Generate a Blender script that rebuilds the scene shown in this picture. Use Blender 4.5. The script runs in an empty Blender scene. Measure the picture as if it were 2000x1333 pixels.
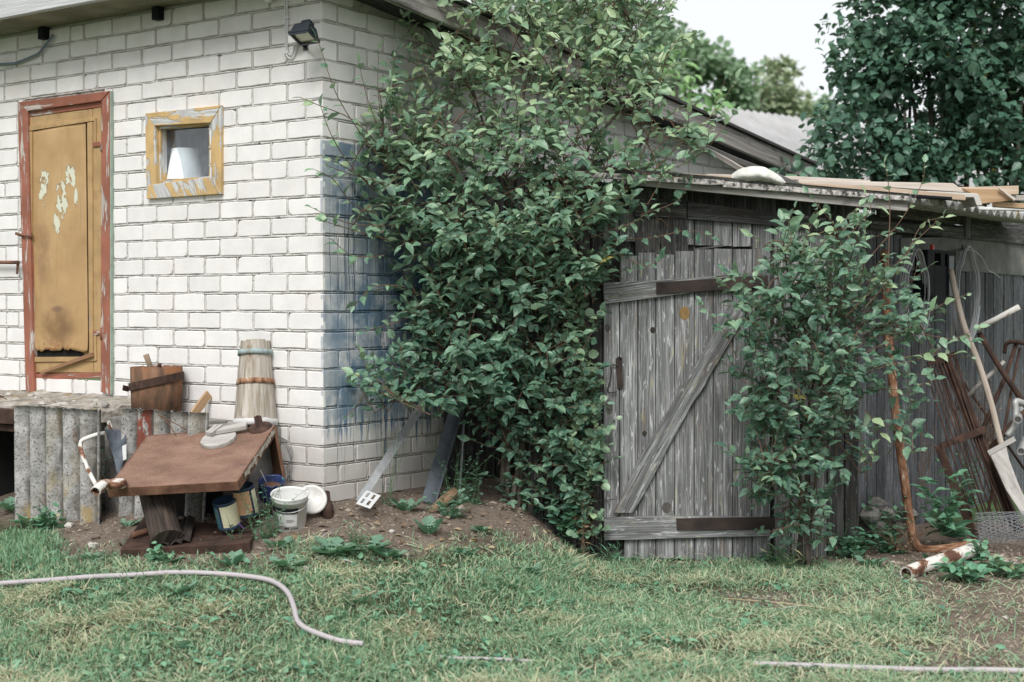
import bpy, math, random
import numpy as np
from mathutils import Vector as V, Matrix, noise
RAD = math.radians
random.seed(11)
rng = np.random.default_rng(11)
sc = bpy.context.scene
col = sc.collection

# ------------------------------------------------------------------ camera, sky, sun, exposure
FPX = 2800.0; HC = 1.42; PITCH = math.atan(66.5 / FPX)
cd = bpy.data.cameras.new('camera'); cam = bpy.data.objects.new('camera', cd); col.objects.link(cam)
cam.location = (0, 0, HC); cam.rotation_euler = (RAD(90) - PITCH, 0, 0)
cd.sensor_width = 36; cd.lens = FPX / 2000 * 36; cd.clip_end = 2000; cd.clip_start = 0.05
cd.dof.use_dof = True; cd.dof.focus_distance = 7.9; cd.dof.aperture_fstop = 2.4
sc.camera = cam
SUN_EL, SUN_AZ = RAD(46), RAD(190)          # soft light through cloud, from behind and left of the camera
w = bpy.data.worlds.new('World'); sc.world = w; w.use_nodes = True
nt = w.node_tree; nt.nodes.clear()
wo = nt.nodes.new('ShaderNodeOutputWorld'); bg = nt.nodes.new('ShaderNodeBackground')
sk = nt.nodes.new('ShaderNodeTexSky'); sk.sky_type = 'NISHITA'; sk.sun_disc = False
sk.sun_elevation = SUN_EL; sk.sun_rotation = SUN_AZ
mx = nt.nodes.new('ShaderNodeMixRGB'); mx.inputs[0].default_value = 0.92
mx.inputs[2].default_value = (6.15, 6.22, 6.3, 1)   # cloud layer over the sky
nt.links.new(sk.outputs[0], mx.inputs[1]); nt.links.new(mx.outputs[0], bg.inputs[0])
bg.inputs[1].default_value = 0.11
nt.links.new(bg.outputs[0], wo.inputs[0])
sd = bpy.data.lights.new('sun', 'SUN'); sd.energy = 2.3; sd.angle = RAD(28); sd.color = (1, .985, .96)
so = bpy.data.objects.new('sun', sd); col.objects.link(so)
dv = V((math.sin(SUN_AZ) * math.cos(SUN_EL), math.cos(SUN_AZ) * math.cos(SUN_EL), math.sin(SUN_EL)))
so.rotation_euler = dv.to_track_quat('Z', 'Y').to_euler(); so.location = (-4, -6, 9)
sc.view_settings.view_transform = 'Standard'; sc.view_settings.look = 'None'
sc.view_settings.exposure = 0.58; sc.view_settings.gamma = 1

# ------------------------------------------------------------------ geometry of the view
CP, SP = math.cos(PITCH), math.sin(PITCH)
CAM = V((0, 0, HC))
def ray(px, py):
    u = (px - 1000) / FPX; v = (666.5 - py) / FPX
    return V((u, CP + SP * v, -SP + CP * v))
def P(px, py, Y):
    d = ray(px, py); return CAM + d * (Y / d.y)
def proj(p):
    d = V(p) - CAM; z = d.y * CP - d.z * SP; y = d.y * SP + d.z * CP
    return 1000 + FPX * d.x / z, 666.5 - FPX * y / z
class PL:
    def __init__(s, o, u):
        s.o = V(o); s.u = V(u).normalized(); s.z = V((0, 0, 1)); s.n = V((s.u.y, -s.u.x, 0))
        if s.n.dot(CAM - s.o) < 0: s.n = -s.n
    def pt(s, px, py, off=0.0):
        d = ray(px, py); t = (s.o + s.n * off - CAM).dot(s.n) / d.dot(s.n); return CAM + d * t
    def sz(s, px, py, off=0.0):
        p = s.pt(px, py, off); return (p - s.o).dot(s.u), p.z
    def w(s, a, z, off=0.0):
        p = s.o + s.u * a + s.n * off; return V((p.x, p.y, z))
    def uv(s, p):
        return (V(p) - s.o).dot(s.u), V(p).z
A35 = RAD(35)
CORNER = V((-0.979, 7.427, 0))
LW = PL(CORNER, (-math.cos(A35), math.sin(A35), 0))       # wall with the door
GW = PL(CORNER, (math.sin(A35), math.cos(A35), 0))        # gable wall
SF = PL((0.99, 8.03, 0), (math.cos(RAD(5)), math.sin(RAD(5)), 0))   # shed front
_c = SF.pt(1676, 900)
SS = PL((_c.x - .8 * .16, _c.y + .6 * .16, 0), (.6, .8, 0))                     # shed side
def FP(Y): return PL((0, Y, 0), (1, 0, 0))

def sst(a, b, x):
    t = min(1, max(0, (x - a) / (b - a))); return t * t * (3 - 2 * t)
def prof(d):
    if d < 0: return 1.0
    if d < .9: return 1 - .55 * d / .9
    return .45 * (1 - sst(.9, 2.1, d))
def gz(x, y):
    p = V((x, y, 0)) - CORNER
    dl, dr = p.dot(LW.n), p.dot(GW.n)
    sl = p.dot(LW.u)
    d = max(dl, dr) if (dl < 0 or dr < 0) else math.hypot(dl, dr)
    h = .41 * prof(d) * (1 - sst(.02, .52, x))
    h *= 1 - .25 * sst(.3, 2.4, sl)
    q = V((x, y, 0)) - SS.o; ds = q.dot(SS.n)
    h += .0
    h += .05 * math.exp(-((x + .02) ** 2 / .05 + (y - 7.75) ** 2 / .06))
    n = noise.noise(V((x * 1.3, y * 1.3, 3))) * .022 + noise.noise(V((x * 5, y * 5, 1))) * .010
    return h + n * (1 if y < 14 else .2)
def GP(px, py):
    d = ray(px, py); z = 0.1
    for _ in range(12):
        t = (z - HC) / d.z; p = CAM + d * t; z = .5 * z + .5 * gz(p.x, p.y)
    return V((p.x, p.y, gz(p.x, p.y)))

# ------------------------------------------------------------------ object bookkeeping
def tag(o, label=None, cat=None, group=None, kind=None):
    if label: o['label'] = label
    if cat: o['category'] = cat
    if group: o['group'] = group
    if kind: o['kind'] = kind
    return o
def thing(name, label, cat, loc, group=None):
    o = bpy.data.objects.new(name, None); col.objects.link(o); o.location = loc; o.empty_display_size = .05
    tag(o, label, cat, group); o['_w'] = list(loc); return o
def wloc(o):
    p = V((0, 0, 0))
    while o is not None: p = p + o.location; o = o.parent
    return p
class MB:
    def __init__(s): s.v = []; s.f = []; s.uv = []; s.sm = []; s.mi = []; s.tn = []
    def add(s, pts): i = len(s.v); s.v += [tuple(p) for p in pts]; return i
    def face(s, idx, uv, sm=False, mi=0, tn=.5):
        s.f.append(tuple(idx)); s.uv.append(uv); s.sm.append(sm); s.mi.append(mi); s.tn.append(tn)
    def poly(s, pts, uv=None, sm=False, mi=0, tn=.5):
        i = s.add(pts); n = len(pts)
        if uv is None:
            a = V(pts[0]); e = (V(pts[1]) - a).normalized(); nn = e.cross(V(pts[2]) - a); b = nn.cross(e).normalized()
            uv = [((V(p) - a).dot(e), (V(p) - a).dot(b)) for p in pts]
        s.face(range(i, i + n), uv, sm, mi, tn)
    def beam(s, p0, p1, w, t, up=(0, 0, 1), mi=0, tn=None, taper=1.0, jit=0.0):
        p0, p1 = V(p0), V(p1); d = (p1 - p0); L = d.length; d.normalize()
        a = d.cross(V(up)); a.normalize(); b = a.cross(d).normalized()   # a: thickness dir, b: width dir
        tn = random.random() if tn is None else tn; ou, ov = random.random() * 9, random.random() * 9
        q = []
        for e, k in ((p0, 1), (p1, taper)):
            for sa, sb in ((-1, -1), (1, -1), (1, 1), (-1, 1)):
                j = V((random.uniform(-jit, jit), random.uniform(-jit, jit), random.uniform(-jit, jit)))
                q.append(e + a * sa * t / 2 * k + b * sb * w / 2 * k + j)
        i = s.add(q); W = (t, w, t, w); acc = 0
        for k in range(4):
            k2 = (k + 1) % 4
            s.face((i + k, i + k2, i + 4 + k2, i + 4 + k), [(ou, ov + acc), (ou, ov + acc + W[k]), (ou + L, ov + acc + W[k]), (ou + L, ov + acc)], False, mi, tn); acc += W[k] + .013
        s.face((i + 3, i + 2, i + 1, i), [(ou, ov), (ou + .01, ov), (ou + .01, ov + w), (ou, ov + w)], False, mi, tn)
        s.face((i + 4, i + 5, i + 6, i + 7), [(ou, ov), (ou + .01, ov), (ou + .01, ov + w), (ou, ov + w)], False, mi, tn)
    def prism(s, front, depth_vec, grain=None, mi=0, tn=None):
        """front: world polygon; depth_vec: vector from the front to the back"""
        front = [V(p) for p in front]; n = len(front); dvv = V(depth_vec)
        nn = V((0, 0, 0))
        for k in range(n): nn += front[k].cross(front[(k + 1) % n])
        if nn.dot(dvv) > 0: front = front[::-1]; nn = -nn
        nn.normalize(); tn = random.random() if tn is None else tn
        g = V(grain) if grain is not None else (front[1] - front[0]); g = (g - nn * g.dot(nn)).normalized(); c = nn.cross(g)
        ou, ov = random.random() * 9, random.random() * 9
        back = [p + dvv for p in front]; i = s.add(front + back)
        uvf = [(p.dot(g) + ou, p.dot(c) + ov) for p in front]
        s.face(range(i, i + n), uvf, False, mi, tn)
        s.face([i + n + k for k in range(n - 1, -1, -1)], uvf[::-1], False, mi, tn)
        D = dvv.length
        for k in range(n):
            k2 = (k + 1) % n
            e = front[k2] - front[k]
            if abs(e.normalized().dot(g)) > .6 if e.length > 1e-6 else False:
                uu = [uvf[k], uvf[k2], (uvf[k2][0], uvf[k2][1] + D), (uvf[k][0], uvf[k][1] + D)]
            else: uu = [uvf[k], uvf[k2], (uvf[k2][0] + D, uvf[k2][1]), (uvf[k][0] + D, uvf[k][1])]
            s.face((i + k2, i + k, i + n + k, i + n + k2), [uu[1], uu[0], uu[3], uu[2]], False, mi, tn)
    def tube(s, pts, r, n=8, mi=0, cap=True, tn=None, closed=False, flat=1.0):
        pts = [V(p) for p in pts]; m = len(pts); rs = list(r) if hasattr(r, '__len__') else [r] * m
        tn = random.random() if tn is None else tn; ou = random.random() * 9
        t = (pts[1] - pts[0]).normalized(); a = t.orthogonal().normalized(); rings = []; L = 0
        for k in range(m):
            if closed: tt = (pts[(k + 1) % m] - pts[k - 1]).normalized()
            else: tt = (pts[min(k + 1, m - 1)] - pts[max(k - 1, 0)]).normalized()
            a = (a - tt * a.dot(tt)).normalized(); b = tt.cross(a)
            if k: L += (pts[k] - pts[k - 1]).length
            i = s.add([pts[k] + (a * math.cos(2 * math.pi * j / n) + b * math.sin(2 * math.pi * j / n) * flat) * rs[k] for j in range(n)])
            rings.append((i, L, rs[k]))
        R_ = range(m) if closed else range(m - 1)
        for k in R_:
            i0, l0, r0 = rings[k]; i1, l1, r1 = rings[(k + 1) % m]
            if closed and k == m - 1: l1 = l0 + .05
            for j in range(n):
                j2 = (j + 1) % n; va, vb = j / n * 6.28 * max(rs), (j + 1) / n * 6.28 * max(rs)
                s.face((i0 + j, i0 + j2, i1 + j2, i1 + j), [(ou + l0, va), (ou + l0, vb), (ou + l1, vb), (ou + l1, va)], True, mi, tn)
        if cap and not closed:
            for (i, l, rr), rev in ((rings[0], True), (rings[-1], False)):
                idx = [i + j for j in range(n)]; idx = idx[::-1] if rev else idx
                s.face(idx, [(ou + .3 * rr * math.cos(6.28 * j / n), rr * math.sin(6.28 * j / n)) for j in range(n)], False, mi, tn)
    def lathe(s, o, axis, prof, n=28, mi=0, tn=.5, sm=True, wob=0.0):
        """prof: list of (r, h) or (r, h, material index of the band that starts here)"""
        o = V(o); ax = V(axis).normalized(); a = ax.orthogonal().normalized(); b = ax.cross(a); ou = random.random() * 9
        rings = []; L = 0; last = None
        for pr in prof:
            r, h = pr[0], pr[1]
            if last is not None: L += math.hypot(r - last[0], h - last[1])
            last = (r, h)
            i = s.add([o + ax * (h + wob * noise.noise(V((j * .7, h * 9, 5)))) + (a * math.cos(2 * math.pi * j / n) + b * math.sin(2 * math.pi * j / n)) * max(r, 1e-4) for j in range(n)])
            rings.append((i, L, r, pr[2] if len(pr) > 2 else mi))
        for k in range(len(rings) - 1):
            i0, l0, r0, m0 = rings[k]; i1, l1, r1, _ = rings[k + 1]; rm = max(p[0] for p in prof)
            for j in range(n):
                j2 = (j + 1) % n; va, vb = j / n * 6.28 * rm, (j + 1) / n * 6.28 * rm
                s.face((i0 + j, i0 + j2, i1 + j2, i1 + j), [(ou + l0, va), (ou + l0, vb), (ou + l1, vb), (ou + l1, va)], sm, m0, tn)
    def build(s, name, mats, parent=None, bevel=0.0, label=None, cat=None, group=None, kind=None, loc=None, seg=2, auto=False):
        if not isinstance(mats, (list, tuple)): mats = [mats]
        vs = np.array(s.v, dtype=float)
        base = wloc(parent) if parent is not None else None
        if parent is None:
            if loc is None: loc = ((vs[:, 0].min() + vs[:, 0].max()) / 2, (vs[:, 1].min() + vs[:, 1].max()) / 2, vs[:, 2].min())
            base = V(loc)
        vs = vs - np.array(base)
        me = bpy.data.meshes.new(name); me.from_pydata(vs.tolist(), [], s.f)
        uvl = me.uv_layers.new(name='UVMap'); flat = [c for f in s.uv for u in f for c in u]; uvl.data.foreach_set('uv', flat)
        at = me.attributes.new('tone', 'FLOAT', 'FACE'); at.data.foreach_set('value', s.tn)
        me.polygons.foreach_set('use_smooth', s.sm); me.polygons.foreach_set('material_index', s.mi)
        for m in mats: me.materials.append(m)
        me.update()
        o = bpy.data.objects.new(name, me); col.objects.link(o)
        if parent is not None: o.parent = parent
        else: o.location = base
        if bevel:
            b = o.modifiers.new('bevel', 'BEVEL'); b.width = bevel; b.segments = seg; b.limit_method = 'ANGLE'; b.angle_limit = RAD(35)
        tag(o, label, cat, group, kind); return o

def scatter(name, tv, tf, pos, X, Y, Z, S, hue, material, parent=None, loc=None, smooth=True, quiet=True):
    """many copies of a small template (leaf, blade) merged in one mesh. X,Y,Z: (N,3) frames, S: (N,3) scales"""
    tv = np.array(tv, float); N = len(pos); k = len(tv)
    sv = tv[None, :, :] * S[:, None, :]
    wv = pos[:, None, :] + sv[:, :, 0:1] * X[:, None, :] + sv[:, :, 1:2] * Y[:, None, :] + sv[:, :, 2:3] * Z[:, None, :]
    if parent is not None: base = np.array(wloc(parent))
    else: base = np.array(loc if loc is not None else (0, 0, 0), float)
    wv = (wv - base).reshape(-1, 3)
    me = bpy.data.meshes.new(name)
    me.vertices.add(N * k); me.vertices.foreach_set('co', wv.ravel())
    lens = np.array([len(f) for f in tf]); fl = np.array([i for f in tf for i in f])
    loops = (fl[None, :] + (np.arange(N) * k)[:, None]).ravel()
    tot = np.tile(lens, N); st = np.concatenate([[0], np.cumsum(tot)[:-1]])
    me.loops.add(len(loops)); me.loops.foreach_set('vertex_index', loops.astype(np.int32))
    me.polygons.add(len(tot)); me.polygons.foreach_set('loop_start', st.astype(np.int32)); me.polygons.foreach_set('loop_total', tot.astype(np.int32))
    me.polygons.foreach_set('use_smooth', np.full(len(tot), smooth))
    at = me.attributes.new('hue', 'FLOAT', 'FACE'); at.data.foreach_set('value', np.repeat(hue, len(lens)).astype(np.float32))
    me.materials.append(material); me.update(calc_edges=True); me.validate()
    o = bpy.data.objects.new(name, me); col.objects.link(o)
    if parent is not None: o.parent = parent
    else: o.location = base
    return o
def frames(D, U):
    """X along D, Z close to U"""
    X = D / np.linalg.norm(D, axis=1, keepdims=True)
    Y = np.cross(U, X); Y /= np.linalg.norm(Y, axis=1, keepdims=True) + 1e-9
    return X, Y, np.cross(X, Y)

# ------------------------------------------------------------------ materials
def _nodes(name):
    m = bpy.data.materials.new(name); m.use_nodes = True; t = m.node_tree; t.nodes.clear()
    out = t.nodes.new('ShaderNodeOutputMaterial'); b = t.nodes.new('ShaderNodeBsdfPrincipled'); t.links.new(b.outputs[0], out.inputs[0])
    return m, t, b, out
def c4(c): return (c[0], c[1], c[2], 1)
def ramp(t, fac, stops):
    r = t.nodes.new('ShaderNodeValToRGB'); e = r.color_ramp.elements
    while len(e) < len(stops): e.new(.5)
    for k, (p, c) in enumerate(stops): e[k].position = p; e[k].color = c4(c) if hasattr(c, '__len__') else (c, c, c, 1)
    t.links.new(fac, r.inputs[0]); return r.outputs[0]
def nz(t, vec, scale, detail=6, dist=0, rough=.6):
    mp = t.nodes.new('ShaderNodeMapping'); mp.inputs['Scale'].default_value = scale if hasattr(scale, '__len__') else (scale,) * 3
    t.links.new(vec, mp.inputs[0]); n = t.nodes.new('ShaderNodeTexNoise'); n.inputs['Scale'].default_value = 1
    n.inputs['Detail'].default_value = detail; n.inputs['Distortion'].default_value = dist; n.inputs['Roughness'].default_value = rough
    t.links.new(mp.outputs[0], n.inputs['Vector']); return n.outputs[0]
def mixc(t, fac, a, b, mode='MIX'):
    m = t.nodes.new('ShaderNodeMixRGB'); m.blend_type = mode
    for s, x in ((0, fac), (1, a), (2, b)):
        if isinstance(x, bpy.types.NodeSocket): t.links.new(x, m.inputs[s])
        elif s == 0: m.inputs[0].default_value = x
        else: m.inputs[s].default_value = c4(x)
    return m.outputs[0]
def mth(t, op, a, b=0.0, c=None, clamp=False):
    m = t.nodes.new('ShaderNodeMath'); m.operation = op; m.use_clamp = clamp
    for s, x in enumerate((a, b) if c is None else (a, b, c)):
        if isinstance(x, bpy.types.NodeSocket): t.links.new(x, m.inputs[s])
        else: m.inputs[s].default_value = x
    return m.outputs[0]
def mrange(t, v, a, b, c=0.0, d=1.0):
    m = t.nodes.new('ShaderNodeMapRange'); m.interpolation_type = 'SMOOTHSTEP'
    t.links.new(v, m.inputs[0])
    for k, x in enumerate((a, b, c, d)): m.inputs[k + 1].default_value = x
    return m.outputs[0]
def coord(t, kind):
    if kind == 'UV':
        u = t.nodes.new('ShaderNodeUVMap'); u.uv_map = 'UVMap'; return u.outputs[0]
    g = t.nodes.new('ShaderNodeNewGeometry'); return g.outputs['Position']
def tone_mul(t, c, amt):
    a = t.nodes.new('ShaderNodeAttribute'); a.attribute_name = 'tone'
    f = mth(t, 'MULTIPLY_ADD', a.outputs['Fac'], 2 * amt, 1 - amt)
    h = t.nodes.new('ShaderNodeHueSaturation'); t.links.new(f, h.inputs['Value']); t.links.new(c, h.inputs['Color']); return h.outputs[0]
def mat(name, stops, scale=(6, 6, 6), detail=7, dist=0, rough=.8, bump=.3, bscale=None, layers=(), kind='UV', metallic=0, spec=.3, tone=0.0, bdist=.004):
    m, t, b, out = _nodes(name); v = coord(t, kind)
    n = nz(t, v, scale, detail, dist); c = ramp(t, n, stops)
    for (lc, ls, lo, hi) in layers:
        c = mixc(t, mrange(t, nz(t, v, ls, 6), lo, hi), c, lc)
    if tone: c = tone_mul(t, c, tone)
    t.links.new(c, b.inputs['Base Color']); b.inputs['Roughness'].default_value = rough; b.inputs['Metallic'].default_value = metallic
    b.inputs['Specular IOR Level'].default_value = spec
    if bump:
        bn = nz(t, v, bscale or scale, 8); bp = t.nodes.new('ShaderNodeBump'); bp.inputs['Strength'].default_value = bump; bp.inputs['Distance'].default_value = bdist
        t.links.new(bn, bp.inputs['Height']); t.links.new(bp.outputs[0], b.inputs['Normal'])
    return m
def plain(name, c, rough=.5, metallic=0, spec=.4, var=.12):
    return mat(name, [(.3, tuple(x * (1 - var) for x in c)), (.7, tuple(min(1, x * (1 + var)) for x in c))], scale=(9, 9, 9), rough=rough, metallic=metallic, spec=spec, bump=.08, bscale=(60, 60, 60))
def leafmat(name, stops, under=(.16, .21, .17), trans=.25, rough=.42, spec=.45, attr='hue', uf=.6):
    m, t, b, out = _nodes(name)
    a = t.nodes.new('ShaderNodeAttribute'); a.attribute_name = attr
    c = ramp(t, a.outputs['Fac'], stops)
    v = coord(t, 'P'); c = mixc(t, mrange(t, nz(t, v, 55, 3), .35, .7, 0, .35), c, tuple(min(1, x * 1.5 + .01) for x in stops[len(stops) // 2][1]))
    g = t.nodes.new('ShaderNodeNewGeometry')
    cu = mixc(t, mth(t, 'MULTIPLY', g.outputs['Backfacing'], uf), c, under)
    t.links.new(cu, b.inputs['Base Color']); b.inputs['Roughness'].default_value = rough; b.inputs['Specular IOR Level'].default_value = spec
    tr = t.nodes.new('ShaderNodeBsdfTranslucent'); tc = mixc(t, .35, c, (.16, .26, .06)); t.links.new(tc, tr.inputs[0])
    ms = t.nodes.new('ShaderNodeMixShader'); ms.inputs[0].default_value = trans
    t.links.new(b.outputs[0], ms.inputs[1]); t.links.new(tr.outputs[0], ms.inputs[2]); t.links.new(ms.outputs[0], out.inputs[0])
    return m
# ------------------------------------------------------------------ shared materials
def wallmat(name, base, gable, mortar):
    m, t, b, out = _nodes(name); uv = coord(t, 'UV'); ps = coord(t, 'P')
    if mortar:
        c = ramp(t, nz(t, ps, 22, 8), [(.25, (.38, .36, .335)), (.45, (.555, .535, .505)), (.7, (.64, .62, .59))]) if mortar == 'bead' else ramp(t, nz(t, ps, 22, 8), [(.3, (.36, .34, .315)), (.7, (.58, .555, .525))])
        c = mixc(t, mrange(t, nz(t, ps, (11, 11, 30), 6), .62, .70), c, (.09, .085, .08))
    else:
        c = ramp(t, nz(t, ps, 7, 7), [(.25, tuple(x * .88 for x in base)), (.6, base), (.8, tuple(min(.93, x * 1.05) for x in base))])
        c = tone_mul(t, c, .045)
        c = mixc(t, mrange(t, nz(t, ps, 3.2, 4), .55, .75, 0, .32), c, (.74, .62, .55))
        c = mixc(t, mrange(t, nz(t, ps, 70, 3), .68, .78, 0, .5), c, (.42, .38, .35))
        c = mixc(t, mrange(t, nz(t, ps, (30, 30, 3), 4), .60, .80, 0, .22), c, (.45, .42, .40))
    sep = t.nodes.new('ShaderNodeSeparateXYZ'); t.links.new(uv, sep.inputs[0]); s_, z_ = sep.outputs[0], sep.outputs[1]
    zn = mth(t, 'ADD', z_, mth(t, 'MULTIPLY', mth(t, 'SUBTRACT', nz(t, uv, 3.5, 5), .5), .5))
    low = mrange(t, zn, .45, 1.0, .9, 0)
    c = mixc(t, low, c, mixc(t, .55, c, (.30, .26, .22)))
    c = mixc(t, mrange(t, zn, 2.85, 3.15, 0, .3), c, (.40, .38, .33))      # greyer and darker towards the eaves
    if gable:
        blue = ramp(t, nz(t, uv, (34, 1.6, 1), 5), [(.25, (.085, .145, .215)), (.5, (.135, .21, .29)), (.72, (.20, .27, .335))])
        blue = mixc(t, mrange(t, s_, .25, .75, 0, .45), blue, (.032, .062, .105))
        edge = mth(t, 'ADD', z_, mth(t, 'MULTIPLY', mth(t, 'SUBTRACT', nz(t, uv, (42, .8, 1), 4), .5), .75))
        bot = mrange(t, edge, .70, .86)
        top = mrange(t, mth(t, 'ADD', z_, mth(t, 'MULTIPLY', mth(t, 'SUBTRACT', nz(t, uv, 9, 3), .5), .03)), 2.275, 2.29, 1, 0)
        lft = mrange(t, mth(t, 'ADD', s_, mth(t, 'MULTIPLY', mth(t, 'SUBTRACT', nz(t, uv, (3, 5, 1), 4), .5), .30)), .0, .17, .62, 1)
        rgt = mrange(t, mth(t, 'ADD', s_, mth(t, 'MULTIPLY', mth(t, 'SUBTRACT', nz(t, uv, (3, 3, 1), 4), .5), .5)), .95, 1.25, 1, 0)
        wash = mth(t, 'MULTIPLY', mrange(t, nz(t, uv, (9, 2.0, 1), 6), .46, .72, 1, .62), mrange(t, nz(t, ps, (6, 6, 6), 7), .34, .52, .45, 1))
        pale = mth(t, 'MULTIPLY', mrange(t, z_, 1.45, 1.62), mrange(t, z_, 1.78, 1.98, 1, 0))
        pale = mth(t, 'SUBTRACT', 1.0, mth(t, 'MULTIPLY', pale, mrange(t, s_, .12, .5, .55, 0)))
        mk = mth(t, 'MULTIPLY', mth(t, 'MULTIPLY', bot, top), mth(t, 'MULTIPLY', mth(t, 'MULTIPLY', lft, rgt), mth(t, 'MULTIPLY', wash, pale)))
        dr = mth(t, 'MULTIPLY', mrange(t, nz(t, uv, (55, .9, 1), 3, .3), .58, .63), mth(t, 'MULTIPLY', mrange(t, zn, .42, .62), mrange(t, s_, .45, .75, 1, 0)))
        dr = mth(t, 'MULTIPLY', dr, mrange(t, z_, 2.15, 2.28, .8, 0))
        c = mixc(t, mk, c, blue); c = mixc(t, dr, c, (.045, .085, .14))
    t.links.new(c, b.inputs['Base Color']); b.inputs['Roughness'].default_value = .9; b.inputs['Specular IOR Level'].default_value = .15
    bp = t.nodes.new('ShaderNodeBump'); bp.inputs['Strength'].default_value = .9 if mortar else .35; bp.inputs['Distance'].default_value = .012 if mortar else .003
    t.links.new(nz(t, ps, 38 if mortar else 90, 6), bp.inputs['Height']); t.links.new(bp.outputs[0], b.inputs['Normal'])
    return m
BR = (.74, .722, .708)
m_brick = wallmat('white_silicate_brick', BR, False, False); m_mort = wallmat('mortar', BR, False, True); m_bead = wallmat('mortar_joint', BR, False, 'bead')
m_brickg = wallmat('white_brick_blue_paint', BR, True, False); m_mortg = wallmat('mortar_blue_paint', BR, True, True); m_beadg = wallmat('mortar_joint_blue_paint', BR, True, 'bead')
m_rust = mat('rust', [(.25, (.045, .024, .016)), (.45, (.125, .062, .04)), (.6, (.20, .105, .066)), (.8, (.29, .17, .115))], scale=(7, 7, 7), rough=.85, bump=.5, bscale=(40, 40, 40), layers=[((.05, .03, .025), (4, 4, 4), .55, .75)])
m_darkrust = mat('dark_rust', [(.25, (.018, .012, .010)), (.5, (.055, .031, .023)), (.75, (.115, .062, .043))], scale=(11, 11, 11), rough=.85, bump=.5, bscale=(60, 60, 60))
m_rusttop = mat('rust_sheet', [(.2, (.085, .050, .036)), (.42, (.170, .098, .070)), (.6, (.228, .137, .10)), (.85, (.31, .20, .155))], scale=(4, 8, 4), dist=.4, rough=.62, bump=.35, bscale=(60, 60, 60), layers=[((.16, .08, .05), (9, 60, 3), .54, .72), ((.33, .23, .18), (110, 120, 3), .54, .70), ((.10, .06, .045), (150, 150, 3), .60, .70), ((.07, .05, .05), (3, 8, 3), .60, .78), ((.42, .36, .32), (70, 70, 70), .70, .78)])
m_flake = mat('flaking_white_paint', [(.40, (.10, .045, .028)), (.45, (.24, .12, .07)), (.485, (.62, .60, .56)), (.8, (.78, .77, .74))], scale=(6, 9, 9), rough=.7, bump=.4, bscale=(30, 30, 30))
m_flakerust = mat('rust_with_paint_remains', [(.28, (.055, .025, .016)), (.44, (.17, .078, .043)), (.55, (.30, .165, .095)), (.61, (.36, .24, .16)), (.65, (.60, .54, .46)), (.9, (.68, .64, .58))], scale=(11, 30, 9), layers=[((.10, .045, .028), (5, 9, 5), .52, .66)], rough=.8, bump=.4, bscale=(50, 50, 50))
def woodmat(name, k, tint):
    m, t, b, out = _nodes(name); v = coord(t, 'UV'); q = lambda x: tuple(x * k * c for c in tint)
    c = ramp(t, nz(t, v, (3.2, 120, 1), 9, .5, .72), [(.34, q(.028)), (.44, q(.13)), (.54, q(.25)), (.66, q(.46))])
    c = mixc(t, mrange(t, nz(t, v, (1.6, 14, 1), 6, .6), .35, .65, .75, 0), c, q(.085))             # darker, rain washed zones
    c = mixc(t, mth(t, 'MULTIPLY', mrange(t, nz(t, v, (9, 60, 1), 5, 1), .58, .66), .6), c, q(.52))  # silvery flecks
    c = mixc(t, mth(t, 'MULTIPLY', mrange(t, nz(t, v, (6, 34, 1), 6, .4), .60, .68), .55), c, tuple(k * x for x in (.33, .31, .19)))   # lichen
    c = mixc(t, mrange(t, nz(t, v, (1.1, 85, 1), 4, .8), .655, .685), c, q(.018))                     # drying cracks
    c = mixc(t, mth(t, 'MULTIPLY', mrange(t, nz(t, v, (2.2, 9, 1), 5), .56, .74), .5), c, tuple(k * x for x in (.16, .105, .07)))
    c = tone_mul(t, c, .28); t.links.new(c, b.inputs['Base Color']); b.inputs['Roughness'].default_value = .92; b.inputs['Specular IOR Level'].default_value = .15
    bp = t.nodes.new('ShaderNodeBump'); bp.inputs['Strength'].default_value = 1; bp.inputs['Distance'].default_value = .006
    t.links.new(nz(t, v, (3.2, 120, 1), 9, .5, .72), bp.inputs['Height']); t.links.new(bp.outputs[0], b.inputs['Normal']); return m
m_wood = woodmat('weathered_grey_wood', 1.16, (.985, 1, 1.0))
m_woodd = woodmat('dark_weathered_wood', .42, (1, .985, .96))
m_pine = mat('pale_planed_wood', [(.25, (.34, .245, .17)), (.5, (.47, .365, .275)), (.75, (.58, .485, .395))], scale=(2, 26, 3), dist=.6, rough=.75, bump=.2, tone=.15, layers=[((.72, .66, .60), (6, 9, 4), .58, .66)])
m_grayw = mat('bleached_wood', [(.25, (.20, .185, .165)), (.5, (.36, .34, .315)), (.75, (.50, .48, .45))], scale=(3, 40, 3), dist=.6, rough=.9, bump=.5, tone=.14, layers=[((.18, .125, .085), (5, 9, 3), .55, .72)])
m_conc = mat('rough_concrete', [(.25, (.10, .096, .09)), (.5, (.25, .24, .22)), (.75, (.38, .36, .34))], scale=(9, 9, 9), kind='P', rough=.95, bump=.9, bscale=(28, 28, 28), bdist=.015, layers=[((.09, .085, .075), (14, 14, 14), .58, .72)])
m_asb = mat('lichened_asbestos_cement', [(.30, (.17, .17, .165)), (.5, (.33, .33, .32)), (.7, (.46, .46, .445))], scale=(8, 8, 8), kind='P', rough=.95, bump=.5, bscale=(90, 90, 90), layers=[((.10, .10, .10), (75, 75, 75), .52, .66), ((.36, .25, .08), (5, 5, 2.2), .60, .74), ((.62, .62, .60), (80, 80, 80), .66, .74)])
m_roofc = mat('grey_corrugated_cement', [(.3, (.30, .295, .295)), (.6, (.40, .395, .395)), (.8, (.46, .455, .45))], scale=(1.5, 1.5, 1.5), kind='P', rough=.95, bump=.2)
m_white = plain('white_plastic', (.70, .70, .69), rough=.4)
m_black = plain('black_plastic', (.010, .011, .013), rough=.7, spec=.15)
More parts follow.
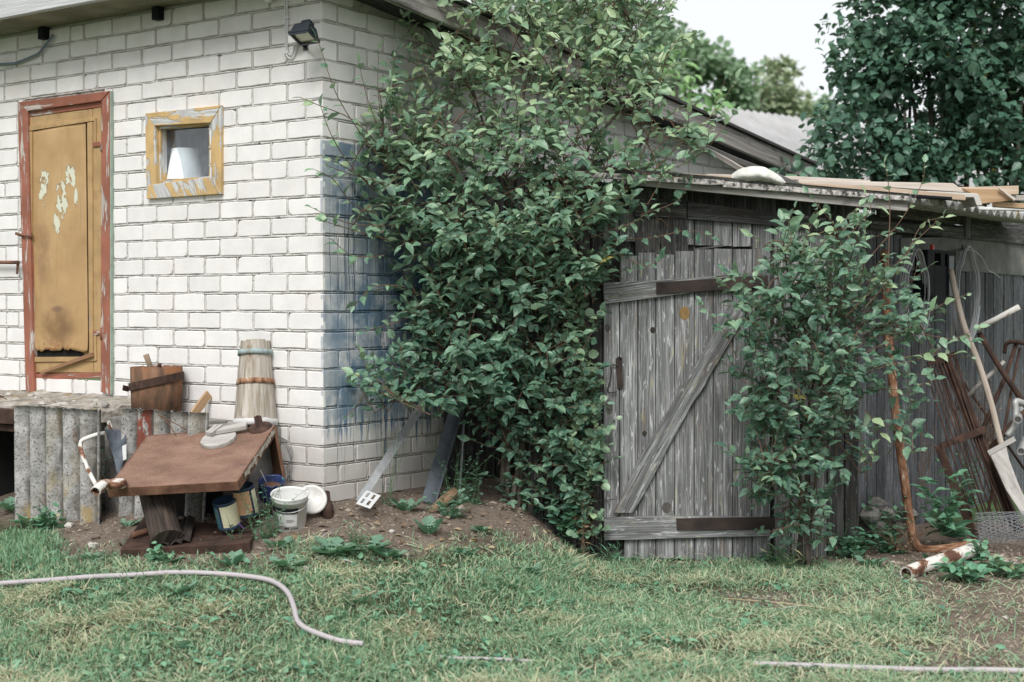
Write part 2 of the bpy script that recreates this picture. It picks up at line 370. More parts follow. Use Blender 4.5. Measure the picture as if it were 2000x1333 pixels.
m_darkpl = plain('dark_blue_grey_metal', (.022, .027, .036), rough=.38)
m_glass = bpy.data.materials.new('window_glass'); m_glass.use_nodes = True
_t = m_glass.node_tree; _t.nodes.clear(); _o = _t.nodes.new('ShaderNodeOutputMaterial'); _a = _t.nodes.new('ShaderNodeBsdfTransparent'); _g = _t.nodes.new('ShaderNodeBsdfGlossy'); _m = _t.nodes.new('ShaderNodeMixShader')
_a.inputs[0].default_value = (.90, .93, .95, 1); _g.inputs['Roughness'].default_value = .06
_d = _t.nodes.new('ShaderNodeBsdfDiffuse'); _d.inputs[0].default_value = (.55, .58, .62, 1); _m2 = _t.nodes.new('ShaderNodeMixShader')
_n = nz(_t, coord(_t, 'P'), (14, 14, 5), 6, 1.5); _t.links.new(mrange(_t, _n, .40, .8, .02, .16), _m2.inputs[0])
_t.links.new(_a.outputs[0], _m2.inputs[1]); _t.links.new(_d.outputs[0], _m2.inputs[2])
_m.inputs[0].default_value = .09; _t.links.new(_m2.outputs[0], _m.inputs[1]); _t.links.new(_g.outputs[0], _m.inputs[2]); _t.links.new(_m.outputs[0], _o.inputs[0])

def peel(name, paint, under, stops=(.5, .56), scale=(3, 16, 3), rough=.75, extra=()):
    m, t, b, out = _nodes(name); v = coord(t, 'UV')
    pc = mixc(t, mrange(t, nz(t, v, (5, 5, 5), 5), .3, .7), tuple(x * .78 for x in paint), tuple(min(1, x * 1.12) for x in paint))
    for (lc, ls, lo, hi) in extra: pc = mixc(t, mrange(t, nz(t, v, ls, 5), lo, hi), pc, lc)
    uc = mixc(t, mrange(t, nz(t, v, (4, 60, 4), 5), .3, .7), tuple(x * .6 for x in under), under)
    k = mrange(t, nz(t, v, scale, 8, .4), stops[0], stops[1])
    c = mixc(t, k, pc, uc); c = mixc(t, mth(t, 'MULTIPLY', mrange(t, nz(t, v, (40, 40, 40), 3), .64, .74), .6), c, (.10, .06, .04))
    t.links.new(c, b.inputs['Base Color']); b.inputs['Roughness'].default_value = rough; b.inputs['Specular IOR Level'].default_value = .3
    bp = t.nodes.new('ShaderNodeBump'); bp.inputs['Strength'].default_value = .8; bp.inputs['Distance'].default_value = .004; bp.invert = True
    t.links.new(mth(t, 'ADD', k, mth(t, 'MULTIPLY', nz(t, v, (5, 80, 5), 5), .6)), bp.inputs['Height']); t.links.new(bp.outputs[0], b.inputs['Normal'])
    return m
m_redpeel = peel('flaking_red_brown_paint', (.30, .115, .075), (.60, .53, .48), (.53, .60), (4, 26, 3))
m_ochre = peel('ochre_painted_wood', (.41, .27, .13), (.45, .40, .32), (.66, .72), (3, 30, 3), extra=[((.22, .11, .05), (8, 3, 5), .56, .78)])
m_winpeel = peel('peeling_ochre_window_paint', (.54, .37, .17), (.60, .60, .59), (.49, .535), (4, 16, 3))
def doorpanel():
    m, t, b, out = _nodes('ochre_sheet_metal'); uv = coord(t, 'UV')
    c = ramp(t, nz(t, uv, 2.6, 7), [(.25, (.29, .175, .076)), (.5, (.41, .26, .118)), (.75, (.50, .34, .17))])
    sp = t.nodes.new('ShaderNodeSeparateXYZ'); t.links.new(uv, sp.inputs[0]); s_, z_ = sp.outputs[0], sp.outputs[1]
    def spot(px, py, rx, rz):
        a = LW.sz(px, py); dx = mth(t, 'DIVIDE', mth(t, 'SUBTRACT', s_, a[0]), rx); dz = mth(t, 'DIVIDE', mth(t, 'SUBTRACT', z_, a[1]), rz)
        return mrange(t, mth(t, 'ADD', mth(t, 'MULTIPLY', dx, dx), mth(t, 'MULTIPLY', dz, dz)), 0, 1, 1, 0)
    # scorched and rubbed areas with a shape of their own
    n2 = nz(t, uv, 9, 6); mk = mth(t, 'MULTIPLY', spot(118, 640, .20, .16), mrange(t, n2, .25, .6)); c = mixc(t, mth(t, 'MULTIPLY', mk, .68), c, (.15, .078, .036))
    mk = mth(t, 'MULTIPLY', spot(85, 490, .10, .28), mrange(t, n2, .3, .65)); c = mixc(t, mth(t, 'MULTIPLY', mk, .75), c, (.24, .135, .07)); c = mixc(t, mth(t, 'MULTIPLY', mrange(t, nz(t, uv, (30, 2.2, 1), 6), .52, .72), .35), c, (.24, .14, .065))
    mk = spot(118, 604, .07, .025); c = mixc(t, mth(t, 'MULTIPLY', mk, .75), c, (.16, .085, .06))
    rs_ = mth(t, 'MULTIPLY', spot(115, 690, .3, .13), mrange(t, nz(t, uv, 40, 6), .50, .62)); c = mixc(t, rs_, c, (.30, .115, .05))
    # bare patches where the paint came off
    n = nz(t, uv, (24, 16, 17), 9, .5); z = None
    for q in ((88, 360, .085, .16), (124, 390, .085, .20), (140, 345, .08, .12), (114, 440, .06, .10), (152, 385, .03, .08)):
        e = spot(*q); z = e if z is None else mth(t, 'MAXIMUM', z, e)
    k = mrange(t, mth(t, 'ADD', n, mth(t, 'MULTIPLY', z, .30)), .745, .765); k = mth(t, 'MULTIPLY', k, mrange(t, z, .02, .1))
    kd = mrange(t, mth(t, 'ADD', n, mth(t, 'MULTIPLY', z, .30)), .715, .745); kd = mth(t, 'MULTIPLY', kd, mrange(t, z, .02, .1))
    c = mixc(t, mth(t, 'MULTIPLY', kd, .7), c, (.17, .10, .05)); c = mixc(t, k, c, (.60, .60, .48))
    t.links.new(c, b.inputs['Base Color']); b.inputs['Roughness'].default_value = .55
    bp = t.nodes.new('ShaderNodeBump'); bp.inputs['Strength'].default_value = .8; bp.inputs['Distance'].default_value = .004; bp.invert = True
    t.links.new(mth(t, 'ADD', k, mth(t, 'MULTIPLY', nz(t, uv, 60, 5), .12)), bp.inputs['Height']); t.links.new(bp.outputs[0], b.inputs['Normal']); return m

# ------------------------------------------------------------------ the white brick house
house = thing('brick_house', 'white brick building with blue paint on the gable side, ochre door and small window', 'building', (CORNER.x, CORNER.y, .3))
def brick(mb, pl, s0, s1, z0, z1, c0=False, c1=False):
    """one brick with worn, rounded corners; c0/c1: this end is the corner of the house"""
    j = lambda a: random.uniform(-a, a)
    g = .0068; a0 = s0 + (0 if c0 else g + abs(j(.003))); a1 = s1 - (0 if c1 else g + abs(j(.003))); b0 = z0 + g + j(.003); b1 = z1 - g + j(.003)
    pts = []
    for (cx, cz, ang) in ((a0, b0, 180), (a1, b0, 270), (a1, b1, 0), (a0, b1, 90)):
        hard = (c0 and cx == a0) or (c1 and cx == a1)
        r = .003 if hard else random.choice((.002, .003, .004, .006, .009, .014)) * (1.8 if random.random() < .10 else 1)
        ox = cx + (r if cx == a0 else -r); oz = cz + (r if cz == b0 else -r)
        for q in range(3):
            th = RAD(ang + 45 * q); pts.append((ox + r * math.cos(th) + j(.0012), oz + r * math.sin(th) + j(.0012)))
        nx = {180: (a1, b0), 270: (a1, b1), 0: (a0, b1), 90: (a0, b0)}[ang]
        for f in ((.25, .5, .75) if ang in (180, 0) else (.5,)):
            ed = abs(nx[0] - cx); ez = nx[1] - cz
            pts.append((cx + (nx[0] - cx) * f + (j(.0016) if ez else 0), cz + ez * f + (j(.0018) if ed > .01 else 0)))
    n = len(pts); off = .012 + j(.0015); mxc = sum(p[0] for p in pts) / n; mzc = sum(p[1] for p in pts) / n
    tn = random.random()
    def ring(o, ins):
        r = []
        for (x, z) in pts:
            if not ((c0 and x < a0 + .002) or (c1 and x > a1 - .002)): x += -ins if x > mxc else ins
            z += -ins if z > mzc else ins
            r.append(pl.w(x, z, o))
        return mb.add(r)
    r0, r1, r2 = ring(-.004, 0), ring(off - .0035, .0), ring(off, .0035)
    uv = [(p[0], p[1]) for p in pts]
    flip = pl.u.cross(pl.z).dot(pl.n) < 0
    for A, B in ((r0, r1), (r1, r2)):
        for k in range(n):
            k2 = (k + 1) % n; f = (A + k, A + k2, B + k2, B + k); u = [uv[k], uv[k2], uv[k2], uv[k]]
            mb.face(f[::-1] if flip else f, u[::-1] if flip else u, False, 0, tn)
    f = list(range(r2, r2 + n)); mb.face(f[::-1] if flip else f, uv[::-1] if flip else uv, False, 0, tn)
    # raised bead of mortar in the bed joint below and the head joint beside the brick
    def bead(x0, zz0, x1, zz1, vert):
        m_ = 4 if vert else 8; q = []
        for k in range(m_ + 1):
            f_ = k / m_; x = x0 + (x1 - x0) * f_; z = zz0 + (zz1 - zz0) * f_; w_ = .0042 + j(.0016); o = .0088 + j(.0018); d_ = j(.0012)
            for e, oo in ((-w_ - .0008, o - .005), (-w_ * .7, o), (w_ * .7, o), (w_ + .0008, o - .005)): q.append((pl.w(x + (e + d_ if vert else 0), z + (0 if vert else e + d_), oo), (x, z)))
        i = mb.add([a[0] for a in q])
        for k in range(m_):
            for e in range(3):
                a = i + 4 * k + e; fc = (a, a + 4, a + 5, a + 1); u = [q[x - i][1] for x in fc]
                if vert != flip: fc = fc[::-1]; u = u[::-1]
                mb.face(fc, u, True, 2)
    bead(s0, z0, s1, z0, False)
    if not c0: bead(s0, z0 + .003, s0, z1 - .003, True)
def sheet(mb, pl, rect, holes, off, mi):
    ss = sorted({rect[0], rect[2]} | {h[k] for h in holes for k in (0, 2)}); zs = sorted({rect[1], rect[3]} | {h[k] for h in holes for k in (1, 3)})
    for a, b in zip(ss, ss[1:]):
        for c, d in zip(zs, zs[1:]):
            if any(h[0] <= (a + b) / 2 <= h[2] and h[1] <= (c + d) / 2 <= h[3] for h in holes): continue
            q = [pl.w(a, c, off), pl.w(b, c, off), pl.w(b, d, off), pl.w(a, d, off)]; u = [(a, c), (b, c), (b, d), (a, d)]
            if pl.u.cross(pl.z).dot(pl.n) < 0: q, u = q[::-1], u[::-1]
            mb.poly(q, u, False, mi)
COURSE = .1; Z0 = HC + (600 - 6.4) / FPX * CORNER.y - 40 * COURSE      # a bed joint height
ZTOP = 3.105
# openings on the door wall (s, z)
def swin(x0, y0, x1, y1):
    a = LW.sz(x0, y0); b = LW.sz(x1, y1); return [min(a[0], b[0]), min(a[1], b[1]), max(a[0], b[0]), max(a[1], b[1])]
door_h = [LW.sz(206, 400)[0], LW.sz(120, 741)[1], LW.sz(50, 400)[0], LW.sz(120, 197)[1]]
win_h = [LW.sz(410, 300)[0], LW.sz(360, 356)[1], LW.sz(307, 300)[0], LW.sz(360, 244)[1]]
SMAX = 4.6
mb = MB(); sheet(mb, LW, (-.0, -.2, SMAX, ZTOP + .1), [door_h, win_h], 0, 1)
BL = .2533
k = 0
while True:
    z0 = Z0 + k * COURSE; z1 = z0 + COURSE; k += 1
    if z1 < .15: continue
    if z0 > ZTOP - .02: break
    s = -.012; first = True; ln = .12 if k % 2 else .2535
    seed = random.random()
    while s < SMAX:
        e = s + ln
        ov = [h for h in (door_h, win_h) if e > h[0] + .01 and s < h[2] - .01 and z1 > h[1] + .02 and z0 < h[3] - .02]
        if not ov: brick(mb, LW, s, e, z0, z1, c0=first)
        else:
            h = ov[0]
            if s < h[0] - .03: brick(mb, LW, s, h[0], z0, z1, c0=first)
            if e > h[2] + .03: brick(mb, LW, h[2], e, z0, z1)
        s = e; first = False; ln = BL
        if 1.5 < s < 2.0 and random.random() < .22: ln = .125
        if s > 2.3: ln = BL if random.random() > .1 else .125
mb.build('front_wall', [m_brick, m_mort, m_bead], house)

# gable wall: the roof falls away to the back
ga = GW.sz(1260, 214, .30); gb = GW.sz(1530, 330, .30); gsl = (gb[1] - ga[1]) / (gb[0] - ga[0])
def zrake(s): return ga[1] + gsl * (s - ga[0])
GMAX = gb[0] + .9
mb = MB()
ss = np.linspace(0, GMAX, 12)
for a, b in zip(ss, ss[1:]):
    q = [GW.w(a, -.2), GW.w(b, -.2), GW.w(b, zrake(b) + .1), GW.w(a, zrake(a) + .1)]; u = [(a, -.2), (b, -.2), (b, zrake(b) + .1), (a, zrake(a) + .1)]
    if GW.u.cross(GW.z).dot(GW.n) < 0: q, u = q[::-1], u[::-1]
    mb.poly(q, u, False, 1)
k = 0
while True:
    z0 = Z0 + k * COURSE; z1 = z0 + COURSE; k += 1
    if z1 < .15: continue
    if z0 > zrake(0): break
    s = -.012; first = True; ln = .2535 if k % 2 else .12
    while s < GMAX:
        e = s + ln
        if z1 < zrake(e) + .11: brick(mb, GW, s, e, z0, z1, c0=first)
        s = e; first = False; ln = .2335
mb.build('gable_wall', [m_brickg, m_mortg, m_beadg], house)

# eaves: concrete soffit slab with a whitish edge board, gable board and roof sheet
m_soff = mat('stained_concrete_soffit', [(.25, (.10, .10, .065)), (.5, (.19, .18, .125)), (.75, (.30, .29, .24))], scale=(3, 3, 3), kind='P', rough=.95, bump=.4, bscale=(18, 18, 18), layers=[((.42, .41, .38), (9, 9, 9), .62, .70), ((.26, .21, .13), (4, 4, 4), .6, .75)])
m_edge = mat('limewashed_board', [(.25, (.26, .26, .27)), (.45, (.46, .46, .47)), (.75, (.58, .58, .59))], scale=(1.6, 60, 1), dist=.5, rough=.9, bump=.8, bscale=(3, 90, 1), bdist=.006)
m_rake = mat('grey_rake_board', [(.25, (.11, .10, .095)), (.5, (.27, .25, .235)), (.75, (.42, .40, .375))], scale=(1.6, 50, 1), dist=.6, rough=.9, bump=.7, bscale=(3, 70, 1), layers=[((.09, .085, .08), (2, 8, 1), .54, .68)])
OV = .357
def quadbox(mb, pl, s0, s1, n0, n1, z00, z01, z10, z11, mi=0, g=None):
    """box between s0..s1 and n0..n1 whose bottom/top heights are z00,z01 at s0 and z10,z11 at s1"""
    f = [pl.w(s0, z00, n1), pl.w(s1, z10, n1), pl.w(s1, z11, n1), pl.w(s0, z01, n1)]
    mb.prism(f, pl.n * (n0 - n1), grain=g if g is not None else (f[1] - f[0]), mi=mi)
mb = MB(); quadbox(mb, LW, -.36, SMAX, -.3, OV - .045, ZTOP, ZTOP + .13, ZTOP, ZTOP + .13); mb.build('soffit', m_soff, house, bevel=.004)
mb = MB(); quadbox(mb, LW, -.38, SMAX, OV - .042, OV, ZTOP - .004, ZTOP + .20, ZTOP - .004, ZTOP + .20); mb.build('fascia', m_edge, house, bevel=.006)
s_a, s_b = -.02, GW.sz(1580, 340, .3)[0] + .1
mb = MB(); hb = .135
quadbox(mb, GW, s_a, s_b, .262, .30, zrake(s_a), zrake(s_a) + hb, zrake(s_b), zrake(s_b) + hb); mb.build('rake_board', m_rake, house, bevel=.004)
mb = MB(); quadbox(mb, GW, s_a, s_b, .015, .260, zrake(s_a) + .05, zrake(s_a) + .075, zrake(s_b) + .05, zrake(s_b) + .075); mb.build('gable_soffit', m_woodd, house)
mb = MB(); zt = hb + .004
quadbox(mb, GW, s_a - .3, s_b + .03, -4.5, .33, zrake(s_a - .3) + zt, zrake(s_a - .3) + zt + .02, zrake(s_b + .03) + zt, zrake(s_b + .03) + zt + .02); mb.build('roof', plain('dark_roofing_felt', (.055, .05, .05), rough=.9), house)
for (x, y) in ((95, 66), (318, 26)):                      # dark rafter ends under the soffit
    s, z = LW.sz(x, y); mb = MB(); quadbox(mb, LW, s - .026, s + .026, .013, .06, ZTOP - .075, ZTOP - .003, ZTOP - .075, ZTOP - .003); mb.build('rafter_end', m_black, house, bevel=.003)

m_doorpan = doorpanel()
# ---- door: everything drawn on the plane of the wall and given its real thickness
def wp(mb, pl, px, n1, th, grain=None, mi=0, tn=None):
    """board: outline given where it is seen on plane pl moved out by n1, thickness th"""
    mb.prism([pl.pt(x, y, n1) for x, y in px], pl.n * (-th), grain=grain, mi=mi, tn=tn)
UP = (0, 0, 1)
mb = MB(); wp(mb, LW, [(56, 222), (196, 208), (200, 735), (62, 735)], -.004, .02, UP)
door = mb.build('door', m_ochre, house, bevel=.002)
fr = MB()
wp(fr, LW, [(34, 201), (53, 212), (66, 768), (50, 764)], .034, .06, UP)
wp(fr, LW, [(214, 179), (198, 198), (196, 766), (214, 771)], .034, .06, UP)
wp(fr, LW, [(34, 200), (213, 178), (197, 197), (53, 217)], .035, .06)
wp(fr, LW, [(52, 216), (198, 197), (198, 209), (52, 229)], .012, .05)
wp(fr, LW, [(60, 731), (200, 727), (200, 739), (60, 743)], .012, .05)
fr.build('door_frame', m_redpeel, door, bevel=.003)
gr = MB(); wp(gr, LW, [(214.5, 179), (217, 180), (217, 771), (214.5, 771)], .030, .05, UP); gr.build('green_painted_edge', plain('mint_green_paint', (.30, .37, .31), rough=.8, var=.3), door)
st = MB()
wp(st, LW, [(51, 231), (63, 229), (64, 728), (50, 728)], .014, .02, UP)
wp(st, LW, [(181, 213), (197, 210), (199, 728), (183, 728)], .014, .02, UP)
wp(st, LW, [(63, 229), (180, 213), (180, 232), (63, 246)], .013, .02)
wp(st, LW, [(51, 247), (183, 229), (185, 236), (51, 257)], .022, .012)
wp(st, LW, [(52, 698), (185, 697), (186, 706), (52, 708)], .022, .012)
wp(st, LW, [(64, 708), (182, 706), (182, 728), (64, 728)], .013, .02)
wp(st, LW, [(52, 259), (62, 257), (63, 697), (51, 697)], .022, .010, UP)
wp(st, LW, [(170, 240), (180, 238), (181, 696), (174, 696)], .022, .010, UP)
wp(st, LW, [(183, 232), (187, 231), (187, 285), (183, 285)], .022, .010, UP)
wp(st, LW, [(182, 648), (187, 648), (188, 705), (184, 705)], .022, .010, UP)
st.build('batten', m_ochre, door, bevel=.002)
mb = MB(); wp(mb, LW, [(64, 680), (160, 680), (164, 697), (66, 697)], .0005, .003); mb.build('gap_shade_strip', plain('black_gap_shade', (.010, .009, .008), rough=1), door)  # black strip painting in the shade behind the torn panel edge
# sheet panel with a bulge low down and a torn lower edge
mb = MB(); NX, NZ = 26, 70; i0 = None; grid = []
random.seed(5); tear = [LW.sz(64 + (170 - 64) * k / NX, 690 - (2 + 7 * random.random() * random.random() + 4 * noise.noise(V((k * .31, 7, 2)))) - 3 * math.sin(k / NX * 3.14))[1] for k in range(NX + 1)]
for r in range(NZ + 1):
    f = r / NZ
    for k in range(NX + 1):
        g = k / NX
        top = LW.sz(62 + 110 * g, 258 - 18 * g)[1]; zb = tear[k]
        z = top + (zb - top) * f; sL, sR = LW.sz(62 + .5 * f, 500)[0], LW.sz(172 + 2 * f, 500)[0]; s = sL + (sR - sL) * g
        e = math.sin(math.pi * g) ; bl = .020 * e * math.exp(-((f - .86) / .10) ** 2) + .004 * math.sin(f * 5 + g * 2) * e
        if f > .93: bl += (f - .93) * .35 * (.5 + .9 * noise.noise(V((k * .37, 2.2, 1)))) * (.3 + e)
        bl += .006 * noise.noise(V((g * 3, f * 7, 2)))* e
        grid.append((s, z, .010 + bl))
i = mb.add([LW.w(*g) for g in grid])
for r in range(NZ):
    for k in range(NX):
        a = i + r * (NX + 1) + k; f = (a, a + 1, a + NX + 2, a + NX + 1); gg = [grid[x - i] for x in f]
        mb.face(f, [(g[0], g[1]) for g in gg], True)
pan = mb.build('door_panel', m_doorpan, door)
pan.modifiers.new('solid', 'SOLIDIFY').thickness = .002
mb = MB(); wp(mb, LW, [(76, 727), (178, 689), (180, 697), (80, 731)], .040, .014); mb.build('nailed_slat', mat('brown_lath', [(.3, (.17, .085, .045)), (.7, (.31, .18, .10))], scale=(3, 50, 2), rough=.8), door, bevel=.002)
for y in (282, 650):
    h = MB(); wp(h, LW, [(181, y - 3), (197, y - 5), (197, y + 3), (181, y + 5)], .024, .006); a, b_ = LW.pt(198, y - 10, .035), LW.pt(198, y + 14, .035); h.tube([a, b_], .008, 8); h.build('hinge', m_redpeel, door)
h = MB(); h.tube([LW.pt(33, 458, .05), LW.pt(48, 460, .05), LW.pt(62, 463, .04)], .006, 6); h.beam(LW.pt(30, 456, .045), LW.pt(44, 461, .045), .018, .004); h.tube([LW.pt(62, 455, .03), LW.pt(62, 468, .03)], .004, 6); h.build('latch', m_rust, door)
mb = MB(); mb.tube([LW.pt(-60, 513, .05), LW.pt(36, 513, .05)], .011, 8); wp(mb, LW, [(32, 516), (36, 516), (34, 536), (31, 536)], .05, .006)
mb.build('door_bar', m_rust, None, label='rusty iron bar running along the white wall left of the ochre door', cat='iron bar')

# ---- window
wn = MB()
wp(wn, LW, [(283, 222), (431, 206), (411, 240), (302, 246)], .034, .042)
wp(wn, LW, [(286, 389), (288, 362), (413, 346), (431, 379)], .036, .042)
wp(wn, LW, [(283, 223), (302, 246), (305, 360), (286, 386)], .033, .040, UP)
wp(wn, LW, [(412, 240), (431, 207), (431, 378), (411, 350)], .033, .040, UP)
win = wn.build('window', m_winpeel, house, bevel=.003)
sa = MB()
wp(sa, LW, [(303, 246), (412, 238), (412, 244), (303, 253)], .006, .05); wp(sa, LW, [(303, 354), (412, 344), (412, 352), (303, 362)], .006, .05)
wp(sa, LW, [(304, 248), (313, 248), (313, 356), (307, 358)], .005, .05, UP); wp(sa, LW, [(408, 240), (414, 240), (414, 350), (408, 350)], .005, .05, UP)
sa.build('sash', m_winpeel, win, bevel=.002)
mb = MB(); wp(mb, LW, [(310, 250), (411, 241), (411, 349), (310, 357)], -.042, .003); mb.build('pane', m_glass, win)
m_room = plain('grey_room_wall', (.30, .32, .345), rough=.9)
mb = MB(); a0, b0, a1, b1 = win_h; a0 -= .01; b0 -= .012; a1 += .01; b1 += .01; D0, D1 = -.012, -.75
c = [LW.w(a0, b0, D0), LW.w(a1, b0, D0), LW.w(a1, b1, D0), LW.w(a0, b1, D0), LW.w(a0 - .25, b0, D1), LW.w(a1 + .25, b0, D1), LW.w(a1 + .25, b1 + .1, D1), LW.w(a0 - .25, b1 + .1, D1)]
for f in ((0, 1, 5, 4), (1, 2, 6, 5), (2, 3, 7, 6), (3, 0, 4, 7), (4, 5, 6, 7)): mb.poly([c[q] for q in f])
mb.build('window_recess', m_room, win)
# the lamp on the sill behind the glass
o = LW.pt(362, 349, -.17); mb = MB(); hh = .215; pr = []
sc_ = 8.3 / FPX
for q in range(27):
    f = q / 26; pr.append(((36 - 10 * f) * sc_ * (1 if q % 2 else .965), f * 60 * sc_))
pr.append((.02, 60 * sc_ + .003))
base = LW.pt(362, 339, -.12); base = V((base.x, base.y, win_h[1] + .02))
lp = thing('window_lamp', 'white ribbed lamp shade standing behind the glass of the small ochre window', 'lamp', (base.x, base.y, win_h[1] - .012))
mb.lathe(V((base.x, base.y, win_h[1] + .025)), UP, pr, 30); mb.build('lamp_shade', mat('white_ribbed_shade', [(.3, (.90, .90, .89)), (.7, (.93, .93, .92))], rough=.6, bump=0), lp)
mb = MB(); mb.lathe(V((base.x, base.y, win_h[1] - .012)), UP, [(.001, 0), (.035, 0), (.035, .012), (.01, .016), (.01, .05), (.001, .05)], 16); mb.build('lamp_foot', m_white, lp)

# ---- wall fittings
def lwpath(pts, off): return [LW.pt(x, y, off) for x, y in pts]
def smooth(pts, n=6):
    pts = [V(p) for p in pts]; q = []
    for k in range(len(pts) - 1):
        a, b, c, d = pts[max(k - 1, 0)], pts[k], pts[k + 1], pts[min(k + 2, len(pts) - 1)]
        for e in range(n):
            t = e / n; q.append(.5 * ((2 * b) + (c - a) * t + (2 * a - 5 * b + 4 * c - d) * t * t + (3 * b - a - 3 * c + d) * t ** 3))
    q.append(pts[-1]); return q
mb = MB(); mb.tube(smooth(lwpath([(104, 69), (97, 78), (86, 92), (76, 104), (60, 112), (38, 121), (18, 125), (-60, 127)], .035)), .0075, 8)
mb.build('grey_cable', plain('blue_grey_cable', (.13, .17, .21), rough=.5), None, label='blue grey cable hanging from the soffit in the top left corner', cat='cable')
mb = MB()
mb.tube(smooth(lwpath([(556, -60), (557, 30), (557.5, 75), (558, 98), (561, 110), (567, 115), (573, 111), (577, 102), (579, 92), (577, 84)], .022)), .0042, 7)
mb.tube(smooth(lwpath([(559.5, -60), (560.5, 8), (561, 75), (561, 98), (564, 106), (568, 108), (572, 103), (574, 94), (573, 85)], .022)), .0042, 7)
for y in (35, 103): mb.beam(LW.pt(554, y, .024), LW.pt(564, y, .024), .006, .008)
mb.build('white_cable', m_white, None, label='pair of white cables running down the brick corner to the floodlight', cat='cable')
c = LW.pt(580, 72, .013)
fl = thing('floodlight', 'small black floodlight on a bracket at the top of the brick corner', 'floodlight', c)
mb = MB(); wp(mb, LW, [(562, 62), (584, 57), (584, 82), (562, 86)], .075, .06); mb.build('junction_box', m_white, fl, bevel=.004)
S0 = 7.3 / FPX
fc = LW.pt(595, 70, .17); ax = (LW.n * .50 + V((0, 0, -.87))).normalized(); rt = LW.u.copy(); upv = ax.cross(rt).normalized()
if upv.z < 0: upv = -upv
def fbox(mb, c, w0, h0, w1, h1, d0, d1):
    f = [fc + c[0] * rt + c[1] * upv + rt * a * w1 / 2 + upv * b * h1 / 2 + ax * d1 for a, b in ((-1, -1), (1, -1), (1, 1), (-1, 1))]
    k = [fc + c[0] * rt + c[1] * upv + rt * a * w0 / 2 + upv * b * h0 / 2 + ax * d0 for a, b in ((-1, -1), (1, -1), (1, 1), (-1, 1))]
    i = mb.add(f + k); uv = [(0, 0), (.1, 0), (.1, .1), (0, .1)]
    for q in ((0, 1, 2, 3), (7, 6, 5, 4), (1, 0, 4, 5), (2, 1, 5, 6), (3, 2, 6, 7), (0, 3, 7, 4)): mb.face([i + x for x in q], uv)
mb = MB(); fbox(mb, (0, 0), .075, .05, .125, .095, -.055, .0); fbox(mb, (0, .012), .05, .04, .07, .045, -.078, -.054); fbox(mb, (.0, .046), .105, .006, .125, .006, -.045, .028)
mb.build('housing', m_darkpl, fl, bevel=.004)
mb = MB()
for (cx, cy, w_, h_) in ((0, .046, .136, .014), (0, -.046, .136, .014), (-.062, 0, .013, .078), (.062, 0, .013, .078)): fbox(mb, (cx, cy), w_, h_, w_, h_, .001, .016)
mb.build('front_frame', m_darkpl, fl, bevel=.002)
mb = MB(); fbox(mb, (0, 0), .11, .077, .11, .077, .0015, .005); mb.build('lens', mat('lamp_glass', [(.3, (.55, .50, .38)), (.7, (.72, .70, .62))], rough=.12, bump=0, spec=.6), fl)
mb = MB(); mb.beam(fc + rt * .066 - upv * .0, LW.pt(597, 94, .02), .018, .004); mb.beam(fc - rt * .066, LW.pt(597, 94, .02), .018, .004); mb.beam(LW.pt(597, 99, .014), LW.pt(597, 88, .014), .03, .008, up=LW.u); mb.build('bracket', m_darkpl, fl)
c = GW.pt(700, 400, 0)
mb = MB(); o = LW.pt(524, -6, .05); mb.lathe(o, (0, 0, 1), [(.001, -.032), (.012, -.030), (.022, -.022), (.029, -.008), (.03, .01), (.028, .03), (.001, .03)], 20)
mb.tube([o + V((0, 0, .02)), LW.pt(524, -14, .005)], .02, 10)
mb.build('globe_lamp', m_white, None, label='white round lamp at the top edge of the brick wall beside the white cables', cat='lamp')
# ------------------------------------------------------------------ ground, grass
BX = [-400, 0, 90, 118, 235, 260, 500, 600, 700, 800, 900, 1000, 1100, 1170, 1240, 1500, 1560, 1700, 1800, 1900, 2000, 2400]
BY = [985, 1003, 1008, 1080, 1088, 1094, 1094, 1076, 1072, 1078, 1068, 1058, 1072, 1092, 1100, 1098, 1098, 1110, 1130, 1150, 1150, 1150]
def gdens(x, y, z):
    if y < .5: return 0
    px, py = proj((x, y, z))
    b = np.interp(px, BX, BY); n = noise.noise(V((x * 3, y * 3, 7))) * 30 + noise.noise(V((x * 9, y * 9, 2))) * 26
    d = sst(-30, 50, py - b + n)
    # bare, scuffed soil at the right
    r = sst(1690, 1860, px + n * 3) * (1 - sst(1305, 1345, py)) * .93
    r2 = .85 * math.exp(-((px - 1560) / 240) ** 2 - ((py - 1172) / 26) ** 2)
    return max(0, d * (1 - r) * (1 - r2))
xs = np.concatenate([[-400, -150, -60, -25, -12, -7, -5], np.arange(-4, 5.001, .05), [6, 8, 13, 28, 60, 150, 400]])
ys = np.concatenate([[-60, -20, -8, -3, 0, 2, 3.5], np.arange(4.2, 10.5, .05), [11, 12, 14, 18, 26, 50, 120, 300, 700]])
mb = MB(); nx = len(xs); vs = []; gd = []
for y in ys:
    for x in xs:
        z = gz(x, y); vs.append((x, y, z)); gd.append(gdens(x, y, z) if (3.5 < y < 9.5 and -4.5 < x < 5.5) else (1.0 if y < 8.6 and -6 < x < 6 else 2.0))
me = bpy.data.meshes.new('ground')
fs = [(j * nx + i, j * nx + i + 1, (j + 1) * nx + i + 1, (j + 1) * nx + i) for j in range(len(ys) - 1) for i in range(nx - 1)]
me.from_pydata(vs, [], fs); at = me.attributes.new('cover', 'FLOAT', 'POINT'); at.data.foreach_set('value', gd)
me.polygons.foreach_set('use_smooth', [True] * len(fs))
m, t, b, out = _nodes('soil_and_thatch'); v = coord(t, 'P')
soil = ramp(t, nz(t, v, 3.5, 9), [(.25, (.095, .073, .057)), (.5, (.175, .139, .112)), (.75, (.25, .205, .168))])
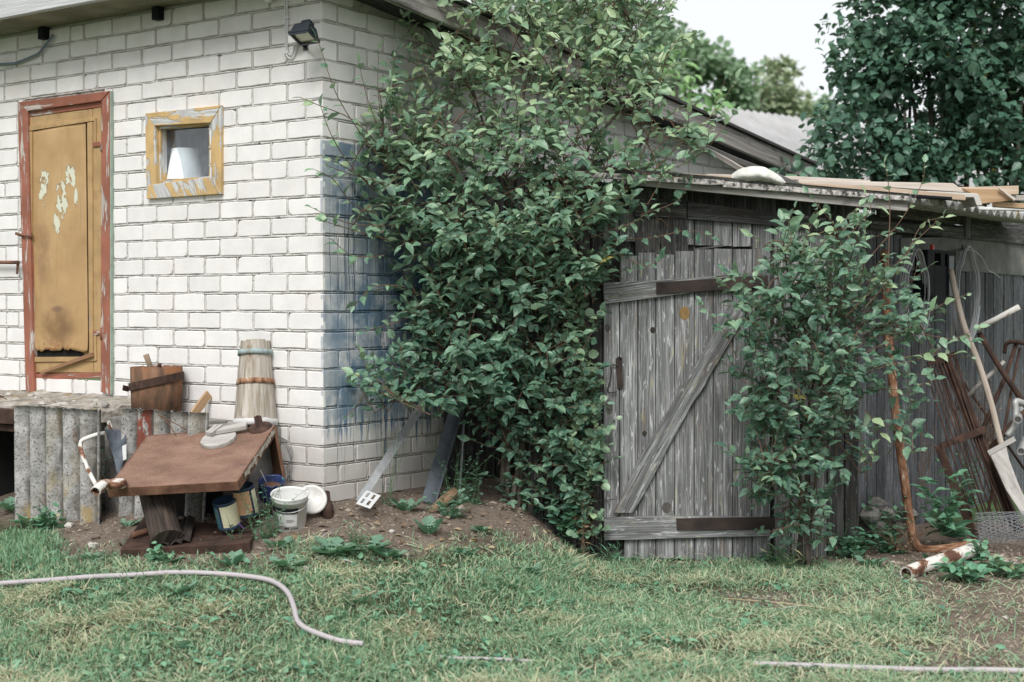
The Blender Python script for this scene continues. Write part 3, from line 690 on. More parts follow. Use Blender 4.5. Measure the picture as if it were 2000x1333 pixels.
soil = mixc(t, mrange(t, nz(t, v, 60, 4), .60, .72), soil, (.34, .29, .24)); soil = mixc(t, mrange(t, nz(t, v, 26, 6), .56, .70), soil, (.075, .056, .043))
that = ramp(t, nz(t, v, 14, 8), [(.3, (.025, .035, .022)), (.5, (.075, .075, .045)), (.72, (.22, .18, .12))])
a = t.nodes.new('ShaderNodeAttribute'); a.attribute_name = 'cover'
c = mixc(t, mrange(t, mth(t, 'ADD', a.outputs['Fac'], mth(t, 'MULTIPLY', mth(t, 'SUBTRACT', nz(t, v, 9, 6), .5), .7)), .2, .75), soil, that)
c = mixc(t, mrange(t, a.outputs['Fac'], 1.2, 1.8), c, ramp(t, nz(t, v, 2.2, 9), [(.3, (.05, .095, .04)), (.55, (.11, .17, .075)), (.75, (.19, .21, .10))]))
t.links.new(c, b.inputs['Base Color']); b.inputs['Roughness'].default_value = 1; b.inputs['Specular IOR Level'].default_value = .1
bp = t.nodes.new('ShaderNodeBump'); bp.inputs['Strength'].default_value = 1; bp.inputs['Distance'].default_value = .02
t.links.new(mth(t, 'ADD', nz(t, v, 24, 9), mth(t, 'MULTIPLY', nz(t, v, 75, 5), .5)), bp.inputs['Height']); t.links.new(bp.outputs[0], b.inputs['Normal'])
me.materials.append(m); go = bpy.data.objects.new('ground', me); col.objects.link(go); tag(go, kind='structure', label='bare soil bank along the walls running into the lawn')

m_grass = leafmat('grass_blades', [(0, (.052, .155, .085)), (.3, (.105, .265, .145)), (.55, (.20, .355, .205)), (.72, (.33, .42, .25)), (.84, (.47, .41, .25)), (1, (.62, .55, .40))], under=(.28, .40, .29), trans=.2, rough=.55, spec=.3, uf=.12)
BLADE = [(0, -.5, 0), (0, .5, 0), (.55, -.42, .12), (.55, .42, .12), (1, 0, .02)]; BLF = [(0, 1, 3, 2), (2, 3, 4)]
def ground_frame(N): return np.zeros((N, 3)) + np.array([0, 0, 1.])
def inside_solid(x, y):
    p = V((x, y, 0)); a = (p - CORNER).dot(LW.n) < .02 and (p - CORNER).dot(GW.n) < .02
    return a or ((p - SF.o).dot(SF.n) < .0 and (p - SS.o).dot(SS.n) < .0)
def lawn(name, n, x0, x1, y0, y1, lay, label, pick, ln, wd, hue_f, seed):
    r = random.Random(seed); pos = []; D = []; S = []; H = []
    tries = 0
    while len(pos) < n and tries < n * 6:
        tries += 1
        x = r.uniform(x0, x1); y = y0 + (y1 - y0) * r.random() ** 1.0; z = gz_fast(x, y)
        k = pick(x, y, z)
        if r.random() > k or inside_solid(x, y): continue
        cl = noise.noise(V((x * 2.2, y * 2.2, 9))); az = r.uniform(0, 6.283) + cl * 2
        lean = r.betavariate(*lay)               # 0 upright .. 1 lying
        L = ln * r.uniform(.45, 1.35) * (1 + .8 * cl)
        hz = math.sin(lean * 1.5); D.append((math.cos(az) * hz, math.sin(az) * hz, max(.04, math.cos(lean * 1.5)))); pos.append((x, y, z + .002 + (.014 * r.random() if lean > .75 else 0)))
        S.append((L, wd * r.uniform(.6, 1.3), L)); H.append(min(1, max(0, hue_f(r, x, y, lean))))
    N = len(pos); D = np.array(D); X, Y, Z = frames(D, np.array([[0, 0, 1.]]) + rng.normal(0, .35, (N, 3)))
    o = scatter(name, BLADE, BLF, np.array(pos), X, Y, Z, np.array(S), np.array(H), m_grass, smooth=False)
    tag(o, label, 'grass', kind='stuff'); return o
_gx = np.arange(-4.3, 5.6, .04); _gy = np.arange(3.9, 9.6, .04); _gzt = np.array([[gz(x, y) for x in _gx] for y in _gy])
_gdt = np.array([[gdens(x, y, _gzt[j, i]) for i, x in enumerate(_gx)] for j, y in enumerate(_gy)])
def _bil(T, x, y):
    i = min(len(_gx) - 2, max(0, (x - _gx[0]) / .04)); j = min(len(_gy) - 2, max(0, (y - _gy[0]) / .04)); a, b = int(i), int(j); u, v = i - a, j - b
    return (T[b, a] * (1 - u) + T[b, a + 1] * u) * (1 - v) + (T[b + 1, a] * (1 - u) + T[b + 1, a + 1] * u) * v
def gz_fast(x, y): return _bil(_gzt, x, y)
def dn(x, y, z): return _bil(_gdt, x, y)
def patch(x, y): return noise.noise(V((x * 1.1, y * 1.6, 4))) + .5 * noise.noise(V((x * 4, y * 4, 8)))
def straw(x, y): return sst(.35, 1.3, x + noise.noise(V((x, y, 3))) * .5 + (6.6 - y) * .35) * sst(8.3, 7.2, y) if False else sst(.3, 1.6, x + noise.noise(V((x * 1.4, y * 1.4, 3))) * .7) * (1 - sst(7.3, 7.9, y))
lawn('lawn_grass', 112000, -3.6, 4.2, 4.6, 8.6, (2.2, 1.6), 'short mown green grass of the lawn with yellow patches', lambda x, y, z: dn(x, y, z) * (.25 + .75 * sst(-.5, .4, patch(x, y))) * (1 - .55 * sst(.16, .38, patch(x * .9 + 5, y * 1.3))) * (1 - .6 * straw(x, y)), .038, .0043,
     lambda r, x, y, l: .12 + .45 * r.random() + .16 * patch(x, y) + .22 * sst(.35, .9, patch(x * .8 + 5, y * .8)) + (.5 if r.random() < .14 + .25 * straw(x, y) + .45 * sst(.14, .36, patch(x * .9 + 5, y * 1.3)) else 0) + .1 * (1 - sst(5.6, 7.2, y)), 21)
lawn('grass_clippings', 62000, -3.4, 4.2, 4.6, 8.4, (7, 1.3), 'mown grass clippings and straw lying over the lawn', lambda x, y, z: max(dn(x, y, z), .10 * sst(.9, 1.6, x) * sst(8.0, 7.6, y) if x > .9 else 0) * max(.20 + .70 * straw(x, y), sst(.16, .38, patch(x * .9 + 5, y * 1.3))) * (.30 + .70 * sst(-.2, .4, noise.noise(V((x * 3, y * 5, 6))))), .075, .0040,
     lambda r, x, y, l: .30 + .40 * r.random() + (.38 if r.random() < .40 + .4 * sst(.16, .38, patch(x * .9 + 5, y * 1.3)) else 0), 22)
lawn('taller_grass', 3200, -3.6, -1.75, 6.9, 8.7, (1.4, 2.6), 'taller green grass growing by the left corrugated sheet', lambda x, y, z: dn(x, y, z) * sst(-1.75, -2.1, x) if False else dn(x, y, z) * (1 - sst(-2.15, -1.8, x)),   .075, .0055, lambda r, x, y, l: .08 + .4 * r.random() + (.4 if r.random() < .06 else 0), 23)
# ------------------------------------------------------------------ the wooden shed
shed = thing('wooden_shed', 'low shed of grey weathered boards with a braced door and corrugated cement roof', 'shed', SF.pt(1340, 1095))
def boards(mb, pl, edges, top, bot, off, th, mi=0, jt=3, gap=1.2):
    """vertical boards between successive pixel edges; top/bot: px y as functions of x"""
    for a, b in zip(edges, edges[1:]):
        o = off + random.uniform(-.003, .003); jt_, jb = random.uniform(-jt, jt), random.uniform(-jt, jt)
        q = [(a + gap + random.uniform(-.5, .5), top((a + b) / 2) + jt_), (b - gap + random.uniform(-.5, .5), top((a + b) / 2) + jt_ + random.uniform(-1, 1)), (b - gap + random.uniform(-.6, .6), bot((a + b) / 2) + jb + random.uniform(-1, 1)), (a + gap + random.uniform(-.6, .6), bot((a + b) / 2) + jb)]
        wp(mb, pl, q, o, th, UP, mi)
L_ = lambda x0, y0, x1, y1: (lambda x: y0 + (y1 - y0) * (x - x0) / (x1 - x0))
random.seed(31)
mb = MB()
boards(mb, SF, [1177, 1210, 1246, 1281, 1318, 1356, 1393, 1431, 1469, 1510], L_(1180, 408, 1510, 420), L_(1177, 470, 1510, 486), .0, .022, jt=1.5)
boards(mb, SF, [1511, 1545, 1581, 1616], L_(1510, 418, 1690, 430), L_(0, 1092, 1, 1092), .004, .022)
mb.build('front_wall', m_wood, shed, bevel=.002)
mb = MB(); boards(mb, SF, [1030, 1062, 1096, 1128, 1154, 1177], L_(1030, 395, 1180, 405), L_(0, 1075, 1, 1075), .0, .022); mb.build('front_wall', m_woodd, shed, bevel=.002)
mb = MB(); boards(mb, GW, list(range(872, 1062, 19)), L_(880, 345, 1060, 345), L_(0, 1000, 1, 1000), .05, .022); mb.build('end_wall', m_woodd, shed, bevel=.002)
mb = MB(); boards(mb, SF, [1616, 1650, 1678], L_(1510, 418, 1690, 430), L_(0, 1085, 1, 1088), .004, .03); boards(mb, SF, [1240, 1290, 1345], L_(1240, 350, 1345, 360), L_(0, 430, 1, 440), .012, .02)  # second set of boards: dark wood stands in for shadow under the roof
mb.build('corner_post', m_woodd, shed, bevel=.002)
mb = MB()
e = [1676]; 
while e[-1] < 2080: e.append(e[-1] + random.uniform(15, 21))
boards(mb, SS, e, L_(1676, 440, 2000, 520), L_(1676, 1090, 2000, 990), .0, .02)
mb.build('side_wall', woodmat('bluish_grey_boards', .70, (.95, 1, 1.08)), shed, bevel=.002)
mb = MB()
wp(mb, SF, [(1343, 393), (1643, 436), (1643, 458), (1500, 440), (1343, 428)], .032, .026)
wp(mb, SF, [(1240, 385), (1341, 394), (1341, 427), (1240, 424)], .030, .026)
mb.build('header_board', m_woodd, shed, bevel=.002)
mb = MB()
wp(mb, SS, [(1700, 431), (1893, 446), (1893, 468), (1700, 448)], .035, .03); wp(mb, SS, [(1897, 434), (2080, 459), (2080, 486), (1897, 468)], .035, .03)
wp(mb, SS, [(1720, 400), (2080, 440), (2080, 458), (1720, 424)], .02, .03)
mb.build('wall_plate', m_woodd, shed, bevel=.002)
mb = MB(); wp(mb, SS, [(1888, 424), (1896, 424), (1896, 466), (1888, 464)], .052, .03, UP); mb.build('bracket', m_wood, shed, bevel=.002)
mb = MB(); wp(mb, SS, [(1760, 466), (1900, 462), (2090, 486), (2090, 546), (1900, 531), (1760, 528)], .014, .012); mb.build('cladding_sheet', mat('dark_cement_sheet', [(.3, (.10, .10, .098)), (.6, (.19, .19, .185)), (.8, (.25, .25, .24))], scale=(6, 6, 6), rough=.95, bump=.4, layers=[((.30, .25, .15), (3, 3, 3), .62, .72)]), shed)
# added dark boards close the shed, standing in for its inner darkness
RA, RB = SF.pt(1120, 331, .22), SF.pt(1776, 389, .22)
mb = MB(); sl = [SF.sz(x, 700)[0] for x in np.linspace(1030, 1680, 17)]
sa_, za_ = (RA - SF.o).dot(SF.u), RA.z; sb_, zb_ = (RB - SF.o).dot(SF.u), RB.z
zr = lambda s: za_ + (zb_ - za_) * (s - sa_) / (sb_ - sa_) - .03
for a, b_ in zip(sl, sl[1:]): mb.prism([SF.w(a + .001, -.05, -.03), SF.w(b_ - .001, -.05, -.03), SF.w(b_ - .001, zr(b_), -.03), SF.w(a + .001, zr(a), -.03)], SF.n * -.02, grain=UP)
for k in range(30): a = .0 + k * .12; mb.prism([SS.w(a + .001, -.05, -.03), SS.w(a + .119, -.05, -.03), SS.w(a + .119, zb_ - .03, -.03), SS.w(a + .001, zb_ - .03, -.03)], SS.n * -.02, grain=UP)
mb.build('dark_backing', m_woodd, shed)
# roof
RA, RB = SF.pt(1120, 331, .22), SF.pt(1776, 389, .22)
rs = RA - RB; ru = SS.u
mb = MB(); NW, W_ = 24 * 10, 3.3; amp = .021; PIT = .135
nrm = rs.cross(ru).normalized(); nrm = nrm if nrm.z > 0 else -nrm
def rp(t, wv, h): return RB + rs * t + ru * wv + nrm * (h + amp * math.cos(2 * math.pi * wv / PIT))
lo, hi = [], []
for k in range(NW + 1):
    wv = -.0 + W_ * k / NW; lo.append((rp(-.0, wv, 0), rp(1, wv, 0), wv)); hi.append((rp(-.0, wv, .008), rp(1, wv, .008), wv))
ia = mb.add([q[0] for q in lo] + [q[1] for q in lo] + [q[0] for q in hi] + [q[1] for q in hi]); M_ = NW + 1; RL = rs.length
for k in range(NW):
    u0, u1 = lo[k][2], lo[k + 1][2]; uv = [(0, u0), (0, u1), (RL, u1), (RL, u0)]
    mb.face((ia + k, ia + k + 1, ia + M_ + k + 1, ia + M_ + k), uv, True); mb.face((ia + 3 * M_ + k, ia + 3 * M_ + k + 1, ia + 2 * M_ + k + 1, ia + 2 * M_ + k), uv[::-1], True)
    mb.face((ia + k + 1, ia + k, ia + 2 * M_ + k, ia + 2 * M_ + k + 1), uv, False); mb.face((ia + M_ + k, ia + M_ + k + 1, ia + 3 * M_ + k + 1, ia + 3 * M_ + k), uv, False)
roof = mb.build('roof', m_asb, shed)
m_edgea = mat('lichened_sheet_edge', [(.38, (.035, .035, .035)), (.5, (.36, .34, .32)), (.7, (.62, .58, .55))], scale=(46, 46, 46), kind='P', rough=.95, bump=.6, bscale=(60, 60, 60))
mb = MB()
wp(mb, SF, [(1120, 334), (1415, 352), (1414, 361), (1390, 362), (1120, 345)], .235, .03); wp(mb, SF, [(1412, 354), (1776, 384), (1777, 393), (1412, 366)], .225, .03)
mb.build('roof_edge', m_edgea, shed, bevel=.004)
mb = MB(); wp(mb, SF, [(1240, 347), (1773, 393), (1773, 413), (1500, 387), (1240, 362)], .195, .026); mb.build('fascia', mat('greyish_fascia_board', [(.25, (.10, .095, .09)), (.5, (.30, .285, .265)), (.75, (.46, .44, .41))], scale=(2.2, 40, 1), dist=.6, rough=.9, bump=.6, layers=[((.10, .095, .09), (2, 6, 1), .55, .68)]), shed, bevel=.002)
# the door and its ironwork
mb = MB()
DE = [1179, 1210, 1246, 1281, 1318, 1356, 1393, 1431, 1469, 1505]
tops = [565, 500, 494, 497, 491, 488, 486, 487, 486]; bots = [1045, 1091, 1092, 1091, 1093, 1094, 1093, 1094, 1094]
for k in range(9):
    a, b_ = DE[k], DE[k + 1]; x0 = 1220 if k == 1 else a
    o = .030 + random.uniform(-.002, .002)
    q = [(a + 1, tops[k]), (b_ - 1, tops[k] + random.uniform(-1, 1)), (b_ - .7, 800), (b_ - 1, bots[k]), (x0 + 1, bots[k] + random.uniform(-1, 1)), (a + .7, 800)] if k != 1 else [(a + 1, tops[k]), (b_ - 1, tops[k]), (b_ - 1, bots[k]), (1220, bots[k]), (1220, 1040), (a + 1, 1040)]
    wp(mb, SF, q, o, .026, UP, tn=(.95, .85, .6, .8, .7, .5, .45, .4, .45)[k])
sdoor = mb.build('door', m_wood, shed, bevel=.002)
mb = MB(); wp(mb, SF, [(1178, 553), (1330, 545), (1495, 531), (1495, 557), (1400, 566), (1180, 595)], .058, .026, tn=.75); mb.build('cross_bar', m_wood, sdoor, bevel=.003)
mb = MB(); wp(mb, SF, [(1180, 1012), (1300, 1008), (1506, 1011), (1505, 1047), (1180, 1056)], .058, .026, tn=.75); mb.build('cross_bar', m_wood, sdoor, bevel=.003)
mb = MB()
bw = [(1427, 594), (1444, 596), (1461, 604), (1424, 672), (1384, 738), (1378, 752), (1352, 790), (1300, 885), (1290, 905), (1262, 958), (1236, 1003), (1199, 1003), (1216, 970), (1236, 925), (1243, 905), (1275, 855), (1322, 776), (1340, 742), (1352, 725), (1394, 655)]
wp(mb, SF, bw, .060, .028, SF.pt(1444, 600) - SF.pt(1218, 1003), tn=.45); mb.build('brace', m_wood, sdoor, bevel=.004)
m_iron = mat('dark_strap_iron', [(.3, (.018, .014, .013)), (.6, (.045, .032, .027)), (.8, (.075, .05, .04))], scale=(9, 9, 9), rough=.75, bump=.3, bscale=(70, 70, 70))
mb = MB(); wp(mb, SF, [(1282, 552), (1500, 538), (1500, 561), (1282, 575)], .066, .007); mb.build('strap_hinge', m_iron, sdoor, bevel=.001)
mb = MB(); wp(mb, SF, [(1321, 1013), (1514, 1010), (1514, 1034), (1322, 1036)], .066, .007); mb.build('strap_hinge', m_iron, sdoor, bevel=.001)
mb = MB(); wp(mb, SF, [(1203, 701), (1209, 697), (1215, 699), (1217, 757), (1213, 760), (1206, 759)], .040, .008); mb.tube([SF.pt(1209, 697, .045), SF.pt(1212, 700, .052)], .006, 6); mb.build('latch_plate', m_iron, sdoor, bevel=.001)
mb = MB(); mb.tube(smooth([SF.pt(x, y, .044) for x, y in ((1207, 716), (1199, 713), (1193, 716), (1194, 726), (1192, 742), (1188, 758), (1188, 766), (1195, 768), (1205, 765))]), .0035, 6); mb.build('hook', m_iron, sdoor)
m_knot = mat('wood_knot', [(.3, (.12, .07, .03)), (.55, (.27, .17, .07)), (.8, (.36, .25, .12))], scale=(30, 30, 30), rough=.8, bump=.6); m_knotg = mat('grey_knot', [(.3, (.05, .045, .04)), (.6, (.12, .11, .10)), (.8, (.18, .17, .15))], scale=(40, 40, 40), rough=.9, bump=.6); m_kd = plain('dark_knot', (.03, .025, .02), rough=.9)
for (x, y, rx, ry, mm) in ((1337, 612, 10, 13, m_knot), (1275, 645, 5, 6, m_kd), (1259, 847, 4.5, 5, m_kd), (1302, 992, 9, 11, m_knotg), (1187, 640, 5, 7, m_knotg), (1190, 795, 7, 13, m_knotg)):
    mb = MB(); n = 16
    wp(mb, SF, [(x + rx * math.cos(6.283 * k / n), y + ry * math.sin(6.283 * k / n)) for k in range(n)], .0335 + .0005 * (mm is m_knot), .004, UP)
    if mm is not m_kd:
        for q in (.72, .45): mb.tube([SF.pt(x + rx * q * math.cos(6.283 * k / n), y + ry * q * math.sin(6.283 * k / n), .034) for k in range(n)], .0009, 4, closed=True)
    mb.build('knot', mm, sdoor)
mb = MB()
for x in (1362, 1395): wp(mb, SF, [(1355, 486), (1412, 478), (1412, 482), (1355, 489)], .03, .02) if x == 1362 else None
mb.build('sagging_rail', m_woodd, shed)

# ------------------------------------------------------------------ things on the shed roof
def roofpt(px, py, Y): return P(px, py, Y)
def plank(name, label, px, Y, dY, m=m_pine, cat='plank', group='boards lying on the shed roof', rise=0.0):
    mb = MB(); f = [P(x, y, Y) for x, y in px]; mb.prism(f, V((0, dY, rise)), grain=f[1] - f[0]); return mb.build(name, m, None, bevel=.003, label=label, cat=cat, group=group)
m_pine2 = mat('orange_pine', [(.25, (.28, .165, .085)), (.5, (.40, .26, .15)), (.75, (.50, .365, .245))], scale=(2, 26, 3), dist=.6, rough=.7, bump=.2, layers=[((.70, .58, .46), (4, 14, 4), .60, .68)])
m_pinep = mat('pale_whitish_plank', [(.25, (.40, .335, .28)), (.5, (.53, .465, .41)), (.75, (.60, .55, .50))], scale=(2, 30, 3), dist=.6, rough=.8, bump=.2)
plank('moulding', 'long pale wooden moulding with a rounded cut end on the front of the shed roof', [(1478, 352), (1700, 364), (1882, 380), (1887, 384), (1886, 392), (1700, 378), (1478, 368)], 8.0, .05)
plank('plank', 'wide pale plank with a slanted end on the shed roof above the long moulding', [(1560, 351), (1700, 355), (1862, 358), (1881, 372), (1880, 376), (1700, 364), (1560, 358)], 8.12, .14, m_pinep)
plank('plank', 'thin plank at the back of the shed roof behind the white sandbag', [(1380, 340), (1560, 345), (1700, 352), (1700, 357), (1560, 352), (1380, 345)], 8.35, .12, m_pinep)
plank('plank', 'pinkish plank lying left of the white sandbag on the shed roof edge', [(1336, 339), (1440, 345), (1440, 352), (1336, 346)], 8.12, .15)
plank('channel_board', 'white faced board with a dark end beside the rounded moulding end', [(1810, 373), (1904, 378), (1911, 379), (1919, 401), (1908, 402), (1902, 386), (1810, 384)], 8.12, .25, plain('chalky_white_board', (.50, .48, .45), rough=.9))
plank('plank', 'brown plank tilted on edge among the boards at the right end of the roof', [(1880, 368), (1955, 370), (1986, 391), (1912, 399), (1900, 380)], 8.3, .05, m_pine2)
plank('plank', 'broad pale plank end pointing right at the back of the roof stack', [(1862, 366), (1920, 365), (1990, 363), (1990, 380), (1968, 381), (1862, 374)], 8.42, .05, m_pine)
plank('slat', 'thin pale slat slanting down across the brown tilted plank', [(1950, 368), (1956, 369), (1986, 389), (1981, 393)], 8.27, .02, m_pinep)
plank('plank', 'brown trim board with white streaks at the right end of the roof stack', [(1944, 395), (1990, 397), (2040, 400), (2040, 409), (1990, 407), (1944, 404)], 8.5, .06, m_pine2)
plank('plank', 'grey brown board lowest at the right end of the roof stack', [(1985, 382), (2050, 381), (2050, 394), (1985, 392)], 8.6, .06, m_grayw)
plank('tarp_strip', 'black tarpaulin edge under the long moulding on the shed roof', [(1540, 364), (1700, 374), (1860, 385), (1860, 390), (1780, 386), (1540, 370)], 7.99, .06, m_black, 'tarpaulin', None)
plank('plastic_sheet', 'white plastic sheet scrap on the corrugated roof edge at the right', [(1912, 404), (2030, 408), (2030, 414), (1975, 411), (1912, 410)], 8.75, .05, m_white, 'plastic sheet', None)
# sandbag: a lumpy cushion with gathered ends
mb = MB(); cx, Y = 1483, 7.9; nl, na = 26, 18; cpt = P(1483, 347, Y); ids = []
random.seed(3)
for a in range(nl + 1):
    f = a / nl; px = 1429 + (1534 - 1429) * f; ph = (max(0, math.sin(math.pi * min(1, max(0, f * .93 + .05)))) ** .5)
    hc = 357 - 6 * 0 + 8 * max(0, f - .6) / .4 * 1.1; hh = (4 + 31 * ph * (1 - .18 * f))
    for b_ in range(na):
        th = 6.283 * b_ / na; wr = 1 + .10 * noise.noise(V((f * 9, math.cos(th) * 2, math.sin(th) * 2))) + .05 * noise.noise(V((f * 26, th * 2, 3)))
        p = P(px, hc - hh / 2 - math.sin(th) * hh / 2 * wr, Y + .12 * ph * math.cos(th) * wr * (1 if math.sin(th) > -.9 else .9)); ids.append(p)
i = mb.add(ids)
for a in range(nl):
    for b_ in range(na):
        q = (i + a * na + b_, i + a * na + (b_ + 1) % na, i + (a + 1) * na + (b_ + 1) % na, i + (a + 1) * na + b_); mb.face(q, [(a / nl, b_ / na), (a / nl, (b_ + 1) / na), ((a + 1) / nl, (b_ + 1) / na), ((a + 1) / nl, b_ / na)], True)
mb.face([i + k for k in range(na)], [(0, 0)] * na); mb.face([i + nl * na + k for k in range(na)][::-1], [(0, 0)] * na)
m_sack = mat('off_white_sack', [(.3, (.54, .53, .49)), (.6, (.66, .65, .61)), (.8, (.71, .70, .67))], scale=(4, 4, 4), rough=.85, bump=.5, bscale=(9, 9, 3), bdist=.02)
sb = mb.build('sandbag', m_sack, None, label='plump off white sack weighing down the edge of the shed roof', cat='sandbag'); ss_ = sb.modifiers.new('s', 'SUBSURF'); ss_.levels = 1; ss_.render_levels = 1
mb = MB(); mb.beam(P(1366, 282, 8.75), P(1452, 333, 8.25), .026, .02); mb.build('batten', m_grayw, None, label='round grey pole slanting from the gable to the white sack', cat='pole')
mb = MB(); a = [P(1370, 283, 8.7), P(1440, 313, 8.35), P(1500, 336, 7.97), P(1560, 362, 7.92), P(1594, 376, 7.93), P(1680, 378, 7.93)]
for p, q in zip(a, a[1:]): mb.beam(p, q, .028, .004, up=(0, -.5, 1), tn=.5)
mb.build('strap', plain('grey_strap', (.17, .165, .16), rough=.9), None, label='flat grey strap running from the gable over the white sack', cat='strap')
# ------------------------------------------------------------------ landing, sheets and things along the door wall
random.seed(77)
land = thing('concrete_landing', 'crumbling concrete landing with rubble under the ochre door', 'concrete landing', LW.w(1.9, .3, .25))
zl = LW.pt(120, 798, .44).z
mb = MB(); n = 34; pr = []
sA, sB = LW.sz(238, 800, .2)[0], SMAX
tops = []
for r in range(8):
    for k in range(n + 1):
        s = sA + (sB - sA) * k / n; o = .012 + .44 * r / 7
        z = zl + .020 * noise.noise(V((s * 9, o * 11, 1))) + .02 * noise.noise(V((s * 22, o * 25, 4))) + .045 * (1 - r / 7)
        if k < 2: z -= .02; o *= .75
        tops.append(LW.w(s + (.03 * noise.noise(V((o * 9, 1, 2))) if k == 0 else 0), z, o))
i = mb.add(tops); N1 = n + 1
for r in range(7):
    for k in range(n):
        q = (i + r * N1 + k, i + r * N1 + k + 1, i + (r + 1) * N1 + k + 1, i + (r + 1) * N1 + k); mb.face(q, [(0, 0), (.1, 0), (.1, .1), (0, .1)], True)
lowz = zl - .075
j = mb.add([V((tops[7 * N1 + k].x, tops[7 * N1 + k].y, lowz + .02 * noise.noise(V((k * 1.3, 2, 2))))) for k in range(N1)] + [V((tops[k].x, tops[k].y, lowz)) for k in range(N1)])
for k in range(n):
    mb.face((i + 7 * N1 + k, i + 7 * N1 + k + 1, j + k + 1, j + k), [(0, 0), (.1, 0), (.1, .1), (0, .1)]); mb.face((j + k, j + k + 1, j + N1 + k + 1, j + N1 + k), [(0, 0), (.1, 0), (.1, .1), (0, .1)])
e0 = [i + r * N1 for r in range(8)]; mb.face(e0 + [j, j + N1], [(0, 0)] * 10)
mb.build('slab', mat('mossy_rubble_concrete', [(.25, (.12, .11, .095)), (.5, (.33, .30, .26)), (.75, (.52, .48, .43))], scale=(11, 11, 11), kind='P', rough=1, bump=1, bscale=(30, 30, 30), bdist=.02, layers=[((.27, .21, .12), (10, 10, 10), .54, .66)]), land)
m_stone = mat('pale_rubble', [(.3, (.28, .26, .23)), (.6, (.46, .44, .40)), (.8, (.58, .55, .50))], scale=(14, 14, 14), kind='P', rough=.95, bump=.6)
def rock(mb, c, r, sq=.6, seed=0):
    n, m_ = 7, 5; i = mb.add([V(c) + V((math.cos(6.283 * a / n) * math.sin(3.1416 * (b_ + .5) / m_), math.sin(6.283 * a / n) * math.sin(3.1416 * (b_ + .5) / m_), math.cos(3.1416 * (b_ + .5) / m_) * sq)) * r * (1 + .45 * noise.noise(V((a * 2.1 + seed, b_ * 1.7, seed)))) for b_ in range(m_) for a in range(n)])
    for b_ in range(m_ - 1):
        for a in range(n): mb.face((i + b_ * n + a, i + (b_ + 1) * n + a, i + (b_ + 1) * n + (a + 1) % n, i + b_ * n + (a + 1) % n), [(0, 0), (0, .1), (.1, .1), (.1, 0)], False)
    mb.face([i + a for a in range(n)], [(0, 0)] * n); mb.face([i + (m_ - 1) * n + a for a in range(n)][::-1], [(0, 0)] * n)
mb = MB(); s_, o_ = LW.sz(165, 781, .2)[0], .2
for k in range(46):
    s = random.uniform(sA + .05, 2.9); o = random.uniform(.05, .42); rock(mb, LW.w(s, zl + .035 * (1 - o / .44) + .006, o), random.choice((.008, .012, .018, .026)), .55, k)
rb = mb.build('rubble', m_stone, land); rb['kind'] = 'stuff'
# broken grey end of the landing by the brick wall
mb = MB()
for k in range(26): rock(mb, LW.w(LW.sz(222, 800, .1)[0] + random.uniform(-.09, .07), zl + random.uniform(-.10, .012), random.uniform(.03, .30)), random.uniform(.012, .034), .7, k + 90)
mb.build('broken_edge', m_conc, land)
# black sheets standing in for the darkness of the hollow below the landing
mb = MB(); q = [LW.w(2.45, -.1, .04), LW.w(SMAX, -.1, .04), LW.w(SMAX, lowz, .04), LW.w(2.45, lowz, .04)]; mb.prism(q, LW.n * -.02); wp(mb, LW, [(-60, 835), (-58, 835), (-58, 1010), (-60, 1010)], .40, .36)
mb.build('hollow_shade_sheet', plain('black_landing_shade', (.012, .012, .012), rough=.95), land)
mb = MB(); mb.beam(LW.w(LW.sz(38, 815, .46)[0], LW.pt(20, 813, .46).z, .47), LW.w(SMAX, LW.pt(20, 813, .46).z, .47), .085, .06); mb.beam(LW.w(LW.sz(36, 835, .46)[0], LW.pt(20, 836, .44).z, .43), LW.w(SMAX, LW.pt(20, 836, .44).z, .43), .04, .06); mb.build('steel_beam', m_darkrust, land, bevel=.004)
mb = MB(); c = LW.pt(-10, 790, .28); n = 22
ids = [c + LW.u * (.42 * (r / 5) * math.cos(6.283 * a / n)) + LW.n * (.17 * (r / 5) * math.sin(6.283 * a / n)) + V((0, 0, .085 * (1 - (r / 5) ** 1.3) + .012 * noise.noise(V((a * .9, r * 1.1, 5))) - .03)) for r in range(6) for a in range(n)]
i = mb.add(ids)
for r in range(5):
    for a in range(n): mb.face((i + r * n + a, i + r * n + (a + 1) % n, i + (r + 1) * n + (a + 1) % n, i + (r + 1) * n + a), [(0, 0), (.1, 0), (.1, .1), (0, .1)], True)
mb.build('dirt_heap', mat('red_brown_dirt', [(.3, (.05, .028, .02)), (.6, (.115, .068, .05)), (.8, (.17, .11, .085))], scale=(40, 40, 40), kind='P', rough=1, bump=1, bscale=(60, 60, 60), bdist=.01), None, label='small heap of red brown dirt on the landing left of the door', cat='dirt heap', kind=None)

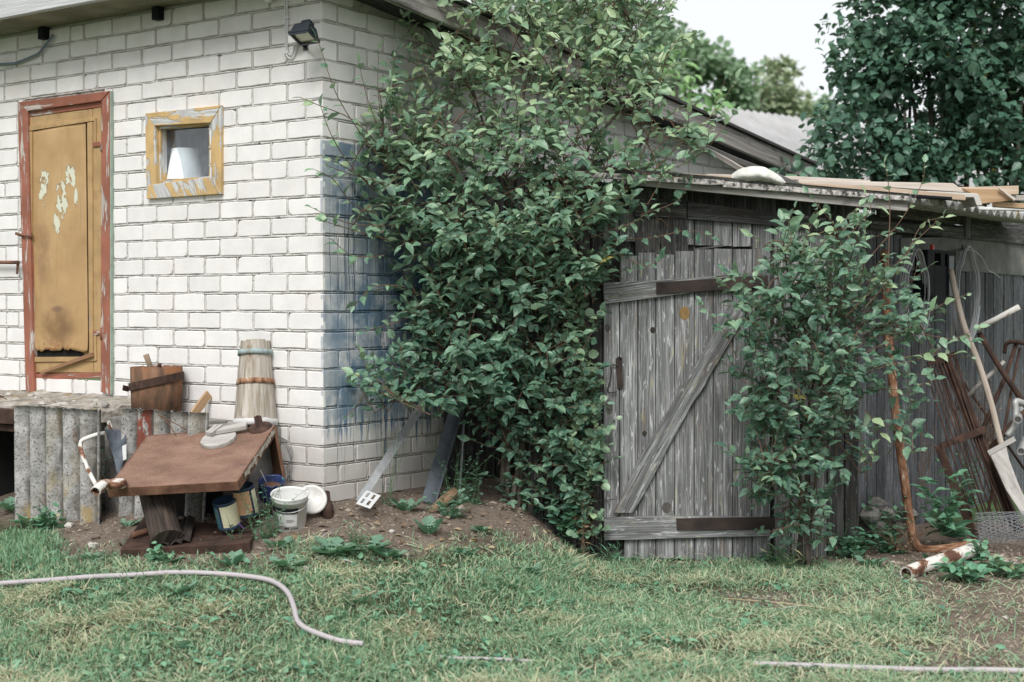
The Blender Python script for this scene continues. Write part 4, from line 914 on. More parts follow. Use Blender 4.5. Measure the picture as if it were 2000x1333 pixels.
def corr_sheet(name, label, px0, px1, yt, yb, off, waves, amp, m, extra=None, bow=0.0, bx=0.0):
    """corrugated sheet standing upright parallel to the door wall"""
    s0, s1 = LW.sz(px0, yt, off)[0], LW.sz(px1, yt, off)[0]; z0 = LW.pt((px0 + px1) / 2, yb, off).z; z1 = LW.pt((px0 + px1) / 2, yt, off).z
    mb = MB(); na, nz_ = waves * 12, 14
    for side, th in ((0, 0.0), (1, -.008)):
        g = []
        for r in range(nz_ + 1):
            f = r / nz_
            for k in range(na + 1):
                q = k / na; s = s0 + (s1 - s0) * q + bx * (1 - f) ** 2
                z = z0 + (z1 - z0) * f + (.006 * noise.noise(V((k * .5, r * 3, 1))) if r in (0, nz_) else 0)
                g.append(LW.w(s, z, off + amp * math.cos(2 * math.pi * waves * q) + th + bow * (1 - f) + .003 * noise.noise(V((q * 3, f * 3, 8)))))
        i = mb.add(g)
        if side == 0: iA = i
        for r in range(nz_):
            for k in range(na):
                a = i + r * (na + 1) + k; f = (a, a + 1, a + na + 2, a + na + 1); mm = 1 if (extra and extra(k / na, r / nz_)) else 0
                mb.face(f if side else f[::-1], [(waves * kk / na, rr_ / nz_) for kk, rr_ in (((k, r), (k + 1, r), (k + 1, r + 1), (k, r + 1)) if side else ((k, r + 1), (k + 1, r + 1), (k + 1, r), (k, r)))], True, mm)
    iB = i; N1 = na + 1
    for k in range(na): mb.face((iA + nz_ * N1 + k, iA + nz_ * N1 + k + 1, iB + nz_ * N1 + k + 1, iB + nz_ * N1 + k), [(0, 0), (.1, 0), (.1, .01), (0, .01)])
    for k in (0, na):
        for r in range(nz_): mb.face((iA + r * N1 + k, iA + (r + 1) * N1 + k, iB + (r + 1) * N1 + k, iB + r * N1 + k), [(0, 0), (.1, 0), (.1, .01), (0, .01)])
    return mb.build(name, m, None, label=label, cat='corrugated sheet')
def sheetmat(name, rust, red=False):
    m, t, b, out = _nodes(name); uv = coord(t, 'UV'); ps = coord(t, 'P')
    c = ramp(t, nz(t, ps, 9, 9, 0, .7), [(.32, (.16, .155, .145)), (.5, (.32, .315, .30)), (.68, (.50, .49, .47))])
    if red: c = mixc(t, mrange(t, nz(t, ps, (30, 30, 14), 7), .40, .52), c, (.20, .06, .042))
    c = mixc(t, mth(t, 'MULTIPLY', mrange(t, nz(t, ps, 85, 6), .52, .64), .8), c, (.07, .07, .065))
    sp = t.nodes.new('ShaderNodeSeparateXYZ'); t.links.new(uv, sp.inputs[0]); u_, v_ = sp.outputs[0], sp.outputs[1]
    # rain grime down the troughs, doubling as painted trough shade
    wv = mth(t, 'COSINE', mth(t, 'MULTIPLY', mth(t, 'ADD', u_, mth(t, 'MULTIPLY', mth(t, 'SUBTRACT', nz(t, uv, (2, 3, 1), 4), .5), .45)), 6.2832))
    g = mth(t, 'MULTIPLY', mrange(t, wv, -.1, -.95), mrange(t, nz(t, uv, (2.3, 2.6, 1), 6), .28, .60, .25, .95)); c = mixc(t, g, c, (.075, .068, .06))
    if rust:
        r = mth(t, 'MULTIPLY', mrange(t, wv, .0, -.9), mrange(t, nz(t, uv, (1.1, 1.6, 1), 5), .50, .64)); c = mixc(t, mth(t, 'MULTIPLY', r, .9), c, (.20, .095, .045))
    y_ = mth(t, 'MULTIPLY', mrange(t, nz(t, ps, (8, 8, 4), 6), .52, .68), mrange(t, v_, .15, .55, 1, .25)); c = mixc(t, mth(t, 'MULTIPLY', y_, .75), c, (.34, .25, .09))
    t.links.new(c, b.inputs['Base Color']); b.inputs['Roughness'].default_value = .95; b.inputs['Specular IOR Level'].default_value = .1
    bp = t.nodes.new('ShaderNodeBump'); bp.inputs['Strength'].default_value = .6; bp.inputs['Distance'].default_value = .004; t.links.new(nz(t, ps, 90, 7), bp.inputs['Height']); t.links.new(bp.outputs[0], b.inputs['Normal']); return m
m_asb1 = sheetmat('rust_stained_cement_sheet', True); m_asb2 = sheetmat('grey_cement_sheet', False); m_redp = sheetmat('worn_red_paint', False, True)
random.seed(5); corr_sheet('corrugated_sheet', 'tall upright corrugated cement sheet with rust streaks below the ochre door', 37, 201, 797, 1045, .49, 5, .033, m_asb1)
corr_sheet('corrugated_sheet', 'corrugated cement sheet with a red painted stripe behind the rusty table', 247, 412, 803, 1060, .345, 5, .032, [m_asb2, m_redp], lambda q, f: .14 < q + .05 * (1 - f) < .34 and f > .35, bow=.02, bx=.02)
# plinth that carries the tub and the board behind the striped sheet
mb = MB(); sa_, sb_ = LW.sz(422, 820, .1)[0], LW.sz(258, 820, .1)[0]; zp = LW.pt(306, 806, .18).z - .03
quadbox(mb, LW, sa_, sb_, .014, .30, .1, zp, .1, zp); pz2 = P(499, 833, 7.55).z - .002; quadbox(mb, LW, LW.sz(527, 820, .1)[0], sa_ - .001, .014, .25, .1, pz2, .1, pz2); mb.build('concrete_plinth', m_conc, None, bevel=.01, label='low concrete plinth against the brick wall carrying the rusty tub', cat='plinth')
# rusty stave tub
c = LW.pt(306, 800, .17); zt = LW.pt(306, 716, .17).z; rr = 50 / FPX * c.y * 1.0
tub = thing('rusty_tub', 'rusty brown stave tub with a loose slanting hoop behind the striped sheet', 'tub', (c.x, c.y, zp))
m_tub = mat('rusty_stained_staves', [(.25, (.035, .025, .018)), (.45, (.11, .065, .04)), (.6, (.19, .10, .06)), (.8, (.24, .17, .12))], scale=(5, 14, 4), dist=.5, rough=.9, bump=.6, layers=[((.24, .10, .045), (5, 6, 4), .50, .66), ((.05, .045, .04), (2, 4, 3), .58, .74)])
mb = MB(); mb.lathe((c.x, c.y, zp), UP, [(.001, .0), (rr * .95, 0), (rr * .985, (zt - zp) * .5), (rr, zt - zp - .002), (rr - .016, zt - zp), (rr - .02, .03), (.001, .03)], 40, wob=.006); mb.build('body', m_tub, tub)
mb = MB(); hz = LW.pt(306, 745, .17).z; N = 44; ring = [V((c.x + (rr + .006) * math.cos(6.283 * k / N), c.y + (rr + .006) * math.sin(6.283 * k / N), hz + .032 * math.cos(6.283 * k / N) + .004 * noise.noise(V((k, 2, 2))))) for k in range(N)]
for k in range(N): mb.beam(ring[k], ring[(k + 1) % N] + (ring[(k + 1) % N] - ring[k]) * .04, .042, .005, tn=.5)
p = P(256, 740, c.y - .1); mb.beam(ring[N // 2] + V((0, -.03, -.01)), ring[N // 2] + V((-.02, -.07, .0)), .03, .004); mb.build('hoop', m_darkrust, tub)
m_handle = mat('old_handle_wood', [(.3, (.17, .12, .08)), (.6, (.29, .22, .16)), (.8, (.36, .29, .22))], scale=(3, 40, 3), rough=.7, bump=.2)
mb = MB(); mb.tube([V((c.x + .01, c.y, zp + .06)), P(292, 712, c.y), P(285, 693, c.y - .01)], [.014, .015, .017], 8); mb.build('hammer', m_handle, None, label='wooden hammer handle sticking out of the rusty tub', cat='hammer')
mb = MB(); mb.tube([V((c.x + .03, c.y + .02, zp + .06)), P(311, 717, c.y)], .010, 8); mb.tube([P(311, 718, c.y), P(312, 710, c.y)], .013, 6); mb.build('bolt', m_darkrust, None, label='short rusty bolt end showing above the rim of the rusty tub', cat='bolt')
mb = MB(); a, b_ = LW.pt(376, 812, .16), LW.pt(408, 770, .03); mb.beam(a, b_, .05, .016, up=LW.n + V((0, 0, .2))); mb.build('board_offcut', m_pine2, None, bevel=.002, label='short tan board leaning on the bricks between tub and stave churn', cat='board')
# items in the gap between the two sheets
mb = MB(); wp(mb, LW, [(222, 815), (246, 815), (246, 845), (222, 845)], .20, .12); mb.build('grey_can', plain('dull_tin', (.40, .39, .37), rough=.5, metallic=.3), None, bevel=.004, label='dull grey tin in the gap between the corrugated sheets', cat='tin')
mb = MB(); mb.beam(LW.pt(212, 823, .3), LW.pt(222, 850, .3), .022, .012); mb.build('white_stick', m_flake, None, label='short white stick beside the dull tin between the sheets', cat='stick')
mb = MB(); f = [LW.pt(x, y, o) for x, y, o in ((203, 838, .36), (246, 841, .36), (241, 900, .42), (234, 925, .44), (228, 925, .44), (222, 895, .42))]; mb.prism(f, LW.n * -.006)
mb.build('shovel_blade', mat('slate_blue_sheet', [(.3, (.055, .065, .08)), (.55, (.11, .125, .15)), (.8, (.20, .215, .24))], scale=(16, 16, 16), kind='P', rough=.75, bump=.3), None, bevel=.002, label='slate blue tapered metal sheet between the corrugated sheets', cat='metal sheet')
mb = MB(); wp(mb, LW, [(238, 872), (246, 868), (246, 898), (240, 900)], .46, .006); mb.build('white_scrap', m_white, None, bevel=.002, label='small white plastic scrap beside the slate blue sheet', cat='plastic scrap')
mb = MB(); q = [(204, 846, .46), (190, 849, .5), (170, 856, .55), (159, 862, .57), (157, 872, .58), (160, 886, .6), (168, 908, .62), (178, 930, .64), (188, 948, .66)]
mb.tube(smooth([LW.pt(x, y, o) for x, y, o in q], 4), .0115, 10); mb.build('bent_tube', m_flake, None, label='thin bent tube with flaking white paint beside the tall cement sheet', cat='bent tube')

# ------------------------------------------------------------------ rusty table with all that lies on it and below
FL, FR, BRp, BLp = P(208, 955, 7.03), P(463, 941, 6.88), P(537, 831, 7.40), P(288, 851, 7.55)
tn_ = (FR - FL).cross(BLp - FL).normalized(); tn_ = tn_ if tn_.z > 0 else -tn_
tab = thing('rusty_table', 'tilted rusty sheet steel table propped in front of the white wall', 'table', P(370, 1075, 7.15))
mb = MB(); nx_, ny_ = 30, 24
def tp(u, v, h=0):
    p = (FL * (1 - u) + FR * u) * (1 - v) + (BLp * (1 - u) + BRp * u) * v
    return p + tn_ * (h + .004 * noise.noise(V((u * 3, v * 3, 4))) + (.003 * noise.noise(V((u * 14, v * 14, 2)))))
i = mb.add([tp(u / nx_, v / ny_) for v in range(ny_ + 1) for u in range(nx_ + 1)])
for v in range(ny_):
    for u in range(nx_): a = i + v * (nx_ + 1) + u; mb.face((a, a + 1, a + nx_ + 2, a + nx_ + 1), [(u / nx_ * .8, v / ny_ * .6), ((u + 1) / nx_ * .8, v / ny_ * .6), ((u + 1) / nx_ * .8, (v + 1) / ny_ * .6), (u / nx_ * .8, (v + 1) / ny_ * .6)], True)
def tabpt(px, py, h=0.0):
    d = ray(px, py); return CAM + d * ((FL + tn_ * h - CAM).dot(tn_) / d.dot(tn_))
top = mb.build('tabletop', m_rusttop, tab); sm_ = top.modifiers.new('s', 'SOLIDIFY'); sm_.thickness = .004
mb = MB(); H = .048
for p, q in ((FL, FR), (FR, BRp), (BRp, BLp), (BLp, FL)):
    o = (q - p).cross(tn_).normalized(); o = o if o.dot(p - (FL + BRp) / 2) > 0 else -o
    mb.prism([p + o * .002 + tn_ * .001, q + o * .002 + tn_ * .001, q + o * .002 - tn_ * H, p + o * .002 - tn_ * H], o * -.006, grain=q - p)
mb.build('rim', m_rust, tab, bevel=.002)
mb = MB(); A = BRp + V((.0, .0, -.01)); mb.prism([A, P(558, 945, 7.45), P(532, 948, 7.57), P(505, 850, 7.6)], V((-.008, .004, 0))); mb.beam(A, P(557, 945, 7.45), .035, .012, up=(0, 1, 0)); mb.build('side_plate', m_rust, tab, bevel=.001)
m_angd = plain('black_table_shade', (.018, .015, .014), rough=.9)
mb = MB(); mb.prism([P(300, 860, 7.5), P(500, 850, 7.42), P(520, 985, 7.5), P(330, 1045, 7.56)], V((0, .006, 0))); mb.build('shade_plate', m_angd, tab)  # added black sheet standing in for the shade under the table
mb = MB()
for k in range(9):
    v = random.uniform(.35, .98); c = tp(1.0, v) + V((.004, -.004, 0)); L = random.uniform(.012, .04)
    a = c - tn_ * random.uniform(0, .02); mb.tube([a, a + V((random.uniform(-.01, .012), -.008, -L * .6)), a + V((random.uniform(-.01, .015), -.012, -L))], [.003, .0024, .001], 4)
q = V((.004, -.003, 0)); vs9 = [.14 + .80 * k / 40 for k in range(41)]; lo9 = [max(.004, .026 + .024 * noise.noise(V((k * .33, 5, 1))) + .010 * noise.noise(V((k * 1.1, 3, 1)))) for k in range(41)]
for k in range(40):
    mb.poly([tp(1.004, vs9[k], -.002) + q, tp(1.004, vs9[k], -lo9[k]) + q * 1.6, tp(1.004, vs9[k + 1], -lo9[k + 1]) + q * 1.6, tp(1.004, vs9[k + 1], -.002) + q], [(vs9[k], 0), (vs9[k], lo9[k]), (vs9[k + 1], lo9[k + 1]), (vs9[k + 1], 0)])
ft = mb.build('frayed_lining', mat('pale_frayed_felt', [(.3, (.17, .13, .10)), (.55, (.34, .31, .26)), (.8, (.48, .45, .39))], scale=(30, 30, 30), rough=1, bump=.6), tab); ft['kind'] = 'stuff'
# elbow pipe lying on the corner
mb = MB(); q = smooth([tabpt(238, 945, -.006), tabpt(238, 945, .018), tabpt(238, 945, .034) + V((-.006, -.004, 0)), tabpt(238, 945, .044) + V((-.028, -.012, 0)), tabpt(238, 945, .034) + V((-.055, -.03, 0)), P(200, 948, 6.9), P(187, 960, 6.84)], 6); mb.tube(q, .026, 16, cap=False); mb.tube([q[-1], q[-1] + (q[-1] - q[-2]).normalized() * .002], [.026, .021], 16, cap=False); mb.tube(q[-8:], .021, 14, cap=False)
dn_ = (q[-2] - q[-1]).normalized(); mb.tube([q[-6], q[-6] + dn_ * .002], .0225, 14)
mb.build('pipe_elbow', m_flake, None, label='bent pipe elbow with flaking white paint on the corner of the rusty table', cat='pipe')
# bleached wooden disc with a crossbar
c = tp(.70, .74, .002); disc = thing('wooden_disc', 'bleached wooden disc with a cracked crossbar lying on the rusty table', 'wooden disc', c)
m_bl = mat('bleached_cracked_wood', [(.26, (.13, .118, .105)), (.42, (.34, .322, .30)), (.75, (.50, .482, .455))], scale=(6, 34, 4), dist=.8, rough=.95, bump=.8, bscale=(7, 40, 7))
mb = MB(); c0 = tabpt(427, 858, .014); n = 30; rx = .092
e1 = (FR - FL).normalized(); e2 = tn_.cross(e1)
out = [c0 + e1 * rx * (1 + .05 * noise.noise(V((k * .6, 1, 1)))) * math.cos(6.283 * k / n) + e2 * rx * (1 + .05 * noise.noise(V((k * .6, 3, 1)))) * math.sin(6.283 * k / n) for k in range(n)]
mb.prism([p + tn_ * .010 for p in out], tn_ * -.022, grain=e1); mb.build('disc', m_bl, disc, bevel=.004)
mb = MB(); mb.beam(c0 + tn_ * .022 + e1 * -.03 + e2 * .05, c0 + tn_ * .026 + e1 * .13 + e2 * .085, .05, .026, up=e2, jit=.004); mb.beam(c0 + tn_ * .024 + e1 * -.05 + e2 * .012, c0 + tn_ * .032 + e1 * -.02 + e2 * .085, .05, .028, up=e1, jit=.005); mb.build('crossbar', m_bl, disc, bevel=.003)
# stave churn
p0 = P(499, 833, 7.55); p1 = P(499, 668, 7.62); ax = (p1 - p0); Lc = ax.length; ax.normalize(); k0 = 43 / FPX * 7.5; k1 = 29 / FPX * 7.5
ch = thing('wooden_churn', 'tall tapering wooden stave churn with two iron hoops against the white wall', 'churn', p0)
mb = MB(); NS = 13; N = NS * 4
def rad(h): return k0 + (k1 - k0) * h / Lc
g = []; hs = [0, .02, .06, Lc * .3, Lc * .55, Lc * .8, Lc]
aa = ax.orthogonal().normalized(); bb = ax.cross(aa)
topj = [random.uniform(-.006, .006) for _ in range(NS)]; toned = [random.random() for _ in range(NS)]
for h in hs:
    for k in range(N):
        st_, q = divmod(k, 4); th = 6.283 * (st_ + (0.02, .34, .66, .98)[q]) / NS; r = rad(h) * (1 if q in (1, 2) else .988)
        hh_ = h + (topj[st_] if h == Lc else 0); g.append(p0 + ax * hh_ + (aa * math.cos(th) + bb * math.sin(th)) * r)
i = mb.add(g); I2 = None
for r in range(len(hs) - 1):
    for k in range(N):
        k2 = (k + 1) % N; ou = toned[k // 4] * 5; mb.face((i + r * N + k, i + r * N + k2, i + (r + 1) * N + k2, i + (r + 1) * N + k), [(ou + hs[r], k * .012), (ou + hs[r], k * .012 + .012), (ou + hs[r + 1], k * .012 + .012), (ou + hs[r + 1], k * .012)], False, 0, toned[k // 4])
g = []
for h in (Lc, .1):
    for k in range(N):
        st_ = k // 4; th = 6.283 * (k + .5) / N; g.append(p0 + ax * (h + (topj[st_] if h == Lc else 0)) + (aa * math.cos(th) + bb * math.sin(th)) * (rad(h) - .014))
j = mb.add(g)
for k in range(N):
    k2 = (k + 1) % N; a = i + (len(hs) - 1) * N; mb.face((a + k, a + k2, j + k2, j + k), [(0, 0), (.01, 0), (.01, .01), (0, .01)]); mb.face((j + k, j + k2, j + N + k2, j + N + k), [(0, 0), (.01, 0), (.01, .1), (0, .1)])
mb.face([i + k for k in range(N)][::-1], [(0, 0)] * N)
mb.build('staves', mat('bleached_staves', [(.22, (.12, .095, .07)), (.42, (.29, .25, .20)), (.6, (.42, .385, .34)), (.8, (.52, .49, .45))], scale=(4, 50, 3), dist=.6, rough=.95, bump=.7, tone=.13, layers=[((.15, .085, .045), (6, 10, 3), .58, .75)]), ch)
for (py, mm, hgt) in ((690, mat('verdigris_hoop', [(.3, (.21, .19, .15)), (.5, (.26, .33, .33)), (.8, (.40, .48, .48))], scale=(12, 30, 12), rough=.8, bump=.3), .026), (747, m_flakerust, .028)):
    h = (833 - py) / 165 * Lc; mb = MB(); r0, r1 = rad(h - hgt / 2) + .005, rad(h + hgt / 2) + .004
    if py == 690: r0 += .006; r1 += .007
    mb.lathe(p0, ax + V((0, 0, 0)), [(r0 - .004, h - hgt / 2), (r0, h - hgt / 2), (r1, h + hgt / 2), (r1 - .004, h + hgt / 2)], 40, wob=.003); mb.build('hoop', mm, ch)
mb = MB(); mb.lathe(p0, ax, [(rad(0) - .01, .001), (rad(0) + .002, .002), (rad(.0) + .0015, .035), (rad(.04) - .004, .037)], 40, wob=.008); mb.build('white_base_band', mat('chalky_band', [(.3, (.44, .43, .42)), (.7, (.66, .655, .65))], scale=(6, 6, 6), rough=.9), ch)
# flange with pipe stub
c = tp(.955, .86, .004); c = tabpt(508, 837, .006)
mb = MB(); mb.lathe(c, tn_ + V((0, -.1, .2)), [(.028, 0), (.062, 0), (.064, .006), (.056, .011), (.038, .010), (.021, .016), (.0195, .066), (.0155, .066), (.0155, .01)], 24, wob=.004)
mb.build('pipe_flange', m_darkrust, None, label='rusty round flange with a pipe stub on the back corner of the table', cat='flange')
mb = MB(); mb.tube(smooth([tp(.20, .98, .05) + V((-.06, .0, .06)), tp(.27, .98, .05), tp(.36, .97, .004)]), .0026, 5); mb.tube(smooth([tp(.20, .98, .05) + V((-.06, .0, .06)), tp(.2, .98, .06), tp(.25, .93, .004)]), .0026, 5)
mb.build('bent_wire', m_rust, None, label='bent rusty wire on the back edge of the table before the red stripe', cat='wire')
# under the table
bFL, bFR, bBR, bBL = P(234, 1074, 7.0), P(487, 1060, 6.82), P(503, 1030, 7.25), P(280, 1010, 7.5)
mb = MB(); nrm_ = (bFR - bFL).cross(bBL - bFL).normalized(); nrm_ = nrm_ if nrm_.z > 0 else -nrm_
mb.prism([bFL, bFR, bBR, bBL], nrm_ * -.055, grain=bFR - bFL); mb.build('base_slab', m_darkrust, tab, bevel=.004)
slabz = lambda px, py: (lambda d: CAM + d * ((bFL - CAM).dot(nrm_) / d.dot(nrm_)))(ray(px, py))
lg = MB(); a, b_ = slabz(328, 1062), P(300, 955, 7.28); N = 14
pts = [a + (b_ - a) * (k / 8) for k in range(9)]; lg.tube(pts, [.078 * (1 + .12 * noise.noise(V((k, 3, 1)))) + (.012 if k == 0 else 0) for k in range(9)], 18)
m_log = mat('dark_split_log', [(.3, (.014, .011, .010)), (.5, (.045, .034, .028)), (.66, (.10, .075, .06)), (.85, (.24, .19, .15))], scale=(3, 40, 3), dist=1, rough=.95, bump=1, bscale=(4, 60, 4), bdist=.012)
lg.build('log_prop', m_log, tab)
m_ang = mat('dark_angle_iron', [(.3, (.018, .016, .016)), (.6, (.055, .045, .042)), (.8, (.12, .075, .055))], scale=(5, 20, 5), rough=.6, bump=.3)
for k, (x0, y0, x1, y1) in enumerate(((318, 1066, 352, 1022), (344, 1064, 362, 1016), (360, 1060, 370, 1014))):
    a, b_ = slabz(x0, y0) + nrm_ * .01, slabz(x1, y1) + nrm_ * .012; d = (b_ - a).normalized(); sd_ = d.cross(nrm_); mb = MB()
    mb.beam(a + sd_ * .012, b_ + sd_ * .012, .003, .036, up=nrm_ + sd_ * .7); mb.beam(a - sd_ * .012, b_ - sd_ * .012, .003, .036, up=nrm_ - sd_ * .7)
    mb.build('angle_iron', m_ang, None, label=['rusty angle iron leaning nearest the log under the table', 'middle of the three dark angle irons on the base slab', 'dark angle iron nearest the paint cans on the base slab'][k], cat='angle iron', group='angle irons on the base slab')
mb = MB(); a, b_ = slabz(258, 1052) + nrm_ * .016, slabz(300, 1040) + nrm_ * .016; mb.tube([a, b_], .016, 10); mb.build('rusty_rod', m_rust, None, label='short rusty pipe lying on the slab left of the log', cat='pipe')
# cans, pot, bucket, lid
m_lab = mat('cream_label', [(.3, (.55, .52, .33)), (.7, (.70, .68, .50))], scale=(8, 8, 8), rough=.5, bump=0, layers=[((.30, .28, .20), (60, 220, 1), .60, .66)])
m_labo = mat('orange_cream_label', [(.3, (.58, .33, .19)), (.5, (.64, .40, .24)), (.56, (.66, .64, .42)), (.8, (.70, .68, .50))], scale=(3, 1.2, 3), rough=.5, bump=0)
m_navy = plain('navy_tin', (.020, .040, .075), rough=.4); m_teal = mat('teal_orange_print', [(.35, (.03, .10, .13)), (.52, (.05, .14, .16)), (.58, (.42, .20, .05)), (.8, (.48, .26, .08))], scale=(10, 10, 10), rough=.45, bump=0)
def patch(mb, c, ax, r, a0, a1, h0, h1, mi=0, off=.0008, taper=0.0, n=10):
    """curved label on a round can; angles in degrees, 0 faces the camera, positive to the right"""
    ax = V(ax).normalized(); f = CAM - V(c); f = (f - ax * f.dot(ax)).normalized(); rt = ax.cross(f)
    g = []
    for k in range(n + 1):
        a = RAD(a0 + (a1 - a0) * k / n)
        for h in (h0, h1): g.append(V(c) + ax * h + (f * math.cos(a) + rt * math.sin(a)) * (r + taper * h + off))
    i = mb.add(g); L = RAD(a1 - a0) * r
    for k in range(n): mb.face((i + 2 * k, i + 2 * k + 2, i + 2 * k + 3, i + 2 * k + 1), [(k / n * L, h0), ((k + 1) / n * L, h0), ((k + 1) / n * L, h1), (k / n * L, h1)], True, mi)
def can(c, ax, r, h, label, lab, side, spec):
    t_ = thing('paint_can', label, 'paint can', c, 'paint cans under the table')
    mb = MB(); mb.lathe(c, ax, [(.001, 0), (r, 0), (r + .0018, .003), (r, .006), (r, h - .008), (r + .002, h - .004), (r, h), (r - .004, h + .001), (r - .006, h - .006), (.001, h - .006)], 40); mb.build('body', m_navy, t_)
    mb = MB(); patch(mb, c, ax, r, *spec[0], .016, h - .014); mb.build('paper_label', lab, t_)
    mb = MB(); patch(mb, c, ax, r, *spec[1], .010, h - .018); mb.build('printed_stripe', side, t_)
    mb = MB()
    bw_ = spec[2]
    for k in range(5): patch(mb, c, ax, r, bw_ + k * 4, bw_ + k * 4 + 2.4, .018, .030, 0, .0014, n=2)
    mb.build('barcode', m_black, t_)
c1 = slabz(449, 1028) + nrm_ * .001; can(c1, (-.16, -.30, 1), .058, .142, 'dented paint can with a cream label and dark lid on the base slab', m_lab, m_teal, ((-32, 78), (-78, -44), -2))
c2 = P(484, 1004, 7.16); can(c2, (-.15, -.25, 1), .058, .150, 'paint can with an orange and cream label behind the first can', m_labo, m_lab, ((-60, 28), (40, 80), 16))
c = P(531, 977, 7.32); pot = thing('enamel_pot', 'dented blue enamel pot with a bent rim between table and white bucket', 'pot', c)
m_enam = mat('chipped_blue_enamel', [(.3, (.018, .028, .085)), (.55, (.030, .05, .14)), (.66, (.04, .06, .16)), (.70, (.13, .09, .07))], scale=(9, 9, 9), rough=.3, bump=.2, spec=.5)
mb = MB(); axp = V((.06, -.38, 1)); mb.lathe(c, axp, [(.001, 0), (.052, 0), (.064, .02), (.068, .06), (.066, .105), (.070, .112), (.067, .114), (.062, .105), (.062, .03), (.001, .012)], 34, wob=.012); mb.build('body', [m_enam], pot)
mb = MB(); mb.lathe(c, axp, [(.0, .07), (.0625, .072)], 30, wob=.006); mb.build('brown_residue', plain('brown_residue', (.16, .085, .05), rough=.6, var=.4), pot)
mb = MB(); mb.tube([P(508, 918, 7.24), P(523, 948, 7.28)], .0018, 5); mb.build('thin_rod', m_white, pot)
c = P(566, 1031, 7.12); c = V((c.x, c.y, c.z)); bk = thing('white_bucket', 'white plastic bucket with a dark label band beside the table', 'bucket', c)
axb = V((.04, -.26, 1)); r0, r1, hb_ = .077, .090, .185; tpb = .0845
mb = MB(); mb.lathe(c, axb, [(.001, .003), (r0 - .004, 0), (r0, .004), (r1 - .001, hb_ - .03), (r1, hb_ - .03), (r1, hb_ - .022), (r1 + .001, hb_ - .012), (r1 + .005, hb_ - .004), (r1 + .003, hb_), (r1 - .003, hb_), (r1 - .004, hb_ - .01), (r0 - .003, .006), (.001, .006)], 48)
mb.build('body', mat('scuffed_white_plastic', [(.3, (.62, .62, .60)), (.7, (.71, .71, .70))], scale=(6, 6, 6), rough=.42, bump=.1, layers=[((.42, .38, .33), (40, 40, 40), .68, .76)]), bk)
mb = MB(); patch(mb, c, axb, r0, -70, 28, .110, .136, 0, .0012, tpb, 16); mb.build('dark_band', m_black, bk)
mb = MB(); patch(mb, c, axb, r0, -40, 25, .040, .104, 0, .0008, tpb, 12); mb.build('paper_label', mat('worn_white_label', [(.35, (.58, .58, .57)), (.7, (.67, .67, .66))], scale=(5, 5, 5), rough=.6, bump=0), bk)
mb = MB()
for k in range(7): patch(mb, c, axb, r0, -20 + k * 2.6, -20 + k * 2.6 + 1.5, .022, .034, 0, .0015, tpb, 2)
mb.build('barcode', m_black, bk)
mb = MB()
for k, (a0, a1) in enumerate(((4, 8), (9.5, 12), (14, 19), (21, 24), (25, 30))): patch(mb, c, axb, r0, a0, a1, .024, .029, 0, .0015, tpb, 2)
mb.build('printed_line', m_black, bk)
mb = MB()
for hh_, a1 in ((.074, 12), (.068, 16), (.062, 9)): patch(mb, c, axb, r0, -12, a1, hh_, hh_ + .0022, 0, .0016, tpb, 4)
mb.build('printed_text', plain('grey_print', (.09, .09, .10), rough=.7), bk)
mb = MB(); f = (CAM - c).normalized(); rt_ = V((1, 0, 0)); mb.tube(smooth([c + axb * (hb_ - .035) + rt_ * (r1 + .002), c + axb * .10 + rt_ * .07 + f * .075, c + axb * .075 + f * .098 + rt_ * .0, c + axb * .09 + f * .075 - rt_ * .065, c + axb * (hb_ - .035) - rt_ * (r1 + .002)]), .0022, 6); mb.build('wire_handle', plain('steel_wire', (.40, .40, .41), rough=.4, metallic=.7), bk)
c = P(609, 976, 7.24); mb = MB(); axl = V((.16, -.62, .32)); mb.lathe(c, axl, [(.001, .004), (.058, .004), (.062, .010), (.070, .011), (.0775, .006), (.0775, -.006), (.074, -.006), (.072, .003), (.001, 0)], 40)
mb.build('bucket_lid', mat('translucent_grey_plastic', [(.3, (.47, .46, .42)), (.55, (.64, .63, .60)), (.8, (.72, .71, .69))], scale=(7, 7, 7), rough=.35, bump=.1, layers=[((.40, .33, .22), (3, 3, 3), .58, .72)]), None, label='round greyish plastic lid leaning on the wall behind the white bucket', cat='lid')
mb = MB(); a, b_ = P(640, 1012, 7.25), P(635, 962, 7.32); d = b_ - a; mb.tube([a - d * .3, a + d * .15, a + d * .16, a + d * .5, a + d * .52, a + d * .62, a + d * .64, b_], [.030, .030, .034, .034, .029, .031, .024, .024], 8, tn=.5)
mb.build('pipe_stub', m_darkrust, None, label='rusty threaded pipe stub standing in the soil at the house corner', cat='pipe')
mb = MB()
for k in range(4):
    o = .02 + .012 * k; mb.tube(smooth([LW.pt(541, 846 + k * 2, o), LW.pt(556 + k * 3, 865, o + .01), LW.pt(566 + k * 2, 893, o), LW.pt(568 - k * 3, 915, o + .012), LW.pt(560 + k * 6, 942, o)]), .0016, 5)
mb.build('loose_wire', plain('grey_wire', (.16, .17, .18), rough=.5, metallic=.4), None, label='tangle of thin grey wires hanging on the wall right of the table', cat='wire')

